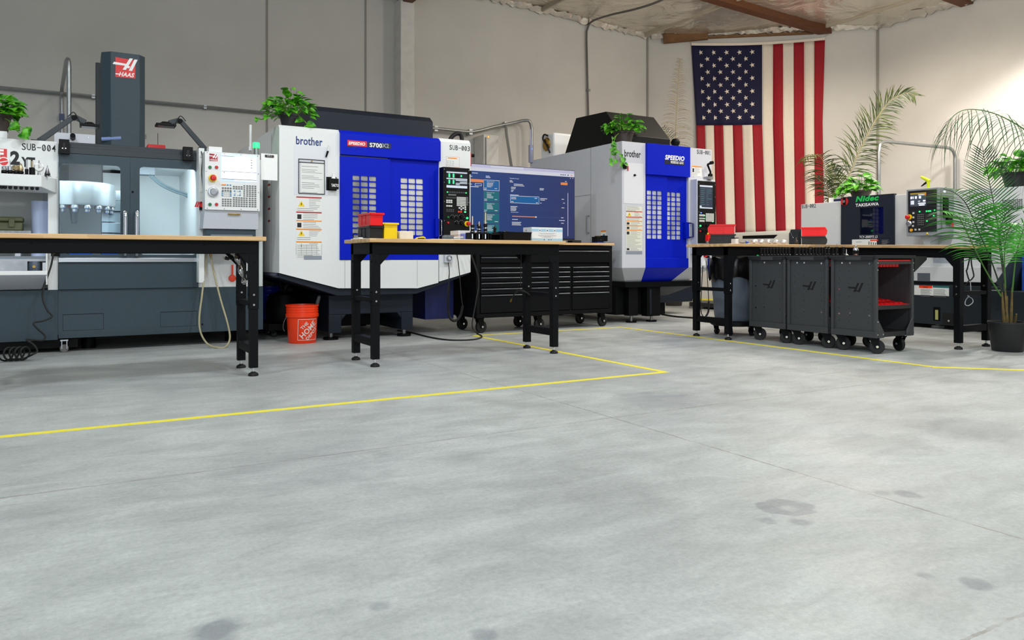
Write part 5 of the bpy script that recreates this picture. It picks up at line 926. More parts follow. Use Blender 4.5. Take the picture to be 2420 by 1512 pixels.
for txt, off, wd, ht in (('THE', .055, .085, .032), ('HOME', .0, .20, .055), ('DEPOT', -.055, .155, .034)):
    cu, cv = u0+s/2-off*.7071, v0+s/2+off*.7071; c45 = .7071
    def mp(a, b, cu=cu, cv=cv, wd=wd, ht=ht): a -= wd/2; b -= ht/2; return onb(cu+(a-b)*c45, cv+(a+b)*c45)
    m.text(txt, (0, 0, 0), 0, 0, wd, ht, SGN, bold=.035, mapf=mp) if False else None
    vs, fs = text_mesh(txt, .03, 0); xm = [v[0] for v in vs]; ym = [v[1] for v in vs]; m.add([mp((v[0]-min(xm))/(max(xm)-min(xm))*wd, (v[1]-min(ym))/(max(ym)-min(ym))*ht) for v in vs], fs, SGN)
m.build('printed_sign', t, flat=True)
m = MB(); ex = Vector((.866, -.5, 0)); ctr = Vector((bx, by, .27)); p1, p2 = ctr-ex*.165, ctr+ex*.165; dn = Vector((-.5, -.866, 0)); m.tube(spl([ctr-ex*.115+dn*.118+Vector((0, 0, .0)), ctr-ex*.145+dn*.115+Vector((0, 0, -.06)), ctr-ex*.16+dn*.09+Vector((0, 0, -.12)), ctr-ex*.15+dn*.075+Vector((0, 0, -.155))], 5), .0025, ZINC, 6); m.build('wire_handle', t)
m = MB(); a = Vector((bx+.085, by-.02, .18)); b = a+Vector((.07, -.03, .27)); m.tube([a, a.lerp(b, .55), a.lerp(b, .8), b, b+(b-a)*.04], [.012, .012, .019, .017, .006], M('grey_handle', (60, 60, 62), .5), 10); single(m, 'brush', 'dark brush handle sticking out of the orange bucket', 'brush')
bv = pd(636, 700, 8.5); m = MB(); m.lathe([(.12, 0), (.14, .26), (.148, .262), (.148, .28), (.14, .284), (.15, .3), (.15, .33), (.143, .335), (.15, .35), (.15, .37), (.14, .37), (.12, .02)], (bv.x+.0, bv.y, .15), M('blue_plastic', (16, 40, 170), .4), 30); m.box(bv.x-.16, bv.x+.16, bv.y-.16, bv.y+.16, 0, .1495, BLACK); single(m, 'bucket', 'blue plastic bucket half hidden behind the black pump beneath the white mill', 'bucket')
t = thing('coolant_pump', 'black coolant pump on casters behind the orange bucket under the white mill', 'pump', (0, 0, 0)); pv = fl(668, 795); px_, py_ = pv.x+.05, pv.y+.14
m = MB(); m.lathe([(.1, 0), (.17, .01), (.19, .06), (.19, .20), (.16, .30), (.07, .33)], (px_, py_, .14), PLAST, 26); m.box(px_-.2, px_+.22, py_-.17, py_+.2, .07, .139, PLAST); m.build('pump_body', t)
m = MB(); m.tube(spl([(px_, py_, .46), (px_+.01, py_-.02, .52), (px_+.08, py_-.02, .60), (px_+.11, py_, .70)], 6), .026, RUBBER, 10); m.tube(spl([(px_-.02, py_, .45), (px_-.05, py_-.02, .6), (px_+.0, py_, .70)], 6), .01, RUBBER, 8); m.build('hose', t)
for sx_, sy_ in ((-1, -1), (1, -1), (-1, 1), (1, 1)): caster(t, px_+sx_*.15, py_+sy_*.14, .0, .03, .02, .0695)
m = MB(); fz = lambda px, py, z=.008: Vector((*fl(px, py).xy, z)); m.tube(spl([B_(1112, 596, 7.22), B_(1131, 660, 7.20), B_(1125, 710, 7.18), B_(1118, 750, 7.16), B_(1117, 775, 7.12), fz(1128, 790, .01), fz(1139, 797), fz(1125, 803), fz(1090, 805.5), fz(1050, 804), fz(1010, 797), fz(975, 788), fz(940, 782)], 7), .008, RUBBER, 8); single(m, 'floor_cable', 'black cable dropping beside the tool chest and looping over the floor tape', 'cable')
# ------------------------------------------------------------------ tool chest with wooden top
T = thing('tool_chest', 'long black rolling tool chest with wooden top and many drawers below the big screen', 'tool chest', (4.72, 7.7, 0)); cx0, cx1, cy0, cy1 = 3.80, 5.66, 7.36, 7.98
m = MB(); m.box(cx0-.01, cx1+.02, cy0-.02, cy1+.02, .985, 1.012, WOODX); m.build('wooden_top', T, .003)
m = MB(); m.box(cx0, cx1, cy0+.02, cy1, .17, .98, BLACK); m.box(cx0, cx1, cy0, cy0+.0199, .17, .215, BLACK); m.box(cx0, cx1, cy0, cy0+.0199, .93, .98, BLACK)
cols_ = [cx0+.05, cx0+.625, cx0+.66, cx0+1.235, cx0+1.27, cx1-.05]
for a, b in ((cx0, cols_[0]-.006), (cols_[1]+.006, cols_[2]-.006), (cols_[5]+.006, cx1)): m.box(a, b, cy0, cy0+.0199, .215, .93, BLACK)
m.box(cols_[3]+.006, cols_[4]-.006, cy0, cy0+.0199, .215, .74, BLACK); m.build('cabinet_body', T, .004)
HND = M('drawer_pull', (112, 118, 126), .3, .9)
def drawer(a, b, z0, z1):
    m = MB(); m.box(a, b, cy0-.004, cy0+.015, z0+.004, z1-.004, BLACKM); d = m.build('drawer', T, .003)
    m = MB(); m.box(a+.004, b-.004, cy0-.018, cy0-.0041, z1-.021, z1-.008, HND); m.build('handle', d, .004)
for a, b in ((0, 1), (2, 3), (4, 5)):
    A, B = cols_[a], cols_[b]; zs = [.22, .43, .50, .565, .625, .68, .735] if True else []
    for z0, z1 in zip(zs[:-1], zs[1:]): drawer(A, B, z0, z1)
for z0, z1 in ((.775, .85), (.85, .925)): drawer(cols_[0], cols_[1], z0, z1)
drawer(cols_[2], cols_[5], .775, .925)
for x in (cx0+.07, (cx0+cx1)/2-.1, cx1-.12):
    for y in (cy0+.07, cy1-.08): caster(T, x, y, 0, .068, .045, .1695, CHROME, R(10))
# big screen on the chest
T = thing('monitor', 'big flat screen showing a dark blue work list, standing on the black tool chest', 'screen', (4.57, 7.66, 1.02)); sx0, sx1, sz0, sz1 = 3.83, 5.30, 1.055, 1.905; sY = 7.64
m = MB(); m.box(sx0, sx1, sY, sY+.05, sz0, sz1, PLAST); m.box(sx0+.3, sx1-.3, sY+.05, sY+.08, sz0+.15, sz1-.2, PLAST); sc_ = m.build('housing', T, .004)
m = MB(); 
for x in (sx0+.25, sx1-.25): m.box(x-.02, x+.02, sY-.08, sY+.14, 1.0125, 1.0245, BLACK); m.box(x-.015, x+.015, sY+.01, sY+.04, 1.0245, sz0-.0005, BLACK)
m.build('stand', T, .002)
def ui(name, col, e=.7): return M(name, tuple(v*.6 for v in col), .35, emit=e*1.25)
UD = M('ui_navy', (10, 16, 34), .3, emit=.8); nt = UD.node_tree; tcn = nt.nodes.new('ShaderNodeTexCoord'); sp = nt.nodes.new('ShaderNodeSeparateXYZ'); nt.links.new(tcn.outputs['Generated'], sp.inputs[0]); rp = nt.nodes.new('ShaderNodeValToRGB'); rp.color_ramp.elements[0].color = lin((20, 62, 128)); rp.color_ramp.elements[1].color = lin((44, 52, 100)); nt.links.new(sp.outputs['X'], rp.inputs[0]); nt.links.new(rp.outputs[0], nt.nodes['Principled BSDF'].inputs['Emission Color'])
UW, UT, UB, UO, ULt, UL = ui('ui_white', (238, 240, 255), .95), ui('ui_teal', (0, 116, 132), .85), ui('ui_blue', (0, 102, 176), .9), ui('ui_orange', (255, 150, 84), 1), ui('ui_lilac', (214, 212, 248), .95), ui('ui_line', (66, 86, 140), .8)
m = MB(); SXY = lambda px, py: oY(px, py, sY)
gx0, gx1, gz0, gz1 = sx0+.006, sx1-.006, sz0+.012, sz1-.006; q3(m, gx0, gx1, gz0, gz1, sY-.001, UD); m.build('screen', sc_, flat=True)
m = MB(); W_, H_ = gx1-gx0, gz1-gz0; e = sY-.0016
# coordinates as shares of the visible picture
f = lambda a, b, c, d, mt, k=0: q3(m, gx0+W_*a, gx0+W_*b, gz0+H_*(1-d), gz0+H_*(1-c), e-k*.0004, mt)
f(0, 1, 0, .042, ULt); f(0, 1, .042, .092, UW); f(.2, .5, .012, .03, UW, 1)
f(.01, .14, .205, .245, UO); f(.06, .12, .262, .295, UW); f(.063, .117, .268, .289, UD, 1)
rr = random.Random(4)
def lines(a, b, c, n, st, h=.009, mt=UW):
    for i in range(n): f(a, a+(b-a)*rr.uniform(.6, 1), c+i*st, c+i*st+h, mt, 2)
lines(.005, .05, .165, 1, .03); lines(.005, .05, .272, 1, .02); lines(.005, .12, .305, 1, .02); lines(.035, .11, .118, 1, .02); lines(.155, .21, .15, 2, .018)
for i in range(6):
    c = .205+i*.152; f(.135, .278, c, c+.146, UW if i == 0 else UL); f(.138, .275, c+.006, c+.14, UB if i == 0 else UT, 1); m.text('Machine Top Cover' if i < 2 else 'Machine Bottom Cover', (gx0+W_*.165, e-.0012, gz0+H_*(1-c-.03)), (1, 0, 0), (0, 0, 1), W_*.07, H_*.014, UW, bold=.02)
    lines(.165, .225, c+.04, 4, .017, .007); lines(.142, .17, c+.112, 2, .018, .007); lines(.235, .268, c+.112, 1, .018, .008)
for a, b, c, d in ((.36, .362, .15, .62), (.36, .93, .15, .152), (.36, .90, .415, .417), (.36, .90, .55, .552), (.36, .362, .58, .98), (.36, .9, .58, .582), (.9, .902, .27, .42), (.905, .907, .6, .98)): f(a, b, c, d, UL)
m.text('Operation Console', (gx0+W_*.372, e-.001, gz0+H_*.825), (1, 0, 0), (0, 0, 1), W_*.085, H_*.018, UW, bold=.015); lines(.372, .41, .192, 2, .018); lines(.41, .53, .238, 2, .02); lines(.385, .44, .285, 2, .018); lines(.385, .41, .325, 2, .018); lines(.655, .71, .282, 2, .018); lines(.375, .47, .392, 1, .02)
f(.378, .65, .405, .51, UW, 0); f(.381, .647, .411, .504, UB, 1); lines(.385, .45, .425, 2, .02); lines(.385, .41, .485, 1, .02); lines(.605, .64, .425, 1, .02); lines(.62, .64, .488, 1, .02); lines(.66, .73, .425, 2, .02); lines(.66, .68, .49, 1, .02); lines(.87, .905, .42, 1, .02); lines(.885, .905, .475, 1, .02)
m.text('Operation progress', (gx0+W_*.382, e-.001, gz0+H_*.354), (1, 0, 0), (0, 0, 1), W_*.072, H_*.016, UW, bold=.015); lines(.38, .455, .555, 4, .018); lines(.87, .905, .545, 1, .02)
f(.395, .62, .69, .702, UO, 1); f(.62, .85, .694, .7, UL, 1); f(.612, .626, .686, .706, UW, 2); lines(.865, .905, .69, 1, .02); lines(.395, .455, .735, 1, .02); lines(.845, .905, .73, 1, .02); lines(.392, .48, .775, 3, .018); lines(.865, .91, .77, 1, .02)
f(.862, .93, .178, .215, UO); lines(.905, .928, .158, 1, .02); f(.931, .937, .30, .97, UL, 0); f(.931, .937, .33, .96, ULt, 1)
for a in (.955, .98): f(a, a+.008, .105, .115, UW, 1)
for a, mt in ((.86, UL), (.88, UL), (.9, UB), (.93, UL), (.965, UO)): f(a, a+.012, .06, .075, mt, 1)
m.build('screen_picture', sc_, flat=True)
t = thing('bench_vise', 'small black workholding vise with blue base on the chest end', 'vise', (oY(1415, 575, 7.55)[0], 7.55, 1.0125)); x = oY(1415, 570, 7.55)[0]
m = MB(); m.box(x-.07, x+.05, 7.48, 7.62, 1.0125, 1.027, VBL); m.build('blue_base', t, .002)
m = MB(); m.box(x-.07, x+.03, 7.49, 7.60, 1.0275, 1.095, BLACK); m.box(x+.035, x+.10, 7.5, 7.59, 1.04, 1.11, BLACK); m.cyl((x+.03, 7.54, 1.06), .014, .05, STEEL, 12, (1, 0, 0)); m.cyl((x-.02, 7.49, 1.055), .004, .012, CHROME, 8, (0, -1, 0)); m.build('vise_body', t, .005)
m = MB(); m.lathe([(.04, 0), (.042, .006), (.03, .012), (0, .014)], (x-.02, 7.545, 1.0955), BRASS, 20); m.build('brass_cap', t)
m = MB(); xa = oY(1348, 578, 7.5)[0]; m.box(xa, xa+.13, 7.46, 7.56, 1.0125, 1.045, PLAST); m.box(xa+.005, xa+.125, 7.458, 7.46, 1.02, 1.038, RUBBER); single(m, 'mini_computer', 'small flat black box on the chest between the screen and the vise', 'computer', bev=.008)
# ------------------------------------------------------------------ compact white and blue mill
B = thing('machining_center', 'compact pale mill with narrow blue doors, wedge black hood and tapered lower hopper', 'milling machine', (6.6, 8.4, 0)); Y = 7.40
L_ = lambda px, py, y=Y: oY(px, py, y)
xl, zt_ = L_(1470, 333); xr = L_(1682, 352)[0]; xb0, xb1 = L_(1525.5, 340)[0], L_(1627, 347)[0]; zlo = L_(1470, 633)[1]; YB = 9.58
m = MB(); m.box(xl, xb0, Y, YB, zlo, zt_, GREYP); m.box(xb0, xb1, Y+.06, YB, zlo, zt_, GREYP); m.box(xb1+.001, xr, Y+.0, YB, zlo, zt_, GREYP)
for yy, z0, z1 in ((8.05, 1.0, zt_-.02),): m.box(xl-.002, xl-.0003, yy, yy+.006, zlo, zt_, INKG)
m.box(xl-.002, xl-.0003, 8.05, YB, 1.66, 1.666, INKG); m.build('cabinet', B, .003)
m = MB(); za, zb_ = L_(1526, 337)[1], L_(1526, 412)[1]; m.box(xb0, xb1, Y-.035, Y+.0595, zb_, zt_+.0, BLUE); m.build('door_header', B, .002)
m = MB(); m.box(xb0, xb1, Y-.002, Y+.0595, zlo, L_(1526, 610)[1], BLUE); m.build('door_sill', B, .002)
zlow = L_(1490, 666, Y+.2)[1]
m = MB(); yo = Y+.22; xi0, xi1 = xl+.22, xr-.22
def hop(a0, a1, c0, c1, mat, m): m.prism([(a0, Y, zlo-.001), (a1, Y, zlo-.001), (a1, YB, zlo-.001), (a0, YB, zlo-.001)], [(c0, yo, zlow), (c1, yo, zlow), (c1, YB, zlow), (c0, YB, zlow)], mat)
s = (xi1-xi0)/(xr-xl); mapx = lambda x: xi0+(x-xl)*s
hop(xl, xb0, xi0, mapx(xb0), GREYP, m); hop(xb1, xr, mapx(xb1), xi1, GREYP, m); m.build('hopper', B, .002)
m = MB(); hop(xb0+.0005, xb1-.0005, mapx(xb0)+.0005, mapx(xb1)-.0005, BLUE, m); m.build('hopper_front', B, .002)
dA = grid_door(B, 'door', 1527, 412, 1577, 610, Y+.004, .025, (1529, 1540, 1541.5, 1552, 1553.5, 1564.5), 449.5, 10.2, 11.55, 10, BLUE, PANEB)
dB = grid_door(B, 'door', 1574, 415, 1622, 610, Y+.032, .024, (1575, 1585, 1586.5, 1597, 1598.5, 1608.5), 453.5, 9.8, 11.35, 10, BLUE, PANEB)
m = MB(); x, z = L_(1618, 545); m.box(x, x+.05, Y-.03, Y+.03, z-.10, z+.11, BLUE); m.tube([(x+.05, Y-.03, z+.10), (x+.08, Y-.07, z+.09), (x+.08, Y-.07, z-.08), (x+.05, Y-.03, z-.09)], .012, NAVY, 8); m.build('handle', dB, .003)
# wedge hood on the roof: side outline swept along x with a bevelled far end
m = MB(); K = lambda px, py: (lambda d_: (d_[0], d_[1]))(oX(px, py, xl+.12))
prof = [oX(px, py, xl+.12) for px, py in ((1333, 355), (1361.5, 279), (1432, 263.5), (1463, 318))]; y0 = prof[3][0]; prof = [(prof[0][0], zt_-.01), prof[1], prof[2], (y0-.03, prof[3][1]), (y0-.03, zt_-.01)]
xe = L_(1580, 340, y0)[0]; xe2 = L_(1545, 278, prof[2][0])[0]
m.prism([(xl+.12, y, z) for y, z in prof], [(xe if z < zt_+.25 else xe2, y, z) for y, z in prof], M('hood_black', (13, 14, 15), .5, spec=.2, noise_amt=.05, scale=40)); m.build('roof_hood', B, .004)
# base
m = MB(); m.box(xi0-.02, xi1+.04, yo-.04, YB, zlow-.07, zlow-.001, BLACK); m.prism([(xi1+.04, yo-.04, zlow-.07), (xi1+.04, yo+.9, zlow-.07), (xi1-.5, yo+.9, zlow-.07), (xi1-.5, yo-.04, zlow-.07)], [(xi1-.2, yo+.2, zlow-.2), (xi1-.2, yo+.7, zlow-.2), (xi1-.5, yo+.7, zlow-.2), (xi1-.5, yo+.2, zlow-.2)], HOODG); m.build('tray', B, .004)
m = MB(); xq0, xq1 = oY(1435, 700, yo)[0], oY(1566, 700, yo)[0]; m.box(xi0-.05, xq1, yo+.12, YB, .10, zlow-.0705, BLACK); m.box(xq1-.26, xq1-.04, yo, yo+.1199, .075, zlow-.0705, BLACK); m.box(xq1-.55, xq1-.40, yo+.02, yo+.1199, .09, zlow-.0705, BLACK); m.box(xq1-.22, xq1-.19, yo-.006, yo, .1, zlow-.1, HOODG); m.build('base', B, .006)
for x, y in ((xq1-.15, yo+.05), (xq1-.47, yo+.07), (xi0+.1, 9.3), (xq1-.2, 9.3)): m = MB(); m.cyl((x, y, 0), .07, .02, BLACK, 18); m.cyl((x, y, .02), .018, .0695, ZINC, 10); m.build('leveling_foot', B)
m = MB(); v = oY(1560, 700, 8.6); m.prism([(v[0]-.2, 8.5, .18), (v[0]+.55, 8.5, .18), (v[0]+.55, 9.2, .18), (v[0]-.2, 9.2, .18)], [(v[0]-.2, 8.5, .5), (v[0]+.62, 8.5, .5), (v[0]+.62, 9.2, .5), (v[0]-.2, 9.2, .5)], HOODG); m.box(v[0]-.2, v[0]+.1, 8.6, 9.1, 0, .1795, BLACK); m.build('chip_tank', B, .01)
m = MB(); m.tY('brother', 1475.5, 353.5, 1514, 370, Y, INK, bold=.018); m.tY('SPEEDIO', 1571.5, 365.5, 1617.5, 377, Y-.035, EMB_W, bold=.04, shear=.18); X0, X1, Z0, Z1 = rY(1570, 377, 1617.5, 387.5, Y-.035); q3(m, X0, X1, Z0, Z1, Y-.0365, M('badge_navy', (18, 26, 58))); m.tY('M300Xd1-5AX', 1585, 379.5, 1615.5, 386, Y-.037, EMB_W, bold=.02)
m.mY('SUB-001', 1646.5, 353.5, 1680, 363.2, Y, INK)
m.build('lettering', B, flat=True)
m = MB(); X0, X1, Z0, Z1 = rY(1479.5, 487, 1517.5, 592, Y); label_sheet(m, X0, X1, Z0, Z1, Y, [(9, 'text'), (2, 'red'), (9, 'tri'), (2, 'red'), (6, 'text'), (1.8, 'orange'), (7, 'half'), (1.8, 'orange'), (7, 'half'), (1.8, 'orange'), (9, 'half'), (10, 'text'), (14, 'text'), (6, 'half')], base=M('notice_cream', (226, 226, 210), .6), seed=12); X0, X1, Z0, Z1 = rY(1479.5, 593, 1517.5, 600.5, Y); q3(m, X0, X1, Z0, Z1, Y-.002, M('plate_grey', (140, 146, 156))); m.build('warning_notice', B, flat=True)
m = MB(); X0, X1, Z0, Z1 = rY(1635.5, 391, 1658, 418, Y); label_sheet(m, X0, X1, Z0, Z1, Y, [(1.5, 'orange'), (6, 'half'), (4, 'text')], seed=3); m.build('guide_notice', B, flat=True)
m = MB(); v = oX(1420, 552, xl); m.box(xl-.003, xl-.0005, v[0]-.11, v[0]+.0, v[1]+.02, v[1]+.04, LORG); m.box(xl-.003, xl-.0005, v[0]-.11, v[0]+.0, v[1]-.1, v[1]+.0199, PAPER); m.box(xl-.004, xl-.003, v[0]-.09, v[0]-.05, v[1]-.05, v[1]-.01, KEYB); m.build('side_notice', B)
m = MB(); v = oX(1392, 528, xl); m.tube([(xl, v[0], v[1]+.10), (xl-.04, v[0], v[1]+.10), (xl-.04, v[0], v[1]-.12), (xl, v[0], v[1]-.12)], .010, M('pull_grey', (130, 132, 140), .4), 8); m.build('handle', B)
m = MB(); m.rect(1474.5, 383.5, 1520.5, 480, Y-.002, .0015, M('board_film', (226, 227, 232))); single(m, 'magnetic_board', 'pale magnetic board on the front of the compact mill below the trailing plant', 'board')
m = MB(); v = L_(1499, 414); m.cyl((v[0], Y-.003, v[1]), .014, .012, BLACK, 12, (0, -1, 0)); m.tube([(v[0]+.02, Y-.006, v[1]), (v[0]+.036, Y-.006, v[1]+.006)], .004, ZINC, 6); single(m, 'magnet', 'small black magnet stuck on the pale board of the compact mill', 'magnet')
m = MB(); v = L_(1477, 393, Y-.02); m.box(v[0]-.018, v[0]+.024, Y-.03, Y-.0025, v[1]-.03, v[1]+.03, BLACK); single(m, 'marker_eraser', 'small black eraser block hanging under the trailing plant', 'eraser', bev=.003)
m = MB(); v = L_(1484.5, 396, Y-.02); m.tube([(v[0], Y-.015, v[1]+.045), (v[0], Y-.015, v[1]+.02)], .006, PAPER, 8); m.tube([(v[0], Y-.015, v[1]+.02), (v[0]+.003, Y-.015, v[1]-.04)], [.008, .006], RED, 8); single(m, 'marker_pen', 'red marker hanging beside the black eraser block', 'marker')
# operator panel on an arm
PYb = Y-.12; X0, X1, Z0, Z1 = rY(1647, 422.5, 1690.5, 600, PYb); m = MB(); m.box(X0, X1, PYb, Y-.0005, Z0, Z1, GREYP); op = m.build('operator_panel', B, .006)
xa = X0+.012; m = MB(); zk = oY(1648, 427, PYb)[1]; m.box(xa, X1-.004, PYb-.012, PYb-.0005, Z0+.14, zk, PLAST); screws(m, [(q_, zk-(zk-Z0-.14)*k) for q_ in (xa+.012, X1-.016) for k in (.05, .25, .5, .75)], PYb-.012, .005, ZINC); fp = m.build('front_plate', op, .003)
m = MB(); e = PYb-.013; s0, s1, t0, t1 = rY(1653.5, 437, 1684, 492, e); W_, H_ = s1-s0, t1-t0; q3(m, s0, s1, t0, t1, e, ui('ui_slate', (52, 66, 92), .7)); f = lambda a, b, c, d, mt: q3(m, s0+W_*a, s0+W_*b, t0+H_*c, t0+H_*d, e-.0005, mt)
f(0, 1, .93, 1, SCR_G if False else SG); f(0, 1, 0, .05, SG); f(0, .15, .03, .12, SG)
for k in range(9): f(.08, rr.uniform(.3, .45), .84-.085*k, .855-.085*k, ui('ui_mint', (110, 170, 170), .7)); f(.52, rr.uniform(.6, .95), .84-.085*k, .855-.085*k, ui('ui_mint', (110, 170, 170)))
m.build('screen', op, flat=True)
m = MB(); kx = lambda px: oY(px, 500, e)[0]; kz = lambda py: oY(1653, py, e)[1]; keys(m, kx(1667.5), kx(1687), kz(523), kz(503), e, 7, 6, KP, .85, .82)
for za, zb_ in ((506, 511), (514, 517), (519, 524)): keys(m, kx(1652), kx(1665), kz(zb_), kz(za), e, 3, 1 if zb_-za < 5 else 2, KP, .9, .85)
m.box(kx(1655), kx(1658), e-.004, e, kz(503.5), kz(501.5), BLED)
for px, py in ((1665, 509), (1665, 516), (1684, 523)): m.box(kx(px-.8), kx(px+.8), e-.005, e, kz(py+.8), kz(py-.8), GLED)
m.build('keypad', op)
for px, py, r, mt in ((1654.5, 533.5, .011, GLED), (1654, 546, .011, REDB), (1662, 533, .014, PLAST), (1670, 532, .014, PLAST), (1679, 532, .016, PLAST), (1662, 545, .013, PLAST), (1670, 545, .014, PLAST)): m = MB(); knob(m, kx(px), kz(py), e, r, .014, mt); m.build('push_button' if mt is not PLAST else 'selector_knob', op)
estop(op, kx(1674), kz(553), e, .018)
m = MB(); v = L_(1672, 424, Y-.1); m.box(v[0]-.03, v[0]+.05, Y-.15, Y-.05, Z1+.0005, Z1+.04, ZINC); m.tube([(v[0]+.03, Y-.1, Z1+.04), (v[0]+.045, Y-.11, Z1+.10), (v[0]+.0, Y-.1, Z1+.20)], .013, BLACK, 8); m.tube([(v[0]+.0, Y-.1, Z1+.20), (v[0]+.055, Y-.12, Z1+.225)], .014, BLACK, 8); m.cyl((v[0]+.055, Y-.14, Z1+.225), .022, .04, BLACK, 12, (0, 1, 0)); m.cyl((v[0]+.04, Y-.13, Z1+.06), .024, .04, BLACK, 12, (0, 1, 0)); single(m, 'camera_arm', 'black jointed camera arm clamped on the compact mill panel', 'camera arm')
m = MB(); v = oY(1596, 337, 7.9); m.lathe([(0, -.062), (.04, -.05), (.062, -.01), (.062, .015), (.04, .05), (0, .06)], (v[0], 7.9, v[1]), BLACK, 24); m.tube([(v[0]-.03, 7.9, v[1]-.05), (v[0]-.07, 7.9, zt_+.005)], .014, BLACK, 8); m.cyl((v[0]-.07, 7.9, zt_), .035, .01, BLACK, 14); single(m, 'signal_lamp', 'round black lamp on a short stalk on the compact mill roof', 'lamp')
# pendant under the compact mill panel
t = thing('pendant', 'white handwheel pendant with red button hanging behind the bench of the rubbish bin', 'pendant', (X0+.14, PYb, .6)); pB = lambda px, py, y=PYb-.02: Vector((oY(px, py, y)[0], y, oY(px, py, y)[1])); c_ = pB(1661, 618)
m = MB(); m.lathe([(.02, -.06), (.034, -.05), (.036, .05), (.028, .065)], c_, EMB_W, 16); m.cyl((c_.x-.01, PYb-.06, c_.z+.075), .02, .03, REDB, 12, (0, -1, 0)); m.cyl((c_.x+.03, PYb-.05, c_.z+.06), .016, .05, BLACK, 10, (0, -1, 0)); m.box(c_.x-.02, c_.x+.02, PYb-.04, PYb-.001, c_.z+.03, c_.z+.1, EMB_W); m.build('handwheel_box', t)
m = MB(); m.tube(spl([c_+Vector((0, 0, -.06)), pB(1659, 660), pB(1657, 700), pB(1656, 728), pB(1660, 745), pB(1668, 748), pB(1674, 735), pB(1675, 715)], 6), .006, RUBBER, 6); m.tube(spl([pB(1668, 748), pB(1674, 736), pB(1675, 712)], 6), .012, RUBBER, 8); m.tube(spl([pB(1675, 712), pB(1672, 660), pB(1669, 620), pB(1664, 605)], 5), .005, RUBBER, 6); m.build('cord', t)
m = MB(); m.tube(spl([Vector((*fl(1562, 744).xy, .012)), Vector((*fl(1600, 750).xy, .012)), Vector((*fl(1660, 755).xy, .012)), Vector((*fl(1700, 765).xy, .012))], 6), .011, RUBBER, 8); single(m, 'floor_cable', 'black cable lying on the floor beside the compact mill foot', 'cable')
# cabinet with cord reel and wireless box on the back of the compact mill
t = thing('chiller', 'white rounded cabinet with round cord reel on its side standing on the compact mill roof', 'cabinet', (6.2, 9.36, zt_))
m = MB(); m.box(6.0, 6.5, 9.18, 9.54, zt_+.0005, 2.66, HWHITE); m.build('cabinet', t, .03, seg=4)
m = MB(); yc, zc_ = oX(1293, 341, 6.0); m.lathe([(.05, .006), (.085, .0), (.10, .012), (.085, .025), (.05, .02), (0, .02)], (5.9995, yc, zc_), BRASS, 26, (-1, 0, 0)); m.tube(spl([(5.98, yc, zc_), (5.96, yc+.05, zc_+.08), (5.96, yc+.02, zc_+.14), (5.98, yc-.05, zc_+.12)], 5), .013, RUBBER, 8); m.tube(spl([(5.98, yc, zc_), (5.96, yc-.07, zc_-.05), (5.97, yc-.12, zc_-.14)], 5), .013, RUBBER, 8); m.build('cord_reel', t)
t = thing('wireless_box', 'pale wireless box with thin aerial at the back corner of the compact mill', 'router', (xl-.03, 9.5, 2)); z5 = oX(1243, 366, xl-.02)[1]; m = MB(); m.box(xl-.045, xl-.0005, 9.50, 9.56, z5-.13, z5+.13, M('pale_lilac_case', (168, 170, 198), .4)); m.box(xl-.02, xl-.008, 9.497, 9.50, z5+.06, z5+.075, BLED); m.build('case', t, .008)
m = MB(); m.tube([(xl-.022, 9.53, z5+.125), (xl-.022, 9.53, z5+.22), (xl-.022, 9.53, z5+.36)], [.016, .010, .005], M('pale_lilac_case', (168, 170, 198)), 8); m.build('aerial', t)
# ------------------------------------------------------------------ rubbish bin on a dolly
t = thing('rubbish_bin', 'round grey rubbish bin lined with a black bag on a wheeled dolly under the bench', 'bin', (0, 0, 0)); gx, gy = 6.21, 5.90; GB = M('bin_grey', (98, 108, 122), .5)
m = MB(); m.lathe([(.0, .16), (.205, .16), (.22, .2), (.262, .76), (.262, .78), (.28, .785), (.28, .815), (.25, .82), (.25, .78), (.2, .2), (0, .19)], (gx, gy, 0), GB, 36)
for k in range(10): a = k*math.pi/5; c = Vector((gx+.237*math.cos(a), gy+.237*math.sin(a), 0)); m.tube([(gx+.205*math.cos(a), gy+.205*math.sin(a), .18), (gx+.25*math.cos(a), gy+.25*math.sin(a), .66)], .012, GB, 6)
m.build('bin_body', t)
m = MB(); BAG = M('black_bag', (10, 10, 13), .25, bump=.5, scale=7); n = 48; vs = []; fs = []; rb = random.Random(8)
for i in range(n):
    a = i*2*math.pi/n; wv = 1+.035*math.sin(a*7)+.02*math.sin(a*13+1); lo = .60+.10*noise.noise((math.cos(a)*2, math.sin(a)*2, 3))
    for r, z in ((.243, .79), (.27, .835+.01*math.sin(a*9)), (.292, .825), (.298*wv, .74), (.285*wv, lo+.04), (.272, lo)): vs.append((gx+r*math.cos(a), gy+r*math.sin(a), z))
for i in range(n):
    for k in range(5): a = 6*i+k; b = 6*((i+1) % n)+k; fs.append((a, a+1, b+1, b))
m.add(vs, fs, BAG); m.build('bin_liner', t)
m = MB(); m.lathe([(.0, .105), (.25, .105), (.262, .115), (.262, .15), (.23, .1595), (0, .1595)], (gx, gy, 0), PLAST, 34); m.build('dolly', t)
for k in range(5): a = 3.6+k*2*math.pi/5; caster(t, gx+.2*math.cos(a), gy+.2*math.sin(a), 0, .034, .026, .1045)
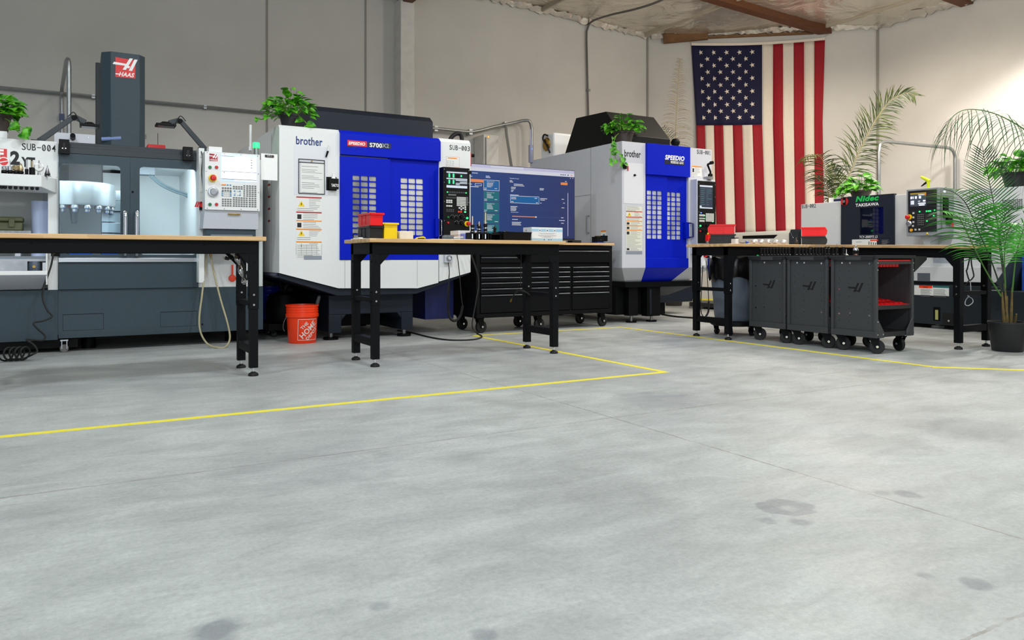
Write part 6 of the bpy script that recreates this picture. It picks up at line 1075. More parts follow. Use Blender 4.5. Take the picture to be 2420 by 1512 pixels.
# ------------------------------------------------------------------ tool carts
CART = M('cart_grey', (62, 64, 66), .45, noise_amt=.06, scale=50); CARTD = M('cart_dark', (34, 35, 37), .45)
def cart():
    T = thing('tool_cart', 'dark grey tool cart with open end showing a red tool tray, nearest the potted palm', 'cart', (0, 0, 0), 'dark grey rolling tool carts'); hx, hy, z0, z1 = .27, .225, .14, .845
    m = MB()
    for sx in (-1, 1):
        x0 = sx*hx; m.box(min(x0, x0-sx*.03), max(x0, x0-sx*.03), -hy, -hy+.028, z0+.055, z1-.02, CART); m.box(min(x0, x0-sx*.03), max(x0, x0-sx*.03), hy-.028, hy, z0+.055, z1-.02, CART)
        m.box(min(x0, x0-sx*.03), max(x0, x0-sx*.03), -hy, hy, z0, z0+.055, CART)
        m.prism([(x0-sx*.03, -hy-.002, z0+.0), (x0-sx*.11, -hy-.002, z0+.0), (x0-sx*.11, -hy-.002, z0+.05), (x0-sx*.03, -hy-.002, z0+.16)], [(x0-sx*.03, -hy+.004, z0+.0), (x0-sx*.11, -hy+.004, z0+.0), (x0-sx*.11, -hy+.004, z0+.05), (x0-sx*.03, -hy+.004, z0+.16)], CART)
    m.box(-hx+.03, hx-.03, -hy+.005, hy, z0+.005, z0+.045, CARTD); m.build('frame', T, .003)
    for sx in (-1, 1):
        x0 = sx*(hx-.022); m = MB(); m.box(x0-.003, x0+.003, -hy+.0281, hy-.0281, z0+.0551, z1-.0201, CART)
        xo = x0+sx*.0032
        for yy in (-.15, .04, .15):
            for k in range(9): m.cyl((xo-sx*.0015, yy+.012*(k % 2 == 0 and yy < .1), z0+.13+k*.055), .004, .0022, RUBBER, 8, (sx, 0, 0))
        for yy, zz in ((-.15, .33), (.04, .34), (.15, .33), (.15, .55), (-.15, .78), (.04, .785), (.12, .785)): m.cyl((xo-sx*.001, yy, zz), .0085, .004, CHROME, 8, (sx, 0, 0))
        # cut-out slanted double stroke
        CUT = M('cutout_dark', (8, 8, 9), .8); xf = xo+sx*.0003
        for o_ in (0, -.042): m.add([(xf, a+o_, b) for a, b in ((-.030, .608+o_*-.1), (-.052, .608+o_*-.1), (-.012, .530), (.010, .530))], [(0, 1, 2, 3)], CUT)
        m.add([(xf, a, b) for a, b in ((.062, .575), (.056, .560), (-.028, .556), (-.024, .572))], [(0, 1, 2, 3)], CUT); m.add([(xf, a, b) for a, b in ((.0, .548), (-.002, .536), (-.035, .536), (-.033, .548))], [(0, 1, 2, 3)], CUT)
        m.build('side_panel', T)
    m = MB(); m.box(-hx-.012, hx+.012, -hy-.006, hy+.004, z1-.0199, z1-.0005, CARTD); m.box(-hx-.016, hx+.016, -hy-.008, hy+.006, z1, z1+.006, CART)
    m.box(-hx-.0165, -hx-.0125, -hy+.02, hy-.02, z1-.034, z1+.0, CARTD); m.box(-hx-.0175, -hx-.0166, -.09, .06, z1-.034, z1-.004, CART); m.build('top', T, .002)
    m = MB()
    for yy in (-hy+.004, hy-.012): m.prism([(hx+.0165, yy, z1-.14), (hx+.0165, yy, z1), (hx+.20, yy, z1), (hx+.20, yy, z1-.03)], [(hx+.0165, yy+.008, z1-.14), (hx+.0165, yy+.008, z1), (hx+.20, yy+.008, z1), (hx+.20, yy+.008, z1-.03)], CARTD)
    m.cyl((hx+.185, -hy+.004, z1-.015), .011, 2*hy-.02, CARTD, 12, (0, 1, 0)); m.build('handle', T)
    REDT = M('red_tray', (224, 18, 22), .35)
    m = MB(); m.box(-hx+.031, hx-.031, -hy+.01, hy-.03, .800, .815, REDT); m.box(-hx+.031, hx-.031, -hy+.005, -hy+.03, .775, .7999, CART)
    for k in range(9): m.lathe([(.022, 0), (.022, -.03), (.017, -.05)], (-hx+.06+k*.047, -hy+.10, .7995), REDT, 10)
    m.build('tool_tray', T, .002)
    m = MB(); n = 6; zt0, zt1 = .418, .476                              # sloping tray with rows of round pockets
    vs = [(-hx+.031, -hy+.012, zt0), (hx-.031, -hy+.012, zt0), (hx-.031, hy-.03, zt1), (-hx+.031, hy-.03, zt1)]; m.prism(vs, [(x, y, z-.02) for x, y, z in vs], REDT); m.box(-hx+.031, hx-.031, -hy+.006, -hy+.0119, zt0-.035, zt0, CARTD)
    for j in range(3):
        for k in range(7):
            x = -hx+.07+k*.067; y = -hy+.09+j*.12; z = zt0+(zt1-zt0)*(y+hy-.012)/(2*hy-.042)+.0012; m.lathe([(.0, .0031), (.021, .0031), (.021, .0035), (0, .0036)], (x, y, z), M('pocket_dark', (60, 4, 8), .7), 14, (0, -.14, 1)); m.lathe([(.022, -.004), (.027, -.004), (.027, .005), (.022, .005)], (x, y, z), REDT, 14, (0, -.14, 1))
    m.build('tool_tray', T, .002)
    for x in (-.19, .19):
        for y in (-.165, .165): caster(T, x-.02, y, 0, .062, .032, .1395, CHROME, R(75) if (x > 0 and y < 0) else R(-48+14*(x > 0)))
    m = MB()
    for sx in (-1, 1):
        for zz in (z0+.03, z0+.14, z1-.06, z1-.12): m.cyl((sx*(hx-.015), -hy-.002, zz), .006, .004, CHROME, 8, (0, -1, 0))
        m.cyl((sx*(hx-.09), -hy-.002, z0+.03), .006, .004, CHROME, 8, (0, -1, 0))
    m.build('bolts', T); return T
c3 = cart(); c3.location = (6.2, 4.262, 0)
dup(c3, (6.2, 4.748, 0), 0, 'dark grey tool cart in the middle of the row of three')
dup(c3, (6.2, 5.222, 0), 0, 'dark grey tool cart beside the rubbish bin at the bench corner')
# holders standing on the cart tops
zc = .8512
def holder_proto(kind):
    m = MB(); o = (0, 0, 0)
    if kind == 0: m.lathe([(.012, 0), (.016, .004), (.016, .012), (.0125, .016), (.0125, .062), (.0145, .064), (.0145, .078), (.008, .08)], o, TOOLB, 14)
    if kind == 1: m.lathe([(.012, 0), (.016, .004), (.016, .012), (.0125, .016), (.0125, .062), (.0145, .064), (.0145, .078), (.006, .08)], o, TOOLB, 14); m.cyl((0, 0, .08), .0025, .026, STEEL, 6)
    if kind == 2: m.lathe([(.014, 0), (.018, .004), (.018, .014), (.014, .018), (.014, .066), (.010, .07), (.010, .082)], o, TOOLB, 14); m.cyl((0, 0, .082), .0035, .016, DRILL, 6)
    return m
KIND = ['black holder without a bit', 'black holder with a thin upright bit', 'thick black holder with stub gold cutter']
ORD = 'first second third fourth fifth sixth seventh eighth ninth tenth eleventh twelfth thirteenth fourteenth fifteenth sixteenth seventeenth eighteenth nineteenth twentieth twenty-first twenty-second twenty-third twenty-fourth twenty-fifth'.split()
first = {}
pxs = [1799, 1806.6, 1814, 1821.6, 1829, 1836.6, 1844, 1851, 1858, 1865, 1872.5, 1880, 1889.5, 1898, 1906, 1914, 1922, 1929, 1936.5, 1944, 1951, 1958.5, 1970.5, 1977.5, 1993]
kinds = [0]*12+[1, 1, 1, 2, 0, 1, 1, 0, 2, 2, 0, 1, 0]
for i, (px, k) in enumerate(zip(pxs, kinds)):
    yy = oX(px, 590, 6.0)[0]; xx = 6.0
    if not any(abs(yy-c) < .218 for c in (4.262, 4.748, 5.222)): yy = min((4.262, 4.748, 5.222), key=lambda c: abs(abs(yy-c)-.21)); yy = yy+.2 if oX(px, 590, 6.0)[0] > yy else yy-.2; xx = 6.04
    if k not in first: o = first[k] = holder_proto(k).build('tool_holder')
    else: o = first[k].copy(); C.objects.link(o)
    tag(o, KIND[k]+', '+ORD[i]+' in the cart-top row from the rubbish bin', 'tool holder', 'tool holders on the cart tops'); o.location = (xx, yy, zc)
yy = oX(2000, 595, 6.02)[0]; m = MB(); m.lathe([(.018, 0), (.02, .004), (.014, .012), (.005, .018), (.004, .05), (.002, .062)], (6.02, yy, zc), CHROME, 14); single(m, 'tool_holder', 'slim bright steel probe beside the drill chuck on the dark cart', 'tool holder')
yy = oX(2022.5, 595, 6.02)[0]; m = MB(); m.lathe([(.014, 0), (.020, .004), (.02, .016)], (6.02, yy, zc), M('copper_ring', (176, 130, 112), .3, 1), 16); m.lathe([(.022, .016), (.024, .02), (.024, .045)], (6.02, yy, zc), TOOLB, 18); m.lathe([(.024, .045), (.023, .06), (.014, .074), (.006, .082), (.003, .1)], (6.02, yy, zc), CHROME, 18); single(m, 'drill_chuck', 'chrome and black drill chuck standing alone on the end cart', 'chuck')
m = MB(); yy = oX(1790, 598, 5.98)[0]; m.cyl((5.985, yy, zc), .012, .012, M('green_cap', (30, 190, 80), .4), 12); single(m, 'thread_plug', 'tiny green plug at the corner of the cart top beside the rubbish bin', 'plug')
# ------------------------------------------------------------------ lathe facing the aisle
D = thing('lathe', 'low grey lathe with charcoal sliding door, control panel and black base by the warm wall', 'lathe', (9.6, 5.4, 0)); LX = 8.80
LG = M('lathe_grey', (210, 212, 213), .4, noise_amt=.02, scale=50); W = lambda px, py, x=LX: oX(px, py, x)
yA = W(1893, 500)[0]; zA = W(1893, 483)[1]; yB_ = W(1987, 470)[0]; yC = W(2112, 470)[0]; zD = W(1987, 467)[1]; yE = 4.15; zBase = W(2200, 664)[1]; zSk = W(2180, 612)[1]
m = MB(); m.box(LX, LX+1.5, yB_+.001, yA, zBase, zA, LG); m.box(LX+.03, LX+1.6, yC, yB_, zBase, zD-.03, LG); zG = W(2150, 454)[1]; m.box(LX, LX+1.6, 4.62, yC-.001, zBase, zG-.02, LG); zH = oX(2400, 441, LX)[1]; m.box(LX, LX+1.7, yE, 4.619, zBase, zH, LG)
m.box(LX-.06, LX-.0005, 4.62, yC-.001, zBase+.0, zSk-.09, LG); m.build('housing', D, .006)
m = MB(); m.rectX(2168, 645, 2198, 664, LX-.061, .02, M('recess_slate', (90, 96, 106), .5)); m.build('access_cover', D)
m = MB(); m.rectX(2206, 600, 2245, 621, LX-.003, .002, M('rating_plate', (160, 166, 176), .4, noise_amt=.25, scale=160)); m.build('rating_plate', D)
m = MB(); m.box(LX+.02, LX+1.5, yE, yA, .06, zBase-.0005, SLATED); m.box(LX-.04, LX+.0199, yE+.3, yB_, .05, zBase-.04, SLATED); m.build('base', D, .008)
for y in (yA-.4, 5.27, yE+.3):
    for x in (LX+.12, LX+1.3): m = MB(); m.cyl((x, y, 0), .07, .03, M('pad_white', (190, 192, 190), .5), 18); m.cyl((x, y, .03), .03, .0295, ZINC, 10); m.build('leveling_foot', D)
m = MB(); m.rectX(2205.5, 725, 2221, 757, LX-.046, .005, BLACK); m.rectX(2210, 732, 2217, 755, LX-.048, .002, M('gauge_glass', (190, 190, 120), .2)); m.rectX(2227, 739, 2252, 764, LX-.0465, .005, RUBBER); v = W(2243, 758, LX-.05); m.cyl((LX-.06, v[0], v[1]), .012, .02, CHROME, 10, (1, 0, 0)); m.build('level_gauge', D)
m = MB(); Y0, Y1, Z0, Z1 = rX(2172, 674, 2243, 697, LX-.0415); e = LX-.043
def qX(m, y0, y1, z0, z1, x, mt): m.add([(x, y0, z0), (x, y1, z0), (x, y1, z1), (x, y0, z1)], [(0, 1, 2, 3)], mt)
qX(m, Y0+.06, Y1, Z0, Z1, e, PAPER); qX(m, Y0-(Y0-Y1)*.0, Y0-(Y0-Y1)*.45, Z1-.03, Z1, e-.001, ORANGE); qX(m, Y0-(Y0-Y1)*.47, Y1, Z1-.022, Z1, e-.001, M('label_teal', (40, 110, 110), .5))
for k in range(8):
    z = Z1-.045-k*.012; qX(m, Y0-.02, Y0-(Y0-Y1)*rr.uniform(.36, .44), z, z+.004, e-.001, INKG); qX(m, Y0-(Y0-Y1)*.49, Y0-(Y0-Y1)*rr.uniform(.85, .97), z, z+.004, e-.001, INKG)
m.tX('CAUTION', 2181, 677, 2192, 679.8, LX-.0445, INK, bold=.02); m.build('caution_notice', D, flat=True)
# sliding door with dark window
DX = LX-.03; Y0, Z1 = W(1987.5, 467, DX); Y1 = W(2112, 460, DX)[0]; wy0, wy1, wz0, wz1 = rX(2032, 492, 2087.5, 554, DX); zdb = zBase+.02
m = MB()
for a, b, c, d in ((wy0, Y0, zdb, Z1), (Y1, wy1, zdb, Z1), (wy1, wy0, wz1, Z1), (wy1, wy0, zdb, wz0)): m.box(DX, DX+.0595, a, b, c, d, HOODG)
dr = m.build('sliding_door', D)
m = MB(); m.box(DX+.02, DX+.03, wy1-.01, wy0+.01, wz0-.01, wz1+.01, M('tinted_pane', (8, 12, 34), .04, spec=.8)); m.build('window', dr)
m = MB(); GT = M('lettering_green', (20, 190, 80), .5); m.tX('Nidec', 2022, 464, 2077, 477.5, DX, GT, bold=.045, shear=.22); m.tX('TAKISAWA', 2022, 481.5, 2077, 489, DX, EMB_W, bold=.03); m.tX('TCY-200IIYS L5', 2031, 557, 2074, 563, DX, EMB_W, bold=.012); m.build('lettering', dr, flat=True)
m = MB(); Y0_, Y1_, Z0_, Z1_ = rX(2013.5, 566, 2072, 578, DX-.002); qX(m, Y0_, Y1_, Z0_-.05, Z1_, DX-.002, PAPER); qX(m, Y0_-.26, Y0_-.37, Z1_-.024, Z1_-.006, DX-.003, ORANGE)
for k in range(5): qX(m, Y0_-.24-.03*k, Y0_-.25-.03*k, Z1_-.09, Z1_-.03-.006*k, DX-.003, INK); qX(m, Y0_-.42, Y0_-.42-rr.uniform(.06, .1), Z1_-.02-.012*k, Z1_-.016-.012*k, DX-.003, INKG)
qX(m, Y0_-.06, Y0_-.14, Z1_-.035, Z1_-.03, DX-.003, INKG); m.build('guide_notice', dr, flat=True)
m = MB(); v = W(1996, 476, DX); m.lathe([(.03, 0), (.055, 0), (.055, .004), (.03, .004)], (DX-.0005, v[0], v[1]), REDB, 22, (-1, 0, 0)); m.box(DX-.012, DX-.0005, v[0]-.02, v[0]+.02, v[1]-.05, v[1]+.055, PLAST); m.cyl((DX-.012, v[0], v[1]), .018, .006, ZINC, 12, (-1, 0, 0)); m.build('door_lock', dr)
m = MB(); m.mX('SUB-002', 1894.5, 483.5, 1928.5, 492.5, LX, INK)
m.build('lettering', D, flat=True)
m = MB(); m.box(LX+.15, LX+.5, yB_+.0, yB_+.30, zA+.0005, zA+.075, EMB_W); m.box(LX+.145, LX+.15, yB_+.02, yB_+.22, zA+.02, zA+.05, NAVY); m.build('roof_box', D, .004)
# control panel: slanted grey housing with black face
PX = LX-.30; Y0, Y1, Z0, Z1 = rX(2142, 448, 2219, 558, PX); m = MB(); m.box(PX, LX-.0005, Y1, Y0, Z0, Z1, M('panel_grey', (150, 154, 160), .4)); op = m.build('operator_panel', D, .006)
m = MB(); a0, a1, b0, b1 = rX(2147, 452, 2214, 549, PX); m.box(PX-.006, PX-.0005, a1, a0, b0, b1, M('panel_black', (26, 28, 33), .4)); m.box(PX-.008, PX-.0061, a1, a0, b1-(b1-b0)*.47, b1, M('panel_black2', (18, 20, 24), .35)); m.build('front_plate', op, .002)
e = PX-.009; m = MB(); s0, s1, t0, t1 = rX(2151, 457, 2189, 492.5, e); W_, H_ = s0-s1, t1-t0; f = lambda a, b, c, d, mt, k=0: qX(m, s0-W_*a, s0-W_*b, t0+H_*c, t0+H_*d, e-k*.0005, mt)
f(0, 1, 0, 1, ui('ui_steel', (88, 100, 116), .7)); f(0, 1, .92, 1, ui('ui_yellow', (226, 190, 40), .8), 1); f(.5, 1, .82, .9, SG, 1); f(.88, 1, .8, .92, LORG, 2); f(0, 1, .0, .12, SCR_K, 1)
for a, b, c, d in ((.02, .12, .62, .78), (.16, .22, .62, .78), (.3, .42, .62, .78), (.55, .68, .62, .78), (.04, .09, .25, .5), (.12, .17, .25, .5), (.19, .24, .25, .5), (.5, .62, .42, .46), (.8, .95, .4, .5), (.5, .96, .26, .33), (.55, .9, .15, .22)): f(a, b, c, d, SCR_W, 1)
m.build('screen', op, flat=True)
ky = lambda px: oX(px, 500, e)[0]; kz = lambda py: oX(2150, py, e)[1]; m = MB(); keysX(m, ky(2191), ky(2212), kz(485), kz(457), e, 7, 7, KD, .7, .6); keysX(m, ky(2168), ky(2184), kz(534), kz(506), e, 4, 6, KEYG, .55, .5); keysX(m, ky(2187), ky(2212), kz(536), kz(503), e, 6, 8, KD, .5, .5)
for px, py in ((2173.5, 501), (2190, 501), (2195, 501), (2199, 501), (2209, 499.5), (2207, 512), (2191, 524)): m.box(e-.006, e, ky(px+1.3), ky(px-1.3), kz(py+1.6), kz(py-1.2), GLED)
for px, py in ((2159, 504), (2159, 514), (2159, 525), (2158, 534), (2164, 543), (2173, 543)): m.box(e-.006, e, ky(px+2), ky(px-2), kz(py+2), kz(py-2), KEYW)
m.build('keypad', op)
m = MB(); y, z = ky(2149.5), kz(513); m.cyl((e, y, z), .032, .012, YEL, 20, (-1, 0, 0)); m.lathe([(.014, .012), (.014, .03), (.026, .034), (.026, .05), (.016, .062), (0, .064)], (e, y, z), REDB, 20, (-1, 0, 0)); m.build('emergency_stop', op)
m = MB(); m.lathe([(.035, 0), (.035, .015), (.028, .02), (.02, .03), (0, .03)], (e, ky(2149.5), kz(528)), STEEL, 22, (-1, 0, 0)); m.build('jog_wheel', op)
m = MB(); m.lathe([(.017, 0), (.017, .014), (0, .016)], (e, ky(2154.5), kz(544)), M('amber_button', (246, 176, 30), .35), 18, (-1, 0, 0)); m.build('push_button', op)
m = MB(); m.lathe([(.02, 0), (.004, .004), (0, .03)], (e, ky(2191), kz(553)), YEL, 3, (-1, 0, 0)); m.build('warning_mark', op)
m = MB(); v = oY(2226, 454, Y1-.001); yf = Y1-.002
for xx, z0_, z1_ in ((PX+.08, Z1-.34, Z1-.12), (PX+.16, Z0+.13, Z0+.26)): m.box(xx-.03, xx+.06, yf-.03, yf+.0015, z0_, z1_, PLAST)
m.box(PX+.19, PX+.23, yf-.034, yf-.03, Z0+.10, Z0+.15, REDB); m.cyl((PX+.10, yf, Z1-.05), .014, .01, M('white_lamp', (230, 224, 255), .3, emit=1.5), 12, (0, -1, 0)); m.tube([(PX+.03, yf-.015, Z1-.04), (PX+.03, yf-.015, Z0+.08)], .008, ZINC, 6); m.build('side_socket', op, .003)
m = MB(); m.prism([(LX-.20, Y0-.10, Z0-.001), (LX-.20, Y1+.16, Z0-.001), (LX-.001, Y1+.16, Z0-.001), (LX-.001, Y0-.10, Z0-.001)], [(LX-.15, Y0-.18, Z0-.2), (LX-.15, Y1+.2, Z0-.2), (LX-.001, Y1+.2, Z0-.2), (LX-.001, Y0-.18, Z0-.2)], LG); m.build('panel_bracket', D, .004)
m = MB()
Y0, Y1, Z0, Z1 = rX(2368, 473, 2417, 498, LX-.001)
for j in range(2):
    for k in range(8):
        for i in range(10): y = Y0-(Y0-Y1)*(i+.1)/10; qX(m, y, y-(Y0-Y1)*.08, Z1-(Z1-Z0)*(k+.55)/8, Z1-(Z1-Z0)*k/8, LX-.0015, INK) if j == 0 else None
m.build('vent_slots', D, flat=True)
m = MB(); v = W(2394, 590, LX); m.tube(spl([(LX-.0, v[0]+.06, v[1]+.0), (LX-.04, v[0]+.05, v[1]-.04), (LX-.04, v[0], v[1]-.06), (LX-.04, v[0]-.05, v[1]-.04), (LX-.0, v[0]-.06, v[1])], 4), .006, ZINC, 6); v = W(2390, 545, LX); m.box(LX-.02, LX-.0005, v[0]-.03, v[0]+.03, v[1]-.06, v[1]+.05, GREYP); m.cyl((LX-.02, v[0], v[1]+.03), .01, .008, REDB, 10, (-1, 0, 0)); m.tube([(LX-.01, W(2357, 633)[0], W(2357, 633)[1]), (LX-.01, W(2400, 633)[0], W(2357, 633)[1])], .005, INKG, 6); m.build('handle', D)
m = MB(); v = oX(2193, 438, LX-.1); y, z = v[0], zG; z0_ = Z = oX(2190, 446, LX-.1)[1]
OPY = rX(2142, 448, 2219, 558, PX); zt_ = OPY[3]; LIME = M('lime_plastic', (214, 230, 30), .4)
yy = oX(2193, 440, PX+.1)[0]; xx = PX+.1; g = lambda dy, dz: Vector((xx, yy+dy, zt_+dz))
m.v = []; m = MB(); m.tube([g(.0, .003), g(-.005, .05), g(.0, .09)], [.017, .016, .02], LIME, 10); m.tube([g(-.02, .085), g(.03, .115), g(.08, .145), g(.085, .155)], [.02, .02, .013, .007], LIME, 10); m.tube([g(.01, .08), g(.04, .06), g(.08, .035)], [.014, .012, .006], PLAST, 8); m.box(xx-.02, xx+.02, yy-.02, yy+.05, zt_+.0008, zt_+.012, LIME); single(m, 'air_gun', 'lime yellow air blow gun standing on the lathe control panel', 'air gun')
# ------------------------------------------------------------------ bar feeder behind the bench
t = thing('bar_feeder', 'long off white bar feeder with slate end cap between flag and lathe', 'bar feeder', (9.2, 8.2, 0)); BX = 9.05; yN = oX(1890, 560, BX)[0]; yM = oX(1865.5, 560, BX)[0]; zt1 = oX(1880, 543.5, BX)[1]; zb1 = .86
m = MB(); pr = [(BX, zb1+.08), (BX, zt1-.05), (BX+.03, zt1), (BX+.4, zt1), (BX+.4, zb1+.08)]; m.prism([(x, yM, z) for x, z in pr], [(x, 9.35, z) for x, z in pr], M('feeder_cream', (214, 210, 198), .4)); q_ = [oX(px, py, BX-.002) for px, py in ((1755, 557), (1838, 554.5), (1829, 563), (1755, 564))]; m.prism([(BX-.003, y, z) for y, z in q_], [(BX-.0005, y, z) for y, z in q_], PLAST); m.build('cover', t, .006)
m = MB(); pr = [(BX-.01, zb1), (BX-.01, zt1-.05), (BX+.03, zt1+.012), (BX+.4, zt1+.012), (BX+.4, zb1)]; m.prism([(x, yN+.02, z) for x, z in pr], [(x, yM-.001, z) for x, z in pr], SLATED); screws(m, [], 0); 
for k in range(5): m.cyl((BX-.012, yM-.03-.012*k, zt1-.03-.02*k), .006, .004, CHROME, 8, (-1, 0, 0))
m.build('end_cap', t, .01)
m = MB(); m.box(BX+.02, BX+.36, yN+.3, 9.3, zb1-.04, zb1+.0795, CARTD); m.build('underframe', t, .006)
for y in (yN+.5, 9.0): m = MB(); m.box(BX+.1, BX+.28, y-.08, y+.08, .105, zb1-.0405, CREAM := M('feeder_cream', (214, 210, 198))); m.build('leg', t, .006)
m = MB(); m.box(BX-.12, BX+.45, 8.5, 9.5, .03, .10, CARTD); m.box(BX-.14, BX-.02, 9.36, 9.5, .0, .0295, ZINC); m.box(BX-.1, BX+.4, 8.52, 8.6, 0, .0295, BLACK); m.box(BX+.2, BX+.4, 9.36, 9.5, 0, .0295, BLACK); m.build('foot_rail', t, .004)
# yellow base line along the warm wall foot
a = oC(1560, 712, .012); b = oC(1760, 713, .012); m = MB(); d_ = Vector((.7071, -.7071, 0)); p0 = Vector((9.9, SC-9.9, 0))-Vector((.01, .01, 0)); m.prism([p0+Vector((0, 0, .02)), p0+d_*4.0+Vector((0, 0, .02)), p0+d_*4.0+Vector((0, 0, .05)), p0+Vector((0, 0, .05))], [q_+Vector((-.006, -.006, 0)) for q_ in (p0+Vector((0, 0, .02)), p0+d_*4.0+Vector((0, 0, .02)), p0+d_*4.0+Vector((0, 0, .05)), p0+Vector((0, 0, .05)))], TAPE); o = struct(m, 'baseboard_back')
m = MB(); a = fl(1636, 724); m.box(a.x-.02, a.x+.10, a.y-.04, a.y+.06, 0, .075, STEEL); m.cyl((a.x+.04, a.y-.04, .045), .03, .1, BLACK, 12, (0, 1, 0)); single(m, 'floor_anchor', 'small metal floor bracket at the foot of the flag wall', 'bracket', bev=.006)
# ------------------------------------------------------------------ chip conveyor at the lathe end
t = thing('chip_conveyor', 'dark navy sloping chip conveyor with worn blue side beyond the potted palm', 'conveyor', (8.3, 3.2, 0)); NV = M('worn_blue', (22, 70, 160), .5, noise_amt=.35, scale=9)
cv = lambda px, py, d=7.6: pd(px, py, d)
m = MB(); pts = [cv(2352, 668), cv(2422, 562), cv(2520, 440), cv(2535, 462), cv(2440, 590), cv(2372, 690)]; dv = Vector((.42, 0, 0)); m.prism(pts, [p+dv for p in pts], SLATED); m.build('incline', t, .006)
m = MB(); a = cv(2414, 612, 7.6); m.box(a.x, a.x+.42, a.y-.42, a.y, .06, .85, NV); m.box(a.x+.04, a.x+.38, a.y-.38, a.y-.04, 0, .0595, BLACK); m.build('blue_side', t, .006)
m = MB(); a = cv(2350, 740, 7.7); m.box(a.x, a.x+.5, a.y-.3, a.y+.1, .12, .5, SLATED); m.box(a.x+.02, a.x+.1, a.y-.28, a.y+.08, 0, .1195, BLACK); m.box(a.x+.4, a.x+.48, a.y-.28, a.y+.08, 0, .1195, BLACK); m.build('conveyor_base', t, .006)
# cables under the bench by the palm
m = MB(); hp = lambda px, py, d=7.02: pd(px, py, d); m.tube(spl([hp(2294, 600), hp(2286, 635), hp(2284, 640), hp(2291, 662), hp(2300, 655), hp(2301, 648), hp(2296, 625), hp(2295, 600)], 5), .006, RUBBER, 6); m.tube(spl([hp(2291, 662), hp(2280, 675), hp(2276, 690)], 4), .005, RUBBER, 6); m.tube(spl([hp(2293, 662), hp(2294, 690), hp(2287, 699), hp(2297, 705), hp(2299, 714), hp(2289, 722), hp(2281, 719), hp(2283, 708), hp(2291, 699)], 5), .004, M('pale_cord', (196, 198, 200), .4), 6); single(m, 'power_cord', 'looped black and pale cord hanging under the bench end by the palm', 'cord')
m = MB(); hp = lambda px, py, d=6.85: pd(px, py, d); m.tube(spl([hp(1232, 597), hp(1231, 640), hp(1230, 676)], 4), .004, RUBBER, 6)
for k in range(4): m.tube(spl([hp(1217+k, 690+k), hp(1226, 683+k), hp(1236, 686+k), hp(1246, 692), hp(1250+k, 697)], 4), .005, RUBBER, 6)
m.tube(spl([hp(1219, 690), hp(1212, 700), hp(1209, 706)], 4), .006, RUBBER, 6); m.tube([hp(1208, 706), hp(1205, 713)], .003, BRASS, 6); m.tube([hp(1210, 707), hp(1207, 714)], .003, BRASS, 6); single(m, 'power_cord', 'bundled black power cord with plug tied to the middle bench leg', 'cord')
# ------------------------------------------------------------------ flag hung on the corner wall
t = thing('flag', 'large stars and stripes flag hung vertically on the corner wall', 'flag', (11.2, 10.1, 2)); NR = 40; FR, FW, FB = M('flag_red', (150, 6, 26), .8, noise_amt=.06, scale=40), M('flag_white', (226, 214, 198), .85, noise_amt=.03, scale=30), M('flag_blue', (16, 15, 54), .85, noise_amt=.08, scale=40)
def lerp(a, b, t_): return a+(b-a)*t_
top = [1634.0, 1658, 1682, 1706, 1730, 1754, 1777.5, 1801, 1827, 1850.5, 1875.5, 1900, 1924.5, 1949.5]
mid = [1645.5, 1666, 1687, 1709, 1731.5, 1754, 1778, 1801, 1826.5, 1850.5, 1876, 1900, 1924, 1944]
bot = [1651.0, 1672, 1693, 1715.5, 1738, 1761, 1786, 1809.5, 1833.5, 1857, 1879.5, 1903, 1926, 1948]
sub = 4
def edge_y(px): return 107.5-13*((px-1634)/316)-5*math.sin(math.pi*(px-1634)/316)*-1
def fpt(j, v):            # stripe coordinate 0..13, v 0..1 downwards -> pixel
    i = min(12, int(j)); k = j-i; vm = .425
    a, b, c = (lerp(T_[i], T_[i+1], k) for T_ in (top, mid, bot))
    px = lerp(a, b, v/vm) if v < vm else lerp(b, c, (v-vm)/(1-vm)); y0 = edge_y(a)
    return px, lerp(y0, 552-4*(j/13), v)
def fdepth(j, v): return .045+.02*math.sin(j*2.1+2.2*v)*v+.012*math.sin(j*4.4+1)+.02*noise.noise((j*.5, v*3, 2))
def fp(j, v): px, py = fpt(j, v); return oC(px, py, fdepth(j, v))
m = MB(); vs = []; idx = {}; N = 13*sub
for i in range(N+1):
    for r in range(NR+1): idx[i, r] = len(vs); vs.append(fp(i/sub, r/NR))
bm_f = {0: [], 1: [], 2: []}; vc = .425
for i in range(N):
    st = i//sub
    for r in range(NR):
        fc = (idx[i, r], idx[i+1, r], idx[i+1, r+1], idx[i, r+1]); can = i < 7*sub and r < round(NR*vc)
        bm_f[2 if can else (0 if st % 2 == 0 else 1)].append(fc)
for k, mt in ((0, FR), (1, FW), (2, FB)): m.add(vs, bm_f[k], mt)
hem = []; 
o = m.build('cloth', t, flat=True)
so = o.modifiers.new('thick', 'SOLIDIFY'); so.thickness = .004; so.offset = 0
m = MB(); cnt = 0
for r in range(11):
    n = 5 if r % 2 == 0 else 4
    for k in range(n):
        jx = (.88+k*1.28) if n == 5 else (.88+.64+k*1.28); v = .037+r*.0347
        ctr = fp(jx, v); ux = (fp(jx+.1, v)-ctr).normalized(); uz = (fp(jx, v-.01)-ctr).normalized(); nrm = ux.cross(uz); nrm = nrm if nrm.dot(Vector((-1, -1, 0))) > 0 else -nrm
        pts = [ctr+nrm*.006+(ux*math.cos(a)+uz*math.sin(a))*(.052 if q_ % 2 == 0 else .021) for q_, a in ((q_, R(105)+q_*math.pi/5) for q_ in range(10))]
        m.add(pts+[ctr+nrm*.006], [(q_, (q_+1) % 10, 10) for q_ in range(10)], FW)
m.build('stars', t, flat=True)
m = MB(); vs = []; fs = []
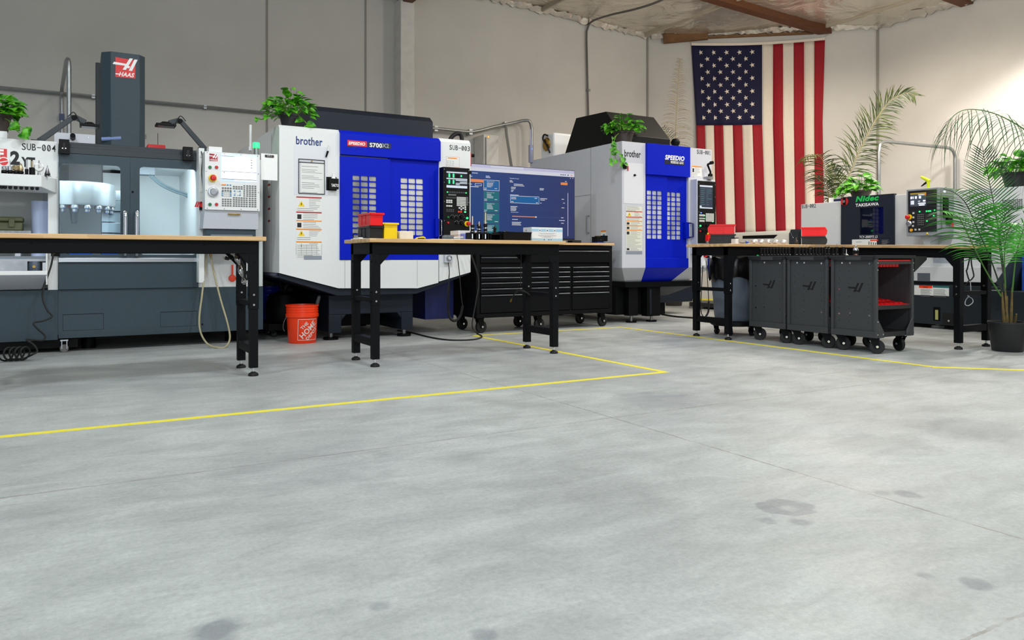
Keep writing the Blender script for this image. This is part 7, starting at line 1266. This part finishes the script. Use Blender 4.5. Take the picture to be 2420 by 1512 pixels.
for i in range(53):
    px = fpt(i/4, 0)[0]; y0 = edge_y(px); vs += [oC(px, y0-6, .05), oC(px, y0, .05)]
for i in range(52): fs.append((2*i, 2*i+1, 2*i+3, 2*i+2))
m.add(vs, fs, FW); m.tube([oC(1634, 101, .05), oC(1612, 90, .06), oC(1590, 78, .08)], .004, M('hemp_cord', (176, 150, 90), .8), 6); m.tube([oC(1949, 86, .05), oC(1975, 68, .06), oC(1998, 54, .08)], .004, M('hemp_cord', (176, 150, 90)), 6); m.build('heading_and_cords', t, flat=True)
# ------------------------------------------------------------------ plants
def leaf_mat(name, a, b, sc=9):
    m = M(name, b, .42, spec=.4); nt = m.node_tree; bs = nt.nodes['Principled BSDF']; tc = nt.nodes.new('ShaderNodeTexCoord'); n = nt.nodes.new('ShaderNodeTexNoise'); n.inputs['Scale'].default_value = sc; n.inputs['Detail'].default_value = 3
    r = nt.nodes.new('ShaderNodeValToRGB'); r.color_ramp.elements[0].color = lin(a); r.color_ramp.elements[1].color = lin(b); r.color_ramp.elements[0].position = .38; r.color_ramp.elements[1].position = .62
    nt.links.new(tc.outputs['Object'], n.inputs['Vector']); nt.links.new(n.outputs['Fac'], r.inputs[0]); nt.links.new(r.outputs[0], bs.inputs['Base Color']); return m
POTH = leaf_mat('pothos_leaf', (24, 96, 12), (104, 190, 40), 18); STEMG = M('vine_stem', (110, 160, 60), .5); POTB = M('brown_pot', (62, 52, 48), .55); SOIL = M('soil', (44, 34, 26), .9)
def add_leaf(m, p, d, up, L, mt):
    d = d.normalized(); s = d.cross(up).normalized(); n = s.cross(d).normalized()
    prof = [(0, 0), (.05, .26), (.22, .42), (.45, .40), (.70, .24), (.88, .10), (1.0, 0)]; droop = lambda t: -n*L*.22*t*t
    vs = [p+d*L*t+droop(t) for t, _ in prof]; n0 = len(vs)
    for sg in (-1, 1): vs += [p+d*L*(t-.07 if i in (1, 2) else t)+s*sg*w_*L+n*w_*L*.28+droop(t) for i, (t, w_) in enumerate(prof[1:-1], 1)]
    k = len(prof)-2; fs = []
    for sg in (0, 1):
        b = n0+sg*k
        for i in range(k-1): fs.append((1+i, 2+i, b+i+1, b+i))
        fs += [(0, 1, b), (k, k+1, b+k-1)]
    m.add(vs, fs, mt)
def pothos(label, base, rad, hgt, n, spread, seed, vines=(), bias=(0, 0), leafL=(.05, .085), pot=POTB, hi=.24):
    rn = random.Random(seed); t = thing('potted_pothos', label, 'potted plant', base, 'bright green potted trailing plants'); b = Vector(base)
    m = MB(); m.lathe([(0, 0), (rad*.72, 0), (rad*.97, hgt-.03), (rad*.97, hgt-.028), (rad*1.06, hgt-.026), (rad*1.06, hgt), (rad*.96, hgt), (rad*.9, hgt-.02)], b, pot, 26); m.lathe([(rad*.93, hgt-.022), (0, hgt-.015)], b, SOIL, 20); m.build('pot', t)
    m = MB(); st = MB(); c = b+Vector((0, 0, hgt))
    for i in range(n):
        a = rn.uniform(0, 2*math.pi); q_ = math.sqrt(rn.uniform(.02, 1)); r = spread*q_; h = rn.uniform(.25, 1)*hi*(1.15-q_*.9)+rn.uniform(-.05, .03)*q_
        p = c+Vector((math.cos(a)*r+bias[0]*q_, math.sin(a)*r+bias[1]*q_, h)); d = Vector((math.cos(a), math.sin(a), rn.uniform(-.7, .5)+.5*(1-q_)))+Vector((rn.uniform(-.5, .5), rn.uniform(-.5, .5), 0))
        up = Vector((rn.uniform(-.4, .4)-.25, rn.uniform(-.4, .4)-.45, 1)); add_leaf(m, p, d, up, rn.uniform(*leafL)*1.25, POTH)
        if i % 2 == 0: s0 = c+Vector((math.cos(a)*rad*.5, math.sin(a)*rad*.5, -.02)); st.tube(spl([s0, s0.lerp(p, .5)+Vector((0, 0, .05)), p], 3), .0028, STEMG, 5, False)
    for vn in vines:
        P_ = spl(vn, 8); st.tube(P_, .0035, STEMG, 5, False)
        for i in range(6, len(P_), 5):
            d = Vector((rn.uniform(-1, 1), rn.uniform(-1, .1), rn.uniform(-1, .2))); add_leaf(m, P_[i], d, Vector((-.4, -.8, .5)), rn.uniform(*leafL)*1.15, POTH)
    m.build('foliage', t, flat=True); st.build('stems', t); return t
ZA = oY(660, 293.5, 7.3)[1]; g = oY(684, 296, 7.47)
pothos('bushy green pothos in a dark pot on the blue-doored mill beside the charcoal hood', (g[0], 7.47, ZA), .095, .135, 130, .22, 11, vines=[[(g[0]-.05, 7.42, ZA+.16), (g[0]-.18, 7.40, ZA+.12), (g[0]-.27, 7.40, ZA+.05), (g[0]-.34, 7.40, ZA+.07)], [(g[0]+.05, 7.40, ZA+.14), (g[0]+.12, 7.36, ZA+.06), (g[0]+.17, 7.35, ZA+.0)]], pot=M('dark_pot', (40, 40, 42), .5), hi=.26)
g = oY(1481, 331, 7.56); zM = oY(1470, 333, 7.4)[1]; Q = lambda px, py, y=7.36: Vector((oY(px, py, y)[0], y, oY(px, py, y)[1]))
pothos('green pothos in a brown pot on the compact mill corner with vines trailing down', (g[0], 7.62, zM), .13, .16, 120, .22, 12, vines=[[Q(1462, 315, 7.5), Q(1448, 330, 7.36), Q(1446, 350), Q(1443, 370), Q(1440, 388)], [Q(1456, 322, 7.46), Q(1447, 345, 7.35), Q(1452, 365), Q(1462, 384), Q(1478, 386)], [Q(1450, 340), Q(1462, 360), Q(1472, 372)]], hi=.26)
g = oY(-4, 325, 7.85); zc1 = oY(136, 335, 7.7)[1]
pothos('green pothos in a brown pot on the white end cabinet of the slate mill', (g[0], 7.82, zc1+.0605), .10, .155, 90, .20, 13, vines=[[Q(12, 280, 7.72), Q(36, 292, 7.65), Q(58, 302, 7.62), Q(72, 300, 7.62)], [Q(20, 285, 7.72), Q(36, 305, 7.64), Q(48, 316, 7.63)]], leafL=(.06, .095), hi=.2)
PXX = 8.80; g = oX(2037, 462, 9.05); zL = oX(1987, 467, 8.8)[1]-.03
pothos('small green pothos in a brown pot on the lathe above the charcoal door', (9.02, g[0], zL), .125, .12, 90, .24, 14, vines=[[(9.0, g[0]+.15, zL+.15), (8.95, g[0]+.27, zL+.14), (8.92, g[0]+.35, zL+.07)]], hi=.22, leafL=(.06, .1))
g = oX(2349, 440, 8.98); zH = oX(2400, 441, 8.8)[1]
pothos('leafy pothos in a dark pot on the lathe roof seen through palm fronds', (9.0, 4.45, zH), .13, .17, 110, .26, 15, pot=M('dark_pot', (40, 40, 42)), hi=.24, leafL=(.06, .1))
# palms: every frond a curved rib with rows of narrow leaflets
def frond(par, path, L0, mt, rib, n=44, wd=.012, start=.2, droop=.5, side=None, fold=.35, taper=.9, seed=0, fwd=.55, jit=.12, rr_=.006, prof=None, end=1.0):
    rn = random.Random(seed); P_ = spl(path, 10); cum = [0]; m = MB()
    for a, b in zip(P_[:-1], P_[1:]): cum.append(cum[-1]+(b-a).length)
    Q_ = []; j = 0                                   # even spacing along the rib
    for i in range(61):
        s_ = cum[-1]*i/60
        while j < len(cum)-2 and cum[j+1] < s_: j += 1
        Q_.append(P_[j].lerp(P_[j+1], min(1, (s_-cum[j])/max(1e-9, cum[j+1]-cum[j]))))
    P_ = Q_; NP = len(P_); m.tube(P_, [rr_*(1-.8*i/NP)+.0012 for i in range(NP)], rib, 5, False)
    for k in range(n):
        u = start+(end-start)*(k+.5)/n; x = u*(NP-1); i = min(NP-2, int(x)); p = P_[i].lerp(P_[i+1], x-i); tg = (P_[min(i+2, NP-1)]-P_[max(i-1, 0)]).normalized()
        sd = (side if side is not None else tg.cross(Vector((0, 0, 1)))); sd = (sd-tg*sd.dot(tg)).normalized(); nr = sd.cross(tg).normalized()
        w_ = (u-start)/(1-start); ln = L0*((.55+.45*math.sin(math.pi*min(1, w_*1.15))) if prof is None else prof(w_))*(1-.35*w_*w_*taper)
        for sg in (-1, 1):
            d = (sd*sg+tg*(fwd+.5*w_)+nr*fold+Vector((rn.uniform(-jit, jit), rn.uniform(-jit, jit), rn.uniform(-jit, jit)))).normalized(); l = ln*rn.uniform(.85, 1.08); pts = []; q_ = p.copy(); dd = d.copy(); S_ = 5
            for s_ in range(S_+1):
                pts.append(q_.copy()); dd = (dd+Vector((0, 0, -droop*.36))).normalized() if droop else dd; q_ = q_+dd*l/S_
            wv = dd.cross(nr); wv = wv.normalized() if wv.length > .1 else tg
            wv = (tg-d*tg.dot(d)).normalized(); vs = []
            for s_, pt in enumerate(pts): ww = wd*.5*(math.sin(math.pi*(.12+.88*s_/S_))**.7 if s_ < S_ else .02); vs += [pt+wv*ww, pt-wv*ww]
            m.add(vs, [(2*s_, 2*s_+1, 2*s_+3, 2*s_+2) for s_ in range(S_)], mt)
    return m.build('frond', par, flat=True)
PALM = leaf_mat('palm_leaf', (34, 120, 34), (86, 186, 60), 5); PALMD = leaf_mat('palm_leaf_dark', (14, 52, 26), (40, 104, 46), 6); PALMO = leaf_mat('palm_leaf_olive', (42, 58, 16), (80, 92, 34), 6); PALMY = leaf_mat('palm_leaf_dry', (104, 82, 40), (138, 114, 60), 8); RIB = M('palm_rib', (72, 120, 44), .5); RIBD = M('palm_rib_dark', (34, 52, 30), .5); RIBY = M('palm_rib_dry', (150, 132, 76), .6); TRUNK = M('palm_sheath', (112, 94, 52), .7, noise_amt=.3, scale=25)
view = Vector((.5, .866, 0))
def palm_pot(t, b, r, h, mat): m = MB(); m.lathe([(0, 0), (r*.76, 0), (r*.79, .008), (r*.98, h-.02), (r, h-.018), (r, h), (r*.93, h), (r*.9, h-.03), (0, h-.028)], b, mat, 34); m.build('pot', t)
# potted palm in front
base = fl(2381, 829); t = thing('potted_palm', 'green palm in a round black pot standing on the floor beside the bench end', 'potted plant', base)
palm_pot(t, base, .155, .262, M('black_pot', (24, 24, 26), .55)); s0 = base+Vector((0, 0, .235)); D0 = 6.68
m = MB()
for dx, top_ in ((-.03, pd(2368, 690, D0)), (.0, pd(2374, 670, D0)), (.03, pd(2392, 680, D0)), (.06, pd(2402, 742, D0-.02)), (-.012, pd(2380, 700, D0+.03))): a = s0+Vector((.866*dx, -.5*dx, 0)); m.tube([a, a.lerp(top_, .5), top_], [.014, .011, .007], TRUNK, 8)
m.build('sheaths', t)
rt = view.cross(Vector((0, 0, 1)))
F_ = lambda *q_: [pd(px, py, D0+dd) for px, py, dd in q_]
frond(t, F_((2368, 690, 0), (2340, 610, -.05), (2306, 532, -.12), (2282, 480, -.2), (2255, 455, -.3), (2228, 446, -.38)), .40, PALM, RIBD, 32, .014, .33, .25, seed=1, fwd=.35, fold=.2)
frond(t, F_((2366, 700, 0), (2330, 640, -.1), (2296, 572, -.2), (2270, 520, -.3), (2250, 505, -.42), (2222, 500, -.5)), .36, PALM, RIB, 34, .013, .34, .5, seed=2, fwd=.3, fold=.25)
frond(t, F_((2374, 690, 0), (2368, 600, .08), (2352, 500, .14), (2338, 430, .18), (2326, 375, .2), (2322, 345, .2)), .36, PALMD, RIBD, 32, .010, .36, .06, side=rt, seed=3, fwd=.55, fold=.05, jit=.04, taper=.9, end=.97)
frond(t, F_((2392, 690, 0), (2402, 600, -.05), (2420, 540, -.1), (2450, 490, -.15), (2490, 470, -.2)), .36, PALM, RIB, 30, .016, .36, .3, seed=4, fwd=.3, fold=.2)
frond(t, F_((2376, 680, 0), (2374, 600, -.06), (2380, 555, -.12), (2394, 530, -.2), (2408, 528, -.28)), .26, PALM, RIB, 22, .011, .3, .5, seed=5)
frond(t, F_((2376, 680, 0), (2362, 580, .1), (2364, 540, .1), (2378, 505, .05), (2396, 490, -.05)), .34, PALM, RIBD, 22, .013, .4, .3, seed=6, fwd=.3)
# tall palm beyond the frame edge, its arching frond hangs in view
base = Vector((7.75, 3.02, 0)); base = pd(2560, 612, 6.6); base.z = 0; t = thing('potted_palm', 'tall palm whose long drooping frond arches over the lathe', 'potted plant', base); palm_pot(t, base, .16, .28, M('black_pot', (24, 24, 26)))
D1 = 6.6; m = MB(); m.tube([base+Vector((0, 0, .25)), pd(2552, 620, D1), pd(2520, 430, D1)], [.018, .014, .009], TRUNK, 8); m.build('sheaths', t)
pr = lambda w_: .62+.38*math.sin(math.pi*(.25+.7*w_))
frond(t, [pd(2520, 430, D1), pd(2470, 345, D1-.05), pd(2415, 302, D1-.1), pd(2360, 272, D1-.12), pd(2310, 259, D1-.14), pd(2272, 262, D1-.15), pd(2246, 284, D1-.15), pd(2228, 330, D1-.15)], .62, PALMD, RIB, 42, .0075, .16, 1.7, seed=7, fwd=.1, fold=.45, taper=.5, jit=.2, prof=pr)
# palms against the corner wall
base = pd(1592, 612, 13.3); base.z = 0; t = thing('potted_palm', 'thin dried palm frond standing upright against the wall beside the flag', 'potted plant', base); palm_pot(t, base, .18, .3, POTB)
D2 = 13.3; m = MB(); m.tube([base+Vector((0, 0, .27)), pd(1594, 480, D2), pd(1595, 345, D2)], [.02, .014, .009], TRUNK, 8); m.build('sheaths', t)
frond(t, [pd(1594, 400, D2), pd(1596, 340, D2), pd(1598, 280, D2), pd(1601, 220, D2), pd(1604, 175, D2), pd(1607, 138, D2+.05)], .62, PALMY, RIBY, 58, .010, .12, 1.1, side=rt, seed=8, fwd=.8, fold=.1, taper=1.0, jit=.25, prof=lambda w_: (1.0-.72*w_))
frond(t, [pd(1594, 420, D2), pd(1588, 350, D2), pd(1578, 318, D2-.05), pd(1568, 300, D2-.1)], .22, PALMO, RIBY, 14, .010, .45, .4, side=rt, seed=18)
base = pd(1968, 612, 11.8); base.z = 0; t = thing('potted_palm', 'olive palm with one long leaning frond behind the lathe next to the flag', 'potted plant', base); palm_pot(t, base, .2, .32, POTB)
D3 = 11.9; m = MB()
for px in (1962, 1972): m.tube([base+Vector((0, 0, .29)), pd(px, 540, D3), pd(px+(8 if px > 1970 else -6), 470, D3)], [.022, .016, .010], TRUNK, 8)
m.build('sheaths', t)
frond(t, [pd(1975, 510, D3), pd(1990, 460, D3), pd(2012, 400, D3), pd(2042, 335, D3), pd(2075, 275, D3), pd(2105, 238, D3), pd(2140, 220, D3), pd(2162, 226, D3)], .50, PALMO, RIBY, 84, .014, .16, .4, side=rt, seed=9, fwd=.75, fold=.15, jit=.3, taper=1.0)
frond(t, [pd(1962, 520, D3), pd(1957, 455, D3), pd(1950, 400, D3-.1), pd(1938, 370, D3-.2), pd(1915, 366, D3-.3), pd(1896, 380, D3-.35)], .46, PALMO, RIBY, 38, .016, .18, .6, seed=10, fwd=.4, jit=.2)
frond(t, [pd(1966, 520, D3), pd(1962, 470, D3), pd(1952, 440, D3-.05), pd(1930, 420, D3-.1), pd(1915, 412, D3-.2)], .40, PALMO, RIBY, 24, .016, .3, .5, seed=11)
frond(t, [pd(1972, 520, D3), pd(1976, 460, D3), pd(1972, 420, D3), pd(1962, 390, D3)], .30, PALMO, RIBY, 26, .014, .25, .1, side=rt, seed=12, fwd=1.0)
